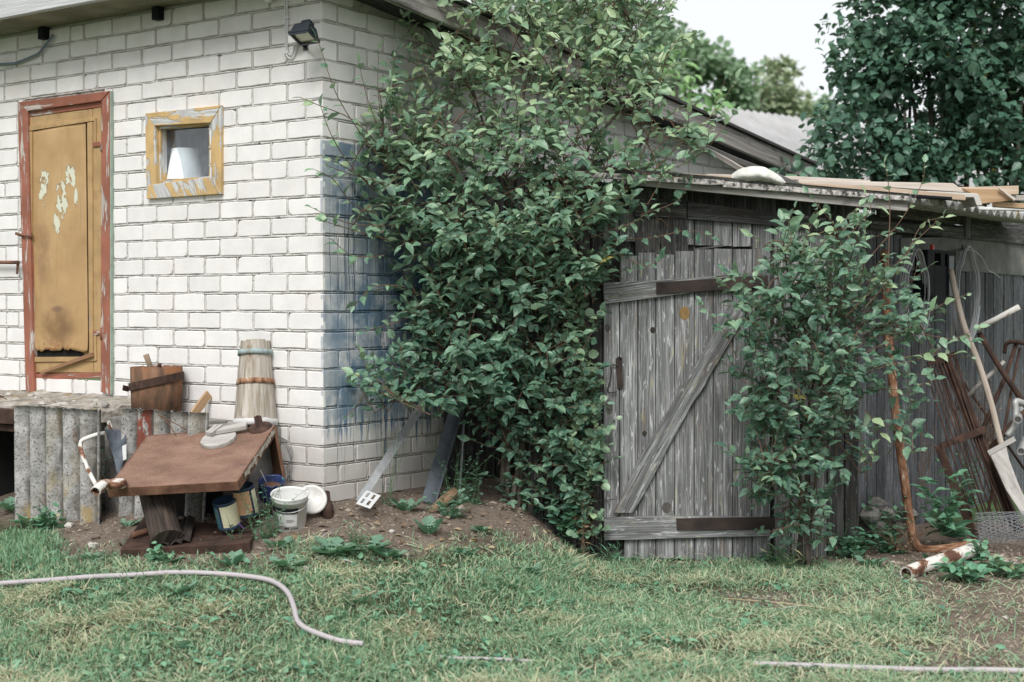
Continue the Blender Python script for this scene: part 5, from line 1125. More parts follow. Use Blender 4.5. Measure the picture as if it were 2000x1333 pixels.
# ------------------------------------------------------------------ metal profiles leaning at the gable wall
m_galv = mat('galvanised_steel', [(.3, (.30, .31, .32)), (.6, (.47, .48, .49)), (.8, (.60, .61, .62))], scale=(14, 14, 14), rough=.45, metallic=.55, bump=.1)
gt = thing('metal_channel', 'light galvanised channel with a slotted foot leaning on the blue painted wall', 'metal channel', P(715, 992, 7.3))
a, b_ = P(702, 980, 7.32), GW.pt(832, 780, .05); d = (b_ - a).normalized(); sdv = V((.86, .5, 0)); nv = d.cross(sdv).normalized(); sdv = nv.cross(d)
mb = MB(); mb.beam(a, b_, .004, .044, up=nv); mb.beam(a - sdv * .021 + nv * .014, b_ - sdv * .021 + nv * .014, .028, .003, up=nv); mb.build('channel', m_galv, gt, bevel=.001)
mb = MB(); q = [P(x, y, Y) for x, y, Y in ((695, 984, 7.26), (716, 958, 7.34), (741, 968, 7.36), (723, 994, 7.27))]
e1, e2 = q[3] - q[0], q[1] - q[0]; nq = e1.cross(e2).normalized(); nq = nq if nq.dot(CAM - q[0]) > 0 else -nq
cut = lambda u, v: q[0] + e1 * u + e2 * v
us = [0, .16, .34, .58, .76, 1]; vs_ = [0, .14, .46, .58, .9, 1]
for i_ in range(5):
    for j_ in range(5):
        if i_ in (1, 3) and j_ in (1, 3): continue
        mb.prism([cut(us[i_], vs_[j_]), cut(us[i_ + 1], vs_[j_]), cut(us[i_ + 1], vs_[j_ + 1]), cut(us[i_], vs_[j_ + 1])], nq * -.003, tn=.5)
mb.build('slotted_foot', plain('bright_zinc', (.62, .63, .63), rough=.4, metallic=.3), gt)
a, b_ = P(833, 982, 7.72), GW.pt(893, 782, .06); d = (b_ - a).normalized(); sdv = V((.8, .6, 0)); nv = d.cross(sdv).normalized(); sdv = nv.cross(d); mb = MB()
mb.beam(a, b_, .004, .062, up=nv); mb.beam(a + sdv * .031 + nv * -.03, b_ + sdv * .031 + nv * -.03, .064, .004, up=nv)
mb.build('metal_angle', mat('dull_blue_grey_steel', [(.3, (.10, .115, .135)), (.6, (.17, .19, .22)), (.8, (.24, .26, .29))], scale=(9, 9, 9), rough=.45, metallic=.4, bump=.1), None, bevel=.001, label='dull blue grey angle profile leaning behind the bush near the shed', cat='metal profile')
mb = MB(); mb.tube([P(897, 985, 7.95), GW.pt(905, 820, .04)], .008, 6); mb.build('thin_pipe', m_galv, None, label='thin grey rod standing upright behind the blue grey angle profile', cat='rod')
mb = MB(); q = [P(834, 1012, 7.62), P(850, 996, 7.66), P(868, 978, 7.70), P(889, 960, 7.76)]; mb.tube(q, [.026, .030, .030, .024], 12); mb.build('rotten_log', mat('rotten_log_bark', [(.3, (.10, .06, .035)), (.5, (.24, .155, .095)), (.75, (.42, .33, .24))], scale=(4, 16, 4), rough=.95, bump=.9, bscale=(8, 40, 8), bdist=.01), None, label='short rotten log half sunk in the soil under the big bush', cat='log')

# ------------------------------------------------------------------ hoses
m_hose = mat('pale_lilac_hose', [(.3, (.39, .355, .37)), (.7, (.44, .405, .415))], scale=(.6, 3, 3), rough=.55, bump=0)
def ghose(px, r, lift=.022): return smooth([GP(x, y) + V((0, 0, r + lift + .006 * noise.noise(V((x * .02, 1, 1))))) for x, y in px], 6)
mb = MB(); mb.tube(ghose([(-120, 1166), (0, 1154), (90, 1148), (180, 1142), (250, 1138), (340, 1133), (420, 1135), (480, 1139), (530, 1150), (560, 1170), (574, 1200), (580, 1225), (596, 1242), (630, 1258), (665, 1268), (710, 1274)], .011), .0115, 10)
mb.build('garden_hose', m_hose, None, label='pale lilac hose curving across the grass in front of the rusty table', cat='hose')
mb = MB(); mb.tube(ghose([(1470, 1307), (1530, 1309), (1600, 1312), (1700, 1316), (1820, 1319), (1920, 1320), (2000, 1322), (2150, 1330)], .011, .010), .0115, 10)
mb.build('garden_hose', m_hose, None, label='pale straight hose lying in the grass at the bottom right', cat='hose')
mb = MB(); mb.tube(ghose([(858, 1287), (890, 1290), (940, 1291), (990, 1293), (1040, 1297)], .006, .002), .008, 8); mb.build('garden_hose', m_hose, None, label='short stretch of hose nearly buried in the grass at the bottom middle', cat='hose')

# ------------------------------------------------------------------ things leaning on the shed side
mb = MB(); q = smooth([P(1726, 490, 8.62), P(1729, 560, 8.55), P(1738, 690, 8.45), P(1752, 830, 8.38), P(1768, 950, 8.32), P(1781, 1040, 8.28), P(1788, 1062, 8.26), P(1800, 1073, 8.24), P(1830, 1074, 8.2), P(1870, 1069, 8.16), P(1908, 1061, 8.12)], 5); mb.tube(q, .026, 14)
mb.build('bent_pipe', m_flakerust, None, label='tall rusty pipe bent at the bottom, standing before the shed side', cat='pipe')
bf = thing('rusty_grille', 'rusty grille of parallel bars leaning against the shed side', 'grille', P(1900, 1075, 8.5))
mb = MB(); mb.beam(P(1832, 870, 8.75), P(1917, 1080, 8.45), .05, .012, up=(.7, -.7, 0)); mb.build('frame_bar', m_darkrust, bf)
mb = MB(); mb.beam(P(1848, 706, 9.05), P(1990, 1040, 8.7), .06, .03, up=(.7, -.7, 0)); mb.build('frame_bar', m_darkrust, bf)
for k in range(9):
    f = k / 8; mb = MB(); mb.tube([P(1806 + 56 * f, 716 - 20 * f, 8.95 + .1 * f), P(1900 + 80 * f + random.uniform(-6, 6), 1010 + 12 * f, 8.52 + .15 * f)], .0052, 6); mb.build('bar', m_darkrust, bf)
mb = MB(); mb.beam(P(1838, 872, 8.72), P(1925, 838, 8.84), .042, .008); mb.build('cross_bar', m_darkrust, bf)
mb = MB(); mb.beam(P(1812, 712, 8.95), P(1868, 690, 9.05), .03, .008); mb.build('cross_bar', m_darkrust, bf)
mb = MB(); q = smooth([P(1857, 528, 9.3), P(1866, 570, 9.24), P(1884, 640, 9.1), P(1912, 712, 9.0), P(1936, 790, 8.9), P(1956, 870, 8.8), P(1976, 930, 8.7), P(2004, 992, 8.6), P(2030, 1040, 8.55)], 4); mb.tube(q, .019, 10)
mb.build('tool_pole', mat('bare_crooked_pole', [(.3, (.24, .20, .16)), (.55, (.40, .34, .285)), (.8, (.52, .46, .40))], scale=(3, 30, 3), rough=.8, bump=.5), None, label='long crooked bare wooden pole leaning against the shed side', cat='pole')
mb = MB(); f = [P(x, y, Y) for x, y, Y in ((1932, 884, 8.72), (1964, 866, 8.72), (1972, 900, 8.66), (1995, 960, 8.58), (2032, 1020, 8.52), (1998, 1008, 8.5), (1966, 958, 8.56))]; mb.prism(f, V((0, .018, 0)), grain=f[4] - f[0]); mb.beam(P(1930, 886, 8.71), P(1982, 857, 8.71), .03, .014)
mb.build('wooden_scoop', m_bl, None, bevel=.002, label='pale wide wooden board with a cross slat leaning at the right edge', cat='board')
mb = MB(); mb.tube([P(1908, 642, 9.1), P(1945, 624, 9.05), P(1990, 600, 8.95)], .018, 10); mb.build('rusty_pipe', m_flake, None, label='pipe with flaking white paint pointing up at the right edge', cat='pipe')
mb = MB(); mb.tube([P(1912, 650, 9.15), P(1955, 722, 9.1), P(2015, 810, 9.0)], .018, 10); mb.build('rusty_pipe', m_darkrust, None, label='brown rusty pipe slanting down to the right edge behind the pole', cat='pipe')
mb = MB(); mb.tube([P(1868, 800, 9.25), P(1912, 752, 9.2), P(1962, 706, 9.15)], [.014, .015, .012], 8); mb.build('broken_branch', m_grayw, None, label='short broken branch rising to the right behind the grille', cat='branch')
mb = MB(); q = smooth([P(1962, 690, 9.3), P(1966, 672, 9.28), P(1985, 668, 9.25), P(2040, 680, 9.2)], 4); mb.tube(q, .014, 8); mb.tube([P(1985, 672, 9.28), P(1962, 740, 9.22), P(1915, 850, 9.05)], .014, 8); mb.build('bent_rod', m_darkrust, None, label='rusty bent tube behind the crooked pole at the right edge', cat='tube')
mb = MB(); mb.tube([P(1930, 884, 9.0), P(1975, 830, 9.0), P(2040, 770, 9.0)], .020, 10); mb.build('rusty_pipe', m_darkrust, None, label='dark rusty pipe rising to the right edge above the pale board', cat='pipe')
m_gp = mat('dull_grey_pipe', [(.3, (.28, .28, .27)), (.7, (.45, .45, .44))], scale=(9, 9, 9), rough=.5, metallic=.3, bump=.2)
mb = MB(); mb.tube(smooth([P(1966, 852, 8.95), P(1982, 830, 8.95), P(1984, 800, 8.97), P(1984, 784, 8.98), P(2004, 790, 9.0), P(2040, 802, 9.05)], 4), .020, 10); mb.build('curved_pipe', m_gp, None, label='curved dull grey pipe at the right edge above the pipe ends', cat='pipe')
for (x, y, lb) in ((1988, 820, 'open pipe end pointing at the viewer below the curved grey pipe'), (1994, 882, 'open white pipe end beside the pole at the right edge')):
    mb = MB(); a = P(x, y, 8.85); d = V((.35, .9, .05)).normalized(); mb.tube([a, a + d * .5], .024, 12, cap=False); mb.tube([a, a + d * .5], .019, 12, cap=False); mb.tube([a, a + d * .001], [.024, .019], 12, cap=False); mb.tube([a + d * .04, a + d * .05], .0195, 12); mb.build('pipe_end', m_gp, None, label=lb, cat='pipe')
for k, (x0, y0, Y0, x1, y1, Y1, r, lb) in enumerate(((1868, 700, 9.2, 1958, 1030, 8.6, .006, 'thin rusty rod leaning just right of the grille top'), (1826, 690, 9.1, 1896, 905, 8.8, .005, 'thin rusty rod crossing the left side of the grille'), (1992, 680, 9.3, 1930, 1000, 8.7, .009, 'rusty rod leaning to the right behind the pale board'), (1880, 745, 9.25, 2010, 930, 9.0, .008, 'rusty rod falling to the right behind the crooked pole'))):
    mb = MB(); mb.tube([P(x0, y0, Y0), P(x1, y1, Y1)], r, 6); mb.build('rusty_rod', m_darkrust, None, label=lb, cat='rod', group='thin rusty rods by the grille')
# coils of cable on the wall
def coil(name, label, cx, cy, rx, ry, off, n, m, seed):
    random.seed(seed); pts = []; c = SS.pt(cx, cy, off); zr = ry / FPX * c.y; sr = rx / FPX * c.y / .37
    for k in range(n * 26):
        th = 6.283 * k / 26; ph = k // 26; j = 1 + .10 * noise.noise(V((ph * 3.1, 1, seed)))
        x = sr * j * math.cos(th) + .02 * noise.noise(V((k * .07, 5, seed))); z = zr * (1 + .06 * noise.noise(V((ph * 1.7, 2, seed)))) * math.sin(th)
        if z > zr * .55: x *= .75
        pts.append(c + SS.u * x + V((0, 0, z)) + SS.n * (.012 * noise.noise(V((k * .05, ph, seed))) + .006 * ph))
    mb = MB(); mb.tube(pts, .0042, 5)
    if seed == 4: mb.tube(smooth([SS.pt(1884, 490, off + .02), SS.pt(1900, 489, off + .03), SS.pt(1918, 505, off + .03), SS.pt(1930, 528, off + .03), SS.pt(1942, 534, off + .03), SS.pt(1953, 543, off + .03)]), .0042, 5)
    return mb.build(name, m, None, label=label, cat='cable coil')
m_cab = plain('grey_cable', (.40, .41, .42), rough=.5)
coil('cable_coil', 'tall coil of grey cable hanging on the shed side by the black holder', 1882, 575, 22, 92, .07, 8, m_cab, 4)
coil('cable_coil', 'coil of pale cable hanging on the shed side half behind the bush', 1782, 575, 22, 88, .07, 8, m_cab, 9)
for x in (1880, 1782):
    mb = MB(); mb.tube([SS.pt(x, 487, -.01), SS.pt(x, 487, .12), SS.pt(x, 480, .125)], .006, 6); mb.build('wall_hook', m_iron, None, label='iron hook carrying the %s cable coil on the shed side' % ('tall grey' if x == 1880 else 'half hidden'), cat='hook')
hd = thing('black_holder', 'black plastic holder with slots fixed on the shed side between the cable coils', 'holder', SS.pt(1838, 590, 0))
mb = MB()
for q in ([(1812, 488), (1826, 488), (1826, 600), (1812, 600)], [(1826, 488), (1868, 492), (1868, 498), (1826, 495)], [(1838, 494), (1846, 495), (1846, 520), (1838, 519)], [(1852, 494), (1868, 498), (1866, 570), (1852, 568)], [(1826, 518), (1852, 520), (1852, 575), (1826, 575)], [(1812, 575), (1868, 568), (1862, 592), (1812, 600)]): wp(mb, SS, q, .10, .09)
mb.build('frame', m_black, hd, bevel=.004)
mb = MB(); wp(mb, SS, [(1854, 500), (1864, 500), (1862, 580), (1854, 580)], .115, .016); mb.build('side_clip', m_darkpl, hd, bevel=.003)
mb = MB(); wp(mb, SS, [(1822, 478), (1825, 478), (1825, 488), (1822, 488)], .09, .02); mb.build('red_tab', plain('red_plastic', (.45, .05, .03)), hd)
# chicken wire roll
mb = MB(); c0 = P(1908, 1032, 8.35); c1 = P(2050, 1026, 8.3); axw = (c1 - c0); Lw = axw.length; axw.normalize(); a_ = axw.orthogonal().normalized(); b2 = axw.cross(a_); rw = .088
for lay in range(2):
    r_ = rw - lay * .022; nh = 20; ph = 2 * math.pi / nh; hx = ph * r_ / 1.5 * 1.15
    def cy(u, th): return c0 + axw * u + (a_ * math.cos(th) + b2 * math.sin(th)) * r_ * (1 + .06 * noise.noise(V((u * 6, th, lay))))
    k = 0
    while k * hx * 1.5 < Lw:
        for j in range(nh):
            u = k * hx * 1.5; t0 = ph * (j + .5 * (k % 2)) + lay * .2
            pA, pB, pC = cy(u, t0), cy(u + hx, t0), cy(u + hx * 1.5, t0 + ph / 2); pD = cy(u + hx * 1.5, t0 - ph / 2)
            for p, q in ((pA, pB), (pB, pC), (pB, pD)): mb.tube([p, q], .0012, 3, cap=False, tn=.5)
        k += 1
mb.build('chicken_wire_roll', plain('zinc_wire', (.34, .36, .38), rough=.5, metallic=.4), None, label='roll of chicken wire lying at the right edge below the pale board', cat='wire roll')
mb = MB(); q = [P(1770, 1121, 7.5), P(1800, 1108, 7.6), P(1850, 1092, 7.75), P(1905, 1072, 8.0)]; mb.tube(q, .038, 16, cap=False); mb.tube(q, .030, 14, cap=False); mb.tube([q[0], q[0] + (q[1] - q[0]).normalized() * .002], [.038, .030], 16, cap=False); d = (q[1] - q[0]).normalized(); mb.tube([q[0] + d * .05, q[0] + d * .06], .0305, 14)
mb.build('fallen_pipe', m_flake, None, label='fallen rusty pipe with white flaking paint on the soil at the right', cat='pipe')
mb = MB()
for k in range(16): rock(mb, P(random.uniform(1690, 1775), random.uniform(985, 1050), 8.35 + random.uniform(0, .2)), random.uniform(.03, .075), .8, k + 300)
mb.build('rubble_pile', m_conc, None, label='low pile of rubble at the foot of the shed corner', cat='rubble', kind='stuff')
# small stones, sticks and leaves on the soil
for k, (x, y, r, lb) in enumerate(((478, 1142, 0, ''), (765, 1040, .017, 'pale round stone on the soil right of the house corner'), (598, 1112, .016, 'small pale stone by the white leafed weed'), (135, 1030, .028, 'grey stone on the soil by the left corrugated sheet'), (182, 1070, .030, 'flat pale stone left of the rusty base slab'), (1210, 1062, .02, 'brown clod below the shed door corner'), (735, 1168, .018, 'pale chip of stone in the grass'), (820, 1112, .012, 'small dark pebble in the soil'))):
    if r: mb = MB(); rock(mb, GP(x, y) + V((0, 0, r * .3)), r, .6, k + 50); mb.build('stone', m_stone, None, label=lb, cat='stone', group='stones on the soil')
for (x0, y0, x1, y1, r, lb) in ((660, 1100, 690, 1108, .004, 'short pale stick on the soil below the white bucket'), (1390, 1172, 1680, 1205, .0028, 'long straw stalk lying in the grass'), (620, 1062, 655, 1042, .003, 'thin twig on the soil before the pipe stub'), (1500, 1200, 1590, 1190, .003, 'straw stalk on the soil before the small bush'), (1880, 1085, 1990, 1110, .005, 'thin pale stick on the ground at the right edge')):
    mb = MB(); a, b_ = GP(x0, y0) + V((0, 0, .012)), GP(x1, y1) + V((0, 0, .02)); mb.tube([a, (a + b_) / 2 + V((0, 0, .008)), b_], r, 5); mb.build('stick', m_grayw if r > .0029 else plain('straw', (.48, .40, .24)), None, label=lb, cat='stick', group='sticks and stalks on the ground')
# ------------------------------------------------------------------ bushes, creeper, weeds
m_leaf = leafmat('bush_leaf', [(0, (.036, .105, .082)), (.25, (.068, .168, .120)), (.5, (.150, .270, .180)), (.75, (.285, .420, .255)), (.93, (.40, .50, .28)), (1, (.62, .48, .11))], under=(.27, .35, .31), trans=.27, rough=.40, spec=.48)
m_leafr = leafmat('tree_leaf', [(0, (.034, .092, .066)), (.4, (.064, .145, .098)), (.75, (.115, .215, .135)), (.96, (.20, .29, .15)), (1, (.50, .36, .07))], under=(.12, .19, .16), trans=.2, rough=.42, spec=.5)
m_weed = leafmat('weed_leaf', [(0, (.055, .17, .11)), (.5, (.12, .30, .185)), (.9, (.24, .42, .26)), (1, (.42, .38, .2))], under=(.16, .24, .18), trans=.25, rough=.5, spec=.3)
m_dry = leafmat('dry_leaf', [(0, (.10, .055, .03)), (.5, (.25, .16, .09)), (1, (.45, .36, .24))], under=(.3, .22, .15), trans=.15, rough=.8, spec=.1)
m_twig = mat('reddish_twig', [(.3, (.085, .052, .036)), (.6, (.17, .108, .072)), (.8, (.25, .18, .13))], scale=(9, 30, 5), rough=.8, bump=.2)
m_stem = mat('grey_brown_stem', [(.3, (.055, .045, .038)), (.6, (.13, .11, .092)), (.8, (.19, .17, .145))], scale=(6, 30, 5), rough=.9, bump=.4)
LEAF = [(0, 0, 0), (.34, 0, -.03), (.70, 0, -.06), (1.05, 0, -.20), (.10, .13, .03), (.40, .29, .06), (.74, .19, .01), (.10, -.13, .03), (.40, -.29, .06), (.74, -.19, .01)]
LEAFF = [(0, 1, 4), (4, 1, 5), (1, 2, 6, 5), (2, 3, 6), (0, 7, 1), (7, 8, 1), (1, 8, 9, 2), (2, 9, 3)]
ROUND = [(0, 0, 0), (.4, 0, -.03), (.75, 0, -.05), (1, 0, -.10), (.08, .26, .03), (.42, .44, .06), (.78, .30, .02), (.08, -.26, .03), (.42, -.44, .06), (.78, -.30, .02)]
NARROW = [(0, 0, 0), (.5, .11, .03), (.5, -.11, .03), (1, 0, -.10)]; NARF = [(0, 2, 3, 1)]
LOBED = [(0, 0, 0), (.18, .07, 0), (.25, .20, .02), (.34, .08, 0), (.46, .26, .03), (.54, .11, .02), (.70, .28, .02), (.84, .15, 0), (1, 0, -.06), (.84, -.15, 0), (.70, -.28, .02), (.54, -.11, .02), (.46, -.26, .03), (.34, -.08, 0), (.25, -.20, .02), (.18, -.07, 0), (.5, 0, -.03)]
LOBF = [(k, k + 1, 16) for k in range(16)][:-1] + [(15, 0, 16)]
class Fol:
    def __init__(s): s.p = []; s.d = []; s.u = []; s.s = []; s.h = []
    def leaf(s, p, d, u, L, W, h): s.p.append(tuple(p)); s.d.append(tuple(d)); s.u.append(tuple(u)); s.s.append((L, W, L)); s.h.append(h)
    def build(s, name, material, parent, tv=LEAF, tf=LEAFF):
        X, Y, Z = frames(np.array(s.d, float), np.array(s.u, float)); return scatter(name, tv, tf, np.array(s.p), X, Y, Z, np.array(s.s), np.array(s.h), material, parent, smooth=True)
def rnd(a=1.0): return V((random.gauss(0, a), random.gauss(0, a), random.gauss(0, a)))
def free(p):
    q = V((p.x, p.y, 0)) - CORNER
    if q.dot(GW.n) < .035 and q.dot(LW.n) < .035 and p.z < 3.0: return False
    q = V((p.x, p.y, 0)) - SF.o
    if q.dot(SF.n) < .075 and 1165 < proj(p)[0] < 1690 and p.z < 1.95 and p.y > 7.6: return False
    return p.z > gz(p.x, p.y) + .015
def twig(fol, wood, pts, nl, L, hue, rad=.0024, tipbunch=True, wr=1.0):
    """leaves alternate along a twig and bunch up at its tip"""
    sm = smooth(pts, 4); m_ = len(sm)
    wood.tube(sm, [rad * (1.25 - .75 * k / (m_ - 1)) for k in range(m_)], 4, cap=False, tn=.5)
    for k in range(nl):
        f = (k + .7) / nl; q = f * (m_ - 1); a = min(m_ - 2, int(q)); p = sm[a].lerp(sm[a + 1], q - a); t_ = (sm[a + 1] - sm[a]).normalized()
        sd_ = t_.cross(V((0, 0, 1))); sd_ = (sd_ if sd_.length > .1 else t_.orthogonal()).normalized(); sd_ = Matrix.Rotation(random.uniform(-.9, .9), 3, t_) @ sd_
        d = t_ * random.uniform(.35, .8) + sd_ * (1 if k % 2 else -1) + V((0, 0, random.uniform(-.35, .15))) + rnd(.14)
        if k == nl - 1: d = t_ + rnd(.2)
        u = V((-.1, -.6, .85)) + rnd(.42)
        l = L * random.uniform(.5, 1.3) * (1 - .35 * max(0, f - .75) / .25 * (.5 if tipbunch else 0))
        if free(p): fol.leaf(p, d, u, l, l * random.uniform(.8, 1.1) * wr, hue if hue > .95 and random.random() < .5 else min(.9, max(0, hue + random.gauss(0, .17))))
def bush(name, label, cat, bases, blobs, L, per, seed, leafm=m_leaf, sprigs=(), tv=LEAF, tf=LEAFF, stem_r=.016, hue0=.45, tw=(.16, .34), bark=m_stem, wr=1.0, height_light=.12, nst=5):
    random.seed(seed); root = thing(name, label, cat, bases[0]); fol = Fol(); wood = MB(); stems = MB(); spine = []
    cen = []
    for (cx, cy, rx, ry, Y, dy, dens) in blobs:
        c = P(cx, cy, Y); cen.append((c, rx / FPX * Y, ry / FPX * Y, dy, dens))
    order = sorted(range(len(cen)), key=lambda q: -(cen[q][1] * cen[q][2] * (1 + .6 * ((cen[q][0] - bases[0]).z > 1.2))))
    for m0, k in enumerate(order):
        c, rx, rz, dy, dens = cen[k]; t = c + V((0, 0, rz * .45)); base = m0 < nst
        b = bases[m0 % len(bases)] if base else min(spine, key=lambda q: (q - c).length + (.8 if q.z > c.z else 0))
        mid = b.lerp(t, .45) + V((random.uniform(-.05, .05), random.uniform(-.05, .05), .10 if base else .03))
        if base: mid.x = b.x + (mid.x - b.x) * .65
        pts = smooth(([b + V((random.uniform(-.03, .03), random.uniform(-.03, .03), -.04)), b.lerp(mid, .5) + V((random.uniform(-.04, .04), 0, .06))] if base else [b]) + [mid, t], 6)
        r = stem_r * random.uniform(.8, 1.2) * (1 if base else .5); stems.tube(pts, [r * (1 - .75 * q / (len(pts) - 1)) for q in range(len(pts))], 7, tn=random.random()); spine += pts[len(pts) // 3:]
    for (c, rx, rz, dy, dens) in cen:
        n = int(per * dens * rx * rz * (.5 + dy) * 18)
        for _ in range(n):
            v = rnd().normalized() * (random.random() ** .45); p = c + V((v.x * rx, v.y * dy, v.z * rz))
            out = V((v.x, v.y * .8 - .25, v.z * .5)) + V((0, 0, .5)) + rnd(.35); out.normalize(); l = random.uniform(*tw)
            if not free(p): continue
            a = p - out * l * .55; e = p + out * l * .45; mid_ = p + rnd(.012)
            hue = hue0 + height_light * max(-1, min(1, (p.z - 1.9) / .8)) + random.gauss(0, .05); hue = .985 if random.random() < .004 else hue  # leaf colour shifts with height, painting in the light on the crown
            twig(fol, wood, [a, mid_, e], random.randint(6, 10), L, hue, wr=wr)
            if random.random() < .22:
                s = min(random.sample(spine, min(40, len(spine))), key=lambda q: (q - a).length)
                if (s - a).length < .55: wood.tube([s, s.lerp(a, .5) + V((0, 0, .02)), a], [.0055, .004, .0028], 4, cap=False, tn=.5)
    for (pts, nl, h) in sprigs: twig(fol, wood, [P(x, y, Y) for x, y, Y in pts], nl, L * .95, h, .003, wr=wr)
    stems.build('stem', bark, root); wood.build('twigs', m_twig, root); fol.build('foliage', leafm, root, tv, tf); return root, len(fol.p)
B1 = [P(985, 985, 8.0), P(1005, 992, 7.95), P(1075, 1000, 8.05)]
blobs1 = [(1040, 10, 230, 100, 7.95, .40, .60), (890, 120, 110, 130, 7.85, .30, .50), (1090, 150, 190, 120, 7.9, .42, .52), (1230, 100, 110, 130, 7.9, .32, .52), (1290, 220, 100, 80, 7.85, .25, .28), (1200, 0, 150, 80, 7.95, .35, .5), (1340, 270, 80, 50, 7.8, .15, .30),
          (820, 290, 120, 95, 7.72, .28, .85), (960, 290, 150, 110, 7.8, .36, .60), (1130, 300, 150, 100, 7.8, .36, .52), (1240, 330, 80, 60, 7.8, .25, .5), (745, 330, 70, 75, 7.56, .14, .7), (725, 420, 50, 40, 7.48, .12, .4), (712, 300, 35, 50, 7.48, .10, .25), (740, 210, 50, 80, 7.58, .10, .4),
          (790, 430, 110, 60, 7.65, .22, .95), (930, 440, 170, 80, 7.7, .36, 1.1), (1110, 420, 130, 80, 7.75, .36, .95), (1200, 410, 60, 50, 7.75, .22, .7), (870, 550, 120, 70, 7.7, .30, 1.1), (1020, 560, 150, 90, 7.8, .36, 1.1), (1140, 510, 80, 60, 7.8, .25, .9),
          (890, 670, 120, 75, 7.72, .30, 1.1), (1060, 690, 120, 80, 7.85, .32, 1.1), (820, 750, 110, 50, 7.55, .22, 1.0), (950, 760, 100, 55, 7.75, .28, 1.1), (1080, 790, 95, 60, 7.85, .28, 1.1), (750, 760, 60, 30, 7.5, .12, .8), (820, 640, 50, 90, 7.8, .2, .9),
          (1090, 870, 80, 65, 7.9, .2, 1.2), (1120, 950, 60, 70, 7.9, .16, 1.3), (1010, 830, 70, 60, 7.9, .2, 1.1), (1050, 950, 40, 40, 7.85, .12, .7)]
Ys = 7.55
Yp = lambda x: float(np.interp(x, [560, 600, 650, 700, 745], [7.12, 7.18, 7.28, 7.42, 7.55]))
spr1 = [([(740, 420, 7.5), (690, 400, 7.42), (650, 350, 7.3), (610, 330, 7.2)], 10, .5), ([(760, 300, 7.55), (720, 200, 7.47), (700, 120, 7.42)], 10, .5), ([(750, 500, 7.5), (690, 500, 7.4), (650, 470, 7.3)], 9, .45), ([(790, 560, 7.55), (730, 560, 7.47), (690, 600, 7.4)], 9, .4), ([(800, 620, 7.55), (740, 640, 7.5), (710, 650, 7.45)], 8, .4), ([(760, 330, Yp(760)), (700, 255, Yp(700)), (655, 180, Yp(655)), (628, 100, Yp(628)), (617, 72, Yp(617))], 9, .55), ([(745, 290, Yp(745)), (690, 235, Yp(690)), (620, 205, Yp(620)), (585, 190, Yp(585))], 8, .5), ([(740, 380, Yp(740)), (690, 330, Yp(690)), (650, 270, Yp(650)), (625, 205, Yp(625))], 10, .5),
        ([(745, 240, Yp(745)), (738, 170, Yp(738)), (740, 95, Yp(740))], 10, .5), ([(780, 240, Yp(780)), (768, 160, Yp(768)), (770, 110, Yp(770))], 14, .4), ([(740, 370, Yp(740)), (680, 330, Yp(680)), (640, 310, Yp(640))], 9, .5), ([(760, 360, Yp(760)), (700, 345, Yp(700)), (640, 325, Yp(640))], 9, .5), ([(790, 440, Yp(790)), (700, 440, Yp(700)), (650, 425, Yp(650)), (607, 405, Yp(607))], 11, .5),
        ([(760, 470, Yp(760)), (690, 450, Yp(690)), (625, 430, Yp(625))], 9, .5), ([(830, 800, 7.4), (770, 770, 7.4), (715, 715, 7.4), (700, 675, 7.4)], 9, .6), ([(840, 810, 7.4), (750, 770, 7.4), (700, 735, 7.4), (690, 730, 7.4)], 12, .7), ([(790, 790, 7.4), (730, 750, 7.4), (700, 790, 7.4), (675, 815, 7.4)], 7, .45),
        ([(1280, 330, 7.75), (1340, 270, 7.75), (1400, 215, 7.75), (1440, 150, 7.75)], 12, .7), ([(1270, 300, 7.75), (1330, 250, 7.75), (1380, 240, 7.75), (1418, 150, 7.75)], 12, .7), ([(1290, 340, 7.75), (1370, 300, 7.75), (1420, 240, 7.75), (1440, 215, 7.75)], 12, .7), ([(1200, 100, 7.8), (1260, 40, 7.8), (1300, -40, 7.8)], 10, .7),
        ([(1230, 180, 7.8), (1300, 110, 7.8), (1330, 60, 7.8)], 10, .75), ([(1250, 420, 7.75), (1320, 395, 7.75), (1345, 360, 7.75)], 8, .35), ([(1180, 470, 7.75), (1270, 465, 7.75), (1350, 450, 7.75), (1400, 470, 7.75)], 13, .35), ([(1200, 490, 7.75), (1260, 520, 7.75), (1300, 500, 7.75)], 9, .35), ([(1220, 330, 7.75), (1290, 345, 7.75), (1340, 345, 7.75)], 10, .45),
        ([(860, 60, 7.8), (830, 10, 7.8), (810, -40, 7.8)], 10, .6), ([(840, 160, 7.75), (810, 100, 7.75), (800, 40, 7.75)], 10, .55), ([(1040, 100, 7.9), (1060, 0, 7.9), (1065, -90, 7.9)], 12, .65), ([(990, 400, 7.8), (965, 200, 7.8), (966, -20, 7.8)], 14, .6)]
_, nb1 = bush('big_bush', 'tall leafy green bush covering the gable corner between brick wall and shed door', 'bush', B1, blobs1, .068, 58, 41, sprigs=spr1, stem_r=.017, height_light=.3, nst=6)
B2 = [P(1565, 1085, 7.75), P(1580, 1088, 7.72)]
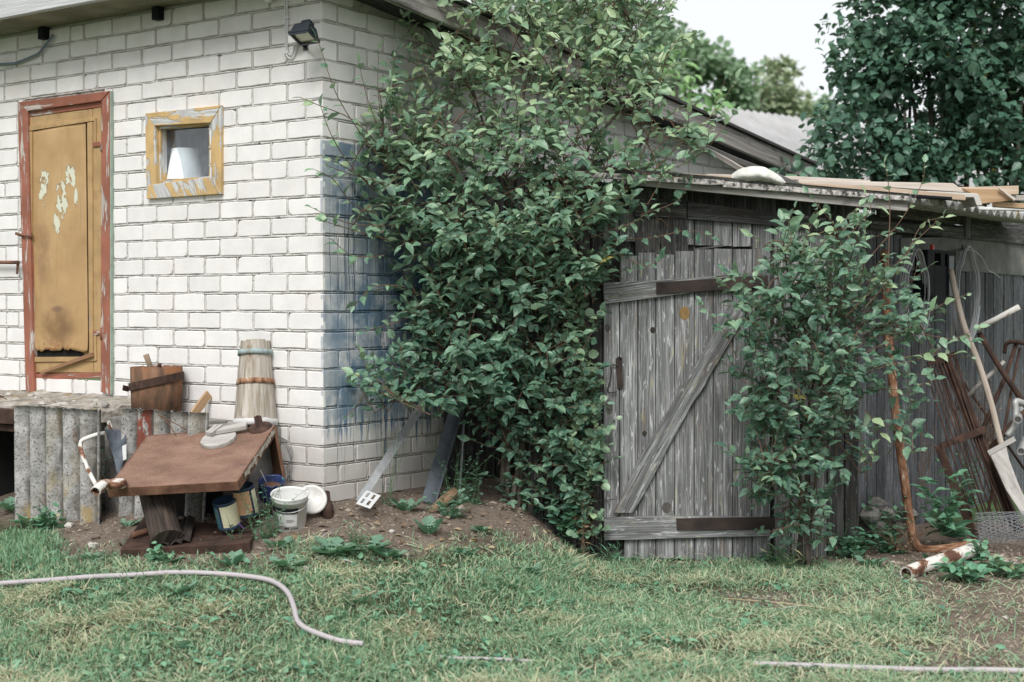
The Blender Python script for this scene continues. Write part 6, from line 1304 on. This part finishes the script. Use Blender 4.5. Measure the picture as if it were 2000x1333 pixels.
blobs2 = [(1530, 500, 90, 60, 7.55, .22, .55), (1640, 470, 80, 60, 7.55, .22, .5), (1520, 570, 100, 60, 7.5, .25, .75), (1640, 570, 110, 70, 7.55, .28, .75), (1740, 540, 70, 60, 7.6, .18, .28), (1560, 660, 110, 70, 7.5, .28, .85), (1690, 650, 90, 80, 7.55, .25, .5), (1500, 760, 75, 70, 7.5, .22, 1.0),
          (1610, 770, 90, 80, 7.55, .28, .85), (1510, 860, 75, 75, 7.52, .22, 1.05), (1600, 870, 70, 60, 7.6, .22, .8), (1545, 940, 60, 45, 7.55, .2, .8), (1600, 980, 40, 40, 7.6, .15, .5), (1750, 740, 70, 70, 7.55, .18, .28), (1790, 650, 70, 50, 7.55, .14, .28), (1770, 850, 40, 40, 7.55, .14, .5), (1690, 880, 40, 40, 7.55, .1, .5), (1480, 640, 50, 60, 7.45, .15, .8), (1540, 1010, 60, 50, 7.55, .15, .7), (1600, 1040, 45, 40, 7.6, .12, .5), (1490, 930, 50, 50, 7.5, .15, .7)]
Yq = 7.5
spr2 = [([(1690, 600, 7.5), (1760, 520, 7.5), (1800, 440, 7.5), (1850, 425, 7.5)], 9, .7), ([(1620, 540, 7.5), (1660, 460, 7.5), (1700, 410, 7.5), (1690, 380, 7.5)], 10, .7), ([(1560, 520, 7.5), (1580, 450, 7.5), (1600, 420, 7.5)], 9, .7), ([(1760, 700, 7.5), (1830, 690, 7.5), (1900, 700, 7.5)], 11, .6), ([(1650, 560, Yq), (1710, 490, Yq), (1760, 430, Yq), (1800, 360, Yq), (1806, 315, Yq)], 13, .65), ([(1735, 520, Yq), (1738, 400, Yq), (1733, 345, Yq), (1727, 318, Yq)], 10, .65), ([(1650, 620, Yq), (1730, 540, Yq), (1790, 470, Yq), (1845, 420, Yq)], 12, .65), ([(1690, 690, Yq), (1780, 640, Yq), (1830, 600, Yq), (1890, 575, Yq)], 13, .6),
        ([(1700, 720, Yq), (1800, 700, Yq), (1870, 660, Yq), (1915, 640, Yq)], 14, .6), ([(1700, 660, Yq), (1770, 650, Yq), (1870, 665, Yq), (1910, 668, Yq)], 14, .55), ([(1540, 500, Yq), (1545, 455, Yq), (1535, 425, Yq)], 9, .6), ([(1600, 480, Yq), (1640, 440, Yq), (1680, 400, Yq)], 9, .65), ([(1470, 600, Yq), (1420, 560, Yq), (1400, 545, Yq)], 9, .55),
        ([(1440, 700, Yq), (1410, 640, Yq), (1375, 600, Yq), (1368, 590, Yq)], 8, .4), ([(1700, 760, Yq), (1770, 760, Yq), (1830, 740, Yq)], 10, .6), ([(1690, 800, Yq), (1720, 850, Yq), (1690, 890, Yq)], 8, .85), ([(1740, 820, Yq), (1780, 880, Yq), (1800, 880, Yq)], 9, .5), ([(1680, 560, Yq), (1690, 480, Yq), (1690, 420, Yq)], 10, .6)]
_, nb2 = bush('small_bush', 'slender leafy bush growing in front of the right half of the shed door', 'bush', B2, blobs2, .068, 60, 43, sprigs=spr2, stem_r=.013, hue0=.47, height_light=.3, nst=4)
# creeper at the hinge side of the shed door
B3 = [P(1120, 1050, 8.0), P(1150, 1055, 8.0)]
blobs3 = [(1120, 640, 60, 70, 7.95, .15, .9), (1150, 760, 45, 70, 7.95, .12, 1.1), (1150, 870, 45, 60, 7.92, .12, 1.1), (1150, 980, 30, 60, 7.9, .1, .7), (1120, 860, 60, 50, 7.95, .14, .9), (1160, 1030, 20, 30, 7.9, .08, .6)]
bush('creeper', 'round leaved creeper climbing the boards left of the shed door', 'creeper', B3, blobs3, .050, 120, 47, hue0=.42, tv=ROUND, stem_r=.008, height_light=-.2, wr=1.05)
bush('creeper', 'small dark creeper sprig hanging under the shed roof above the door', 'creeper', [SF.pt(1270, 480, .04)], [(1310, 415, 35, 25, 7.98, .08, .7), (1265, 440, 25, 40, 7.98, .08, .7)], .055, 70, 48, hue0=.2, tv=ROUND, stem_r=.004, height_light=0)

# ---- weeds
def rosette(name, label, px, py, n, L, seed, hue=.5, tv=LOBED, tf=LOBF, up=.5, group=None, w=1.0, Y=None):
    random.seed(seed); c = GP(px, py); root = thing(name, label, 'weed', c, group); f = Fol()
    for k in range(n):
        az = 6.283 * k / n * 1.0 + random.uniform(-.4, .4); e = up * random.uniform(.4, 1.5); l = L * random.uniform(.6, 1.15)
        f.leaf(c + V((.01 * math.cos(az), .01 * math.sin(az), .004)), (math.cos(az), math.sin(az), e), V((0, 0, 1)) + rnd(.15), l, l * w, min(.92, max(0, hue + random.gauss(0, .15))))
    f.build('foliage', m_weed, root, tv, tf); return root
def stalky(name, label, px, py, n, H, seed, leaf=.035, per=14, hue=.45, tv=NARROW, tf=NARF, lm=None, spread=.35, Y=None, w=1.0, cat='weed', droop=0.0, thick=.002):
    random.seed(seed); c = GP(px, py) if Y is None else P(px, py, Y); root = thing(name, label, cat, c); f = Fol(); wd = MB()
    for k in range(n):
        b = c + V((random.gauss(0, .025), random.gauss(0, .02), 0)); h = H * random.uniform(.55, 1.1); d = V((random.gauss(0, spread), random.gauss(0, spread * .6), 1)).normalized()
        pts = smooth([b, b + d * h * .5 + rnd(.01), b + d * h + V((d.x * h * .2, d.y * h * .2, -droop * h)) + rnd(.015)], 5); wd.tube(pts, [thick * (1.2 - q / len(pts)) for q in range(len(pts))], 4, cap=False)
        for q in range(per):
            u = (q + .5) / per; p = pts[min(len(pts) - 1, int(u * len(pts)))]; az = q * 2.4 + random.uniform(-.5, .5); l = leaf * random.uniform(.6, 1.2) * (1.15 - .6 * u)
            f.leaf(p, (math.cos(az), math.sin(az), random.uniform(-.2, .9)), V((0, 0, 1)) + rnd(.3), l, l * w, min(1, max(0, hue + random.gauss(0, .16))))
    wd.build('stem', m_twig if lm is m_dry else plain('green_stem', (.07, .13, .06), rough=.7), root); f.build('foliage', lm or m_weed, root, tv, tf); return root
W = [(760, 1090, 16, .09, 'leafy dandelion patch on the grass edge below the metal channel', .6, .5), (900, 1085, 14, .08, 'low dandelion on the grass edge below the mound', .5, .5), (990, 1150, 12, .08, 'flat dandelion in the middle of the lawn', .6, .4), (330, 1100, 12, .07, 'small leafy weed below the left end of the rusty slab', .6, .5), (180, 1095, 12, .08, 'low weed on the grass edge left of the rusty slab', .6, .5), (560, 1110, 14, .09, 'dandelion in the grass below the white bucket', .65, .5), (60, 1030, 18, .12, 'large leaved weed at the left picture edge below the landing', .7, .7), (1700, 1110, 14, .09, 'leafy weed on the soil left of the fallen pipe', .5, .7), (1940, 1120, 12, .10, 'leafy weed behind the fallen pipe at the right', .55, .7), (655, 1085, 26, .13, 'broad patch of dandelion leaves on the grass edge below the house corner', .55, .5), (720, 1078, 16, .12, 'dandelion with wide leaves right of the white leafed weed', .6, .4), (600, 1092, 5, .05, '', 0, 0), (540, 1072, 12, .09, 'small dandelion beside the right end of the rusty slab', .5, .6), (455, 1108, 11, .09, 'upright dandelion in front of the rusty slab', .5, 1.0), (690, 1180, 12, .09, 'dandelion leaves in the lawn right of the hose bend', .55, .5),
     (838, 1045, 10, .10, 'dark green dandelion standing below the rotten log', .25, 1.0), (795, 1000, 9, .11, 'dark dandelion leaves at the foot of the metal profiles', .2, .8), (30, 1000, 22, .12, 'pale broad leaved plant in front of the cellar opening', .75, .7), (110, 992, 14, .09, 'broad leaved plant at the foot of the tall cement sheet', .7, .7), (250, 1030, 9, .07, 'low weed beside the log under the table', .5, .7), (190, 1000, 9, .09, 'weed between cement sheet and table corner', .4, .9), (1030, 1120, 11, .09, 'dandelion leaves in the lawn left of the shed door', .45, .5), (1130, 1085, 9, .08, 'small weed on the soil by the shed door corner', .45, .6),
     (940, 1040, 9, .08, 'low weed on the soil mound under the big bush', .4, .5), (350, 1160, 10, .09, 'broad leaf weed in the lawn next to the pale hose', .6, .5), (420, 1128, 12, .08, 'light green weed growing over the pale hose', .75, .4), (1630, 1040, 14, .12, 'leafy weed at the foot of the small bush', .35, .8)]
for k, (x, y, n, L, lb, h, up) in enumerate(W):
    if lb: rosette('weed', lb, x, y, n, L, 100 + k, h, up=up, group='leafy weeds along the soil edge')
rosette('pale_weed', 'single weed with bleached white leaves on the grass edge', 628, 1098, 5, .06, 7, up=.9).children[0].data.materials[0] = plain('bleached_leaf', (.62, .64, .58), rough=.7)
stalky('wiry_weed', 'bushy wiry green weed growing before the white bucket', 522, 1052, 16, .30, 201, .035, 16, .4, spread=.3, w=1.3)
stalky('wiry_weed', 'thin wiry weed growing by the slotted metal foot', 758, 985, 5, .50, 202, .03, 14, .4, spread=.15)
stalky('wiry_weed', 'wiry weed between the blue grey profile and the mound', 880, 985, 12, .36, 203, .035, 15, .35, spread=.35, w=1.2)
stalky('wiry_weed', 'thin wiry weed with purple dots on the rusty base slab', 470, 1066, 6, .14, 204, .02, 8, .45, spread=.5, Y=6.95)
stalky('fern_weed', 'feathery dark green mugwort left of the creeper', 1050, 1010, 11, .46, 205, .10, 13, .25, tv=LOBED, tf=LOBF, spread=.42, w=1.0, droop=.1)
stalky('fern_weed', 'low feathery weed on the mound beside the rotten log', 880, 1010, 9, .16, 206, .06, 9, .35, tv=LOBED, tf=LOBF, spread=.6, w=1.0)
stalky('dry_stalk', 'dry brown withered stalk with curled leaves by the shed door', 1150, 1090, 5, .50, 207, .045, 16, .6, spread=.18, lm=m_dry, Y=7.85, w=1.6, droop=.1)
stalky('dry_stalk', 'brown seed stalks in front of the tall cement sheet', 180, 950, 6, .42, 208, .030, 13, .45, spread=.45, lm=m_dry, Y=8.15, w=2.2, tv=ROUND, tf=LEAFF)
stalky('leafy_weed', 'weed with small leaves climbing beside the bent tube', 190, 975, 8, .26, 209, .045, 9, .6, spread=.4, Y=8.0, tv=LEAF, tf=LEAFF)
stalky('grass_tuft', 'long green grass blades between sheet and bent tube', 175, 985, 14, .40, 210, .10, 2, .3, spread=.45, Y=8.05, w=.5, droop=.1)
stalky('grass_tuft', 'dry yellow grass tuft at the foot of the small bush', 1535, 1115, 36, .19, 211, .10, 2, .98, spread=.5, w=.45, droop=.2)
stalky('grass_tuft', 'tall green grass blades bending before the shed corner', 1640, 1090, 10, .36, 212, .10, 2, .3, spread=.4, w=.4, droop=.35)
stalky('dry_grass', 'tall dry straw grass standing behind the crooked pole', 1930, 900, 30, .60, 213, .05, 7, .85, spread=.12, lm=m_dry, Y=9.15, w=.7)
stalky('leafy_weed', 'broad leaved green plant between bent pipe and grille', 1845, 1045, 16, .34, 214, .14, 6, .45, spread=.35, Y=8.35, tv=LEAF, tf=LEAFF)
stalky('leafy_weed', 'low green plants around the elbow of the bent pipe', 1740, 1090, 22, .15, 215, .06, 6, .45, spread=.6, Y=8.2, tv=ROUND, tf=LEAFF)
stalky('leafy_weed', 'ground plants under the shed corner left of the bent pipe', 1665, 1085, 22, .16, 216, .055, 7, .35, spread=.6, Y=8.05, tv=ROUND, tf=LEAFF)
stalky('leafy_weed', 'pulled out leafy branch lying on the soil at the right', 1880, 1135, 12, .16, 217, .12, 4, .6, spread=1.2, tv=LEAF, tf=LEAFF)
stalky('leafy_weed', 'leaves lying beside the fallen pipe at the right edge', 1965, 1130, 9, .15, 218, .10, 4, .7, spread=1.2, tv=LEAF, tf=LEAFF)
stalky('dry_stalk', 'tangle of brown dry stalks around the foot of the bent pipe', 1760, 1075, 20, .26, 219, .03, 8, .5, spread=.7, lm=m_dry, Y=8.15, w=1.4)
stalky('leafy_weed', 'small leafed bushy weed inside the rusty grille', 1890, 985, 12, .34, 220, .035, 14, .55, spread=.4, Y=8.9, tv=ROUND, tf=LEAFF)
stalky('leafy_weed', 'green plants below the shed door beside the small bush', 1500, 1100, 14, .10, 221, .045, 6, .4, spread=.8, tv=ROUND, tf=LEAFF)
stalky('leafy_weed', 'tall green weed by the rubble at the foot of the shed side', 1722, 1060, 9, .30, 231, .075, 8, .5, spread=.3, Y=8.3, tv=LEAF, tf=LEAFF)
stalky('leafy_weed', 'broad weed right of the bent pipe elbow below the grille', 1905, 1095, 14, .14, 232, .08, 5, .6, spread=.6, Y=7.95, tv=LEAF, tf=LEAFF)
stalky('dry_stalk', 'thin brown seed stalks before the shed side above the grille foot', 1800, 960, 9, .50, 233, .02, 9, .5, spread=.2, lm=m_dry, Y=8.7, w=1.6)
stalky('leafy_weed', 'weeds at the foot of the tall cement sheet near the bent tube', 150, 1000, 14, .12, 234, .06, 5, .6, spread=.7, Y=8.0, tv=ROUND, tf=LEAFF)
stalky('leafy_weed', 'dark weed growing in the shade behind the rotten log', 925, 985, 12, .28, 235, .05, 9, .2, spread=.5, tv=LOBED, tf=LOBF)
stalky('leafy_weed', 'dark leafy weeds crowding the foot of the creeper by the shed door', 1105, 1045, 14, .22, 236, .055, 8, .25, spread=.4, Y=7.9, tv=ROUND, tf=LEAFF)
stalky('leafy_weed', 'green weeds creeping over the soil at the left before the tall cement sheet', 95, 1035, 16, .12, 237, .06, 5, .6, spread=.8, tv=ROUND, tf=LEAFF)
stalky('leafy_weed', 'low weeds spreading from the grass below the base slab', 300, 1098, 14, .07, 238, .05, 5, .65, spread=1.0, tv=ROUND, tf=LEAFF)
stalky('grass_tuft', 'tuft of long green grass at the lower left corner of the shed door', 1195, 1100, 22, .15, 239, .09, 2, .35, spread=.5, w=.45, droop=.15)
stalky('grass_tuft', 'green grass tuft on the soil edge below the metal channel', 690, 1060, 14, .11, 240, .07, 2, .4, spread=.6, w=.45, droop=.15)
mb = MB()
for k in range(4): a = slabz(390 + 12 * k, 1045); mb.lathe(P(466 + k * 3, 1024 + k * 3, 6.93), UP, [(.001, 0), (.004, .003), (.001, .006)], 6)
mb.build('purple_flower', plain('purple_petal', (.20, .06, .38)), None, label='tiny purple flower in front of the cream labelled can', cat='flower')
# fallen yellow and brown leaves
f = Fol(); random.seed(9)
for k in range(150):
    px, py = random.uniform(300, 1250), random.uniform(1000, 1110); p = GP(px, py) + V((0, 0, .008))
    if inside_solid(p.x, p.y): continue
    az = random.uniform(0, 6.28); l = random.uniform(.02, .05); f.leaf(p, (math.cos(az), math.sin(az), random.uniform(-.1, .3)), V((0, 0, 1)) + rnd(.4), l, l, random.random())
lf = f.build('leaf_litter', m_dry, None); tag(lf, 'dry fallen leaves scattered over the bare soil', 'leaf litter', kind='stuff')
f = Fol()
for k in range(3200):
    px, py = random.uniform(-50, 2050), random.uniform(1085, 1333); p = GP(px, py) + V((0, 0, .015))
    if random.random() > dn(p.x, p.y, p.z) + .1 or noise.noise(V((p.x * 2.5, p.y * 3, 12))) < -.05: continue
    az = random.uniform(0, 6.28); l = random.uniform(.02, .055); f.leaf(p, (math.cos(az), math.sin(az), random.uniform(.0, .7)), V((0, 0, 1)) + rnd(.4), l, l * .9, random.random() * .95)
lf = f.build('clover', m_weed, None); tag(lf, 'small broad leaves mixed into the lawn grass', 'ground cover', kind='stuff')
print('LEAVES', nb1, nb2)

# soil crumbs
random.seed(19); OCT = [(1, 0, 0), (-1, 0, 0), (0, 1, 0), (0, -1, 0), (0, 0, .8), (0, 0, -.6)]; OCF = [(0, 2, 4), (2, 1, 4), (1, 3, 4), (3, 0, 4), (2, 0, 5), (1, 2, 5), (3, 1, 5), (0, 3, 5)]
pp, ssz, hh = [], [], []
while len(pp) < 15000:
    x, y = random.uniform(-2.9, 3.6), random.uniform(4.9, 8.7)
    if inside_solid(x, y): continue
    z = gz_fast(x, y)
    if random.random() < dn(x, y, z) * 1.15: continue
    pp.append((x, y, z)); q = min(.026, random.expovariate(1 / .0036) + .0015) if random.random() < .985 else random.uniform(.014, .032); ssz.append((q * random.uniform(.7, 1.3), q, q * random.uniform(.5, .9))); hh.append(random.random())
N = len(pp); D = rng.normal(0, 1, (N, 3)); D[:, 2] *= .3; X, Y, Z = frames(D, np.array([[0, 0, 1.]]) + rng.normal(0, .3, (N, 3)))
m_crumb = leafmat('soil_crumb', [(0, (.07, .052, .04)), (.5, (.18, .142, .112)), (.9, (.29, .245, .20)), (1, (.42, .39, .35))], under=(.2, .16, .13), trans=.0, rough=1, spec=.05)
cr = scatter('soil_crumbs', OCT, OCF, np.array(pp), X, Y, Z, np.array(ssz), np.array(hh), m_crumb, smooth=False); tag(cr, 'small crumbs of soil and grit on the bare ground', 'soil crumbs', kind='stuff')
# ------------------------------------------------------------------ beyond the shed
def tree(name, label, base, blobs, leaf, per, seed, material, group=None, trunk=.12, tv=ROUND, wr=1.0, hue0=.5, stems=5, bark=m_stem):
    """blobs: (px, py, rx px, ry px, Y, dy, density)"""
    random.seed(seed); root = thing(name, label, 'tree', base, group); wood = MB(); fol = Fol()
    for k, (cx, cy, rx, ry, Y, dy, dens) in enumerate(blobs):
        c = P(cx, cy, Y); rx_, rz_ = rx / FPX * Y, ry / FPX * Y
        if k < stems:
            b = base + V((random.uniform(-1, 1) * trunk * 1.5, random.uniform(-1, 1) * trunk * 1.5, -.1)); t = c + V((0, 0, rz_ * .4)); m_ = b.lerp(t, .5) + V((0, 0, .1 * rz_)); m_.x = b.x + (m_.x - b.x) * .6
            pts = smooth([b, m_, t], 6); wood.tube(pts, [trunk * .5 * (1 - .8 * q / (len(pts) - 1)) for q in range(len(pts))], 8)
        n = int(per * dens * rx_ * rz_ / (leaf * leaf))
        for _ in range(n):
            # leaves gather in clumps with gaps between
            for _try in range(6):
                v = rnd().normalized() * (random.random() ** .38); p = c + V((v.x * rx_, v.y * dy, v.z * rz_))
                if noise.noise(p * (.9 / (leaf * 6)) + V((seed, 0, 0))) + .5 * noise.noise(p * (.9 / (leaf * 2.2)) + V((0, seed, 0))) > -.05: break
            d = V((v.x, v.y - .3, v.z * .3 - .25)) + rnd(.6); l = leaf * random.uniform(.6, 1.25)
            fol.leaf(p, d, V((v.x * .5, v.y * .5 - .2, .9)) + rnd(.45), l, l * wr, min(1, max(0, hue0 + .3 * noise.noise(p * .8) + random.gauss(0, .12)) if random.random() > .003 else 1))
    wood.build('trunk', bark, root); fol.build('crown', material, root, tv, LEAFF); return root
YT = 12.5
g0 = P(1860, 700, YT); g0.z = gz(g0.x, g0.y)
tb = [(1860, 100, 170, 160, YT, 1.0, 1.0), (1980, 60, 130, 170, YT, 1.0, 1.0), (1730, 170, 120, 120, YT, .8, .95), (1800, -60, 150, 110, YT, .9, .9), (1960, 250, 130, 110, YT, .9, 1.0), (1830, 280, 130, 80, YT, .8, 1.0), (1690, 270, 100, 85, YT - .3, .6, .9), (1760, 60, 90, 90, YT, .7, .9), (1900, -20, 130, 70, YT, .8, .9), (1620, 300, 50, 50, YT - .3, .4, .6), (1660, 60, 60, 60, YT, .5, .35), (1650, 150, 50, 60, YT, .5, .5), (1610, 240, 50, 40, YT - .3, .4, .5),
      (1720, 350, 110, 40, YT - .2, .5, 1.0), (1880, 360, 120, 40, YT, .6, .9), (1720, 20, 80, 70, YT, .6, .7), (2080, 200, 120, 200, YT, 1, .9), (1950, -120, 170, 120, YT, 1, .8), (1990, 370, 60, 40, YT, .5, .8), (1890, 190, 150, 120, YT + .3, .8, 1.0), (1980, 150, 100, 150, YT + .3, .8, .9), (1760, 220, 120, 110, YT + .2, .7, .8), (1800, 330, 150, 60, YT + .2, .6, .9)]
tr = tree('big_tree', 'large dense dark green tree with round leaves behind the shed roof at the right', g0, tb, .085, 27, 61, m_leafr, trunk=.09, stems=9, hue0=.42, tv=LEAF, wr=1.35)
wood = MB(); random.seed(66)
for k in range(12):
    x = random.uniform(1700, 2050); a = P(x, 430, YT + random.uniform(-.3, .6)); e = P(x + random.uniform(-25, 25), random.uniform(120, 260), a.y + random.uniform(-.2, .2)); a.z = .3
    wood.tube(smooth([a, a.lerp(e, .5) + V((random.uniform(-.06, .06), 0, 0)), e], 4), [.028 * (1 - .07 * q) for q in range(9)], 6)
wood.build('branch', m_stem, tr)
m_far = leafmat('far_leaf', [(0, (.17, .27, .175)), (.5, (.25, .36, .23)), (1, (.34, .44, .28))], under=(.24, .36, .23), trans=.3, rough=.6, spec=.2)  # far leaf greens, this and the next, paled to paint in haze
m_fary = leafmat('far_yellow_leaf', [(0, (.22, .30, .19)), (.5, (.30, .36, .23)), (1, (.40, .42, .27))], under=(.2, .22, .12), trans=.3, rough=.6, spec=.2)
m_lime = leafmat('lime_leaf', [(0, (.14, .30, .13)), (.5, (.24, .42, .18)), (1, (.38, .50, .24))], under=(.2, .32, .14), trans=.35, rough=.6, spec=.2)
def at(px, Y): p = P(px, 600, Y); p.z = gz(p.x, p.y); return p
F0 = .19
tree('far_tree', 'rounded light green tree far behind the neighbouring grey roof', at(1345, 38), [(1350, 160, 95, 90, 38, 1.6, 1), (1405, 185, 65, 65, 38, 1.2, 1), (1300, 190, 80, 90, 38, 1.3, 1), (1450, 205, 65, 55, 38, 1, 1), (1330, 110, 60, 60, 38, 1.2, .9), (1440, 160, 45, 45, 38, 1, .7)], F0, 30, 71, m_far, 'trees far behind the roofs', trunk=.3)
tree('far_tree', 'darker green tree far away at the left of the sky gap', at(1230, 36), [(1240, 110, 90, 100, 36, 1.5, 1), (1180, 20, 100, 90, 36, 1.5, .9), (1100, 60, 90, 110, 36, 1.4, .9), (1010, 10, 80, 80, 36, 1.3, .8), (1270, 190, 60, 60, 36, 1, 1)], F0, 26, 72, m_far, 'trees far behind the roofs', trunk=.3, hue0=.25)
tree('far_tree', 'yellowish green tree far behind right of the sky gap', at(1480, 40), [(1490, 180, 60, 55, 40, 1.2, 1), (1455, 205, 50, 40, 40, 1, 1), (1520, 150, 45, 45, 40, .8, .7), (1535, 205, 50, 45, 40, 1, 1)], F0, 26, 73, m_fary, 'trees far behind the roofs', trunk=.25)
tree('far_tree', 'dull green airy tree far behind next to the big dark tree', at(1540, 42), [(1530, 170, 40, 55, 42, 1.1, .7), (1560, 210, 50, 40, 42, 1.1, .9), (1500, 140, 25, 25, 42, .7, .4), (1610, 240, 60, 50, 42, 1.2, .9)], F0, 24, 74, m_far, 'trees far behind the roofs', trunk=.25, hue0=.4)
tree('lime_shrub', 'bright lime green shrub seen just above the gable board', at(1340, 18), [(1320, 160, 45, 40, 18, .6, .8), (1360, 205, 50, 40, 18, .6, .9), (1275, 120, 40, 40, 18, .5, .7), (1400, 225, 30, 25, 18, .4, .6)], .16, 12, 75, m_lime, None, trunk=.12, tv=LEAF)
tree('low_shrub', 'low dark shrub growing at the end of the gable board above the shed roof', at(1600, 11.2), [(1580, 335, 60, 24, 11.2, .4, .8), (1530, 325, 25, 18, 11.2, .3, .5)], .09, 14, 76, m_leafr, None, trunk=.05)
# neighbouring building with a grey corrugated roof
nb = thing('neighbour_building', 'low building with a grey corrugated roof between the far trees', 'building', at(1550, 24))
A_, B_ = P(1385, 209, 25.0), P(1660, 192, 27.5); e_ = (B_ - A_); e_.z = 0; eL = e_.length + 4; e_.normalize(); dn2 = V((e_.y, -e_.x, 0))
if dn2.y > 0: dn2 = -dn2
dirv = (dn2 * 1.0 + V((0, 0, -.62)) + e_ * .12).normalized(); RLn = 4.2; N = 24 * 12; mb = MB(); g = []
nn_ = e_.cross(dirv).normalized(); nn_ = nn_ if nn_.z > 0 else -nn_
rows = [0, RLn * .33 - .01, RLn * .33, RLn * .66 - .01, RLn * .66, RLn]; lift = [0, 0, .035, .035, .07, .07]
A0 = A_ - e_ * 1.5
for k in range(N + 1):
    w_ = eL * 1.2 * k / N; o = A0 + e_ * w_ + nn_ * (.045 * math.cos(2 * math.pi * w_ / .19))
    g += [o + dirv * r + nn_ * l for r, l in zip(rows, lift)]
i = mb.add(g)
for k in range(N):
    for r in range(5): a = i + k * 6 + r; mb.face((a, a + 6, a + 7, a + 1), [(0, 0), (.1, 0), (.1, .1), (0, .1)], True)
mb.build('roof', m_roofc, nb)
wl = A0 + dirv * (RLn - .35); mb = MB(); q = [wl + V((0, 0, -.05)), wl + e_ * eL * 1.2 + V((0, 0, -.05)), wl + e_ * eL * 1.2, wl]; q[0].z = q[1].z = -.1; mb.prism(q, -dn2 * .2); mb.build('wall', m_woodd, nb)
q = [A0 + V((0, 0, -.1)), wl + V((0, 0, -.1)), V((wl.x, wl.y, -.1)), V((A0.x, A0.y, -.1))]; mb = MB(); mb.prism(q, e_ * .2); mb.build('gable', m_woodd, nb)
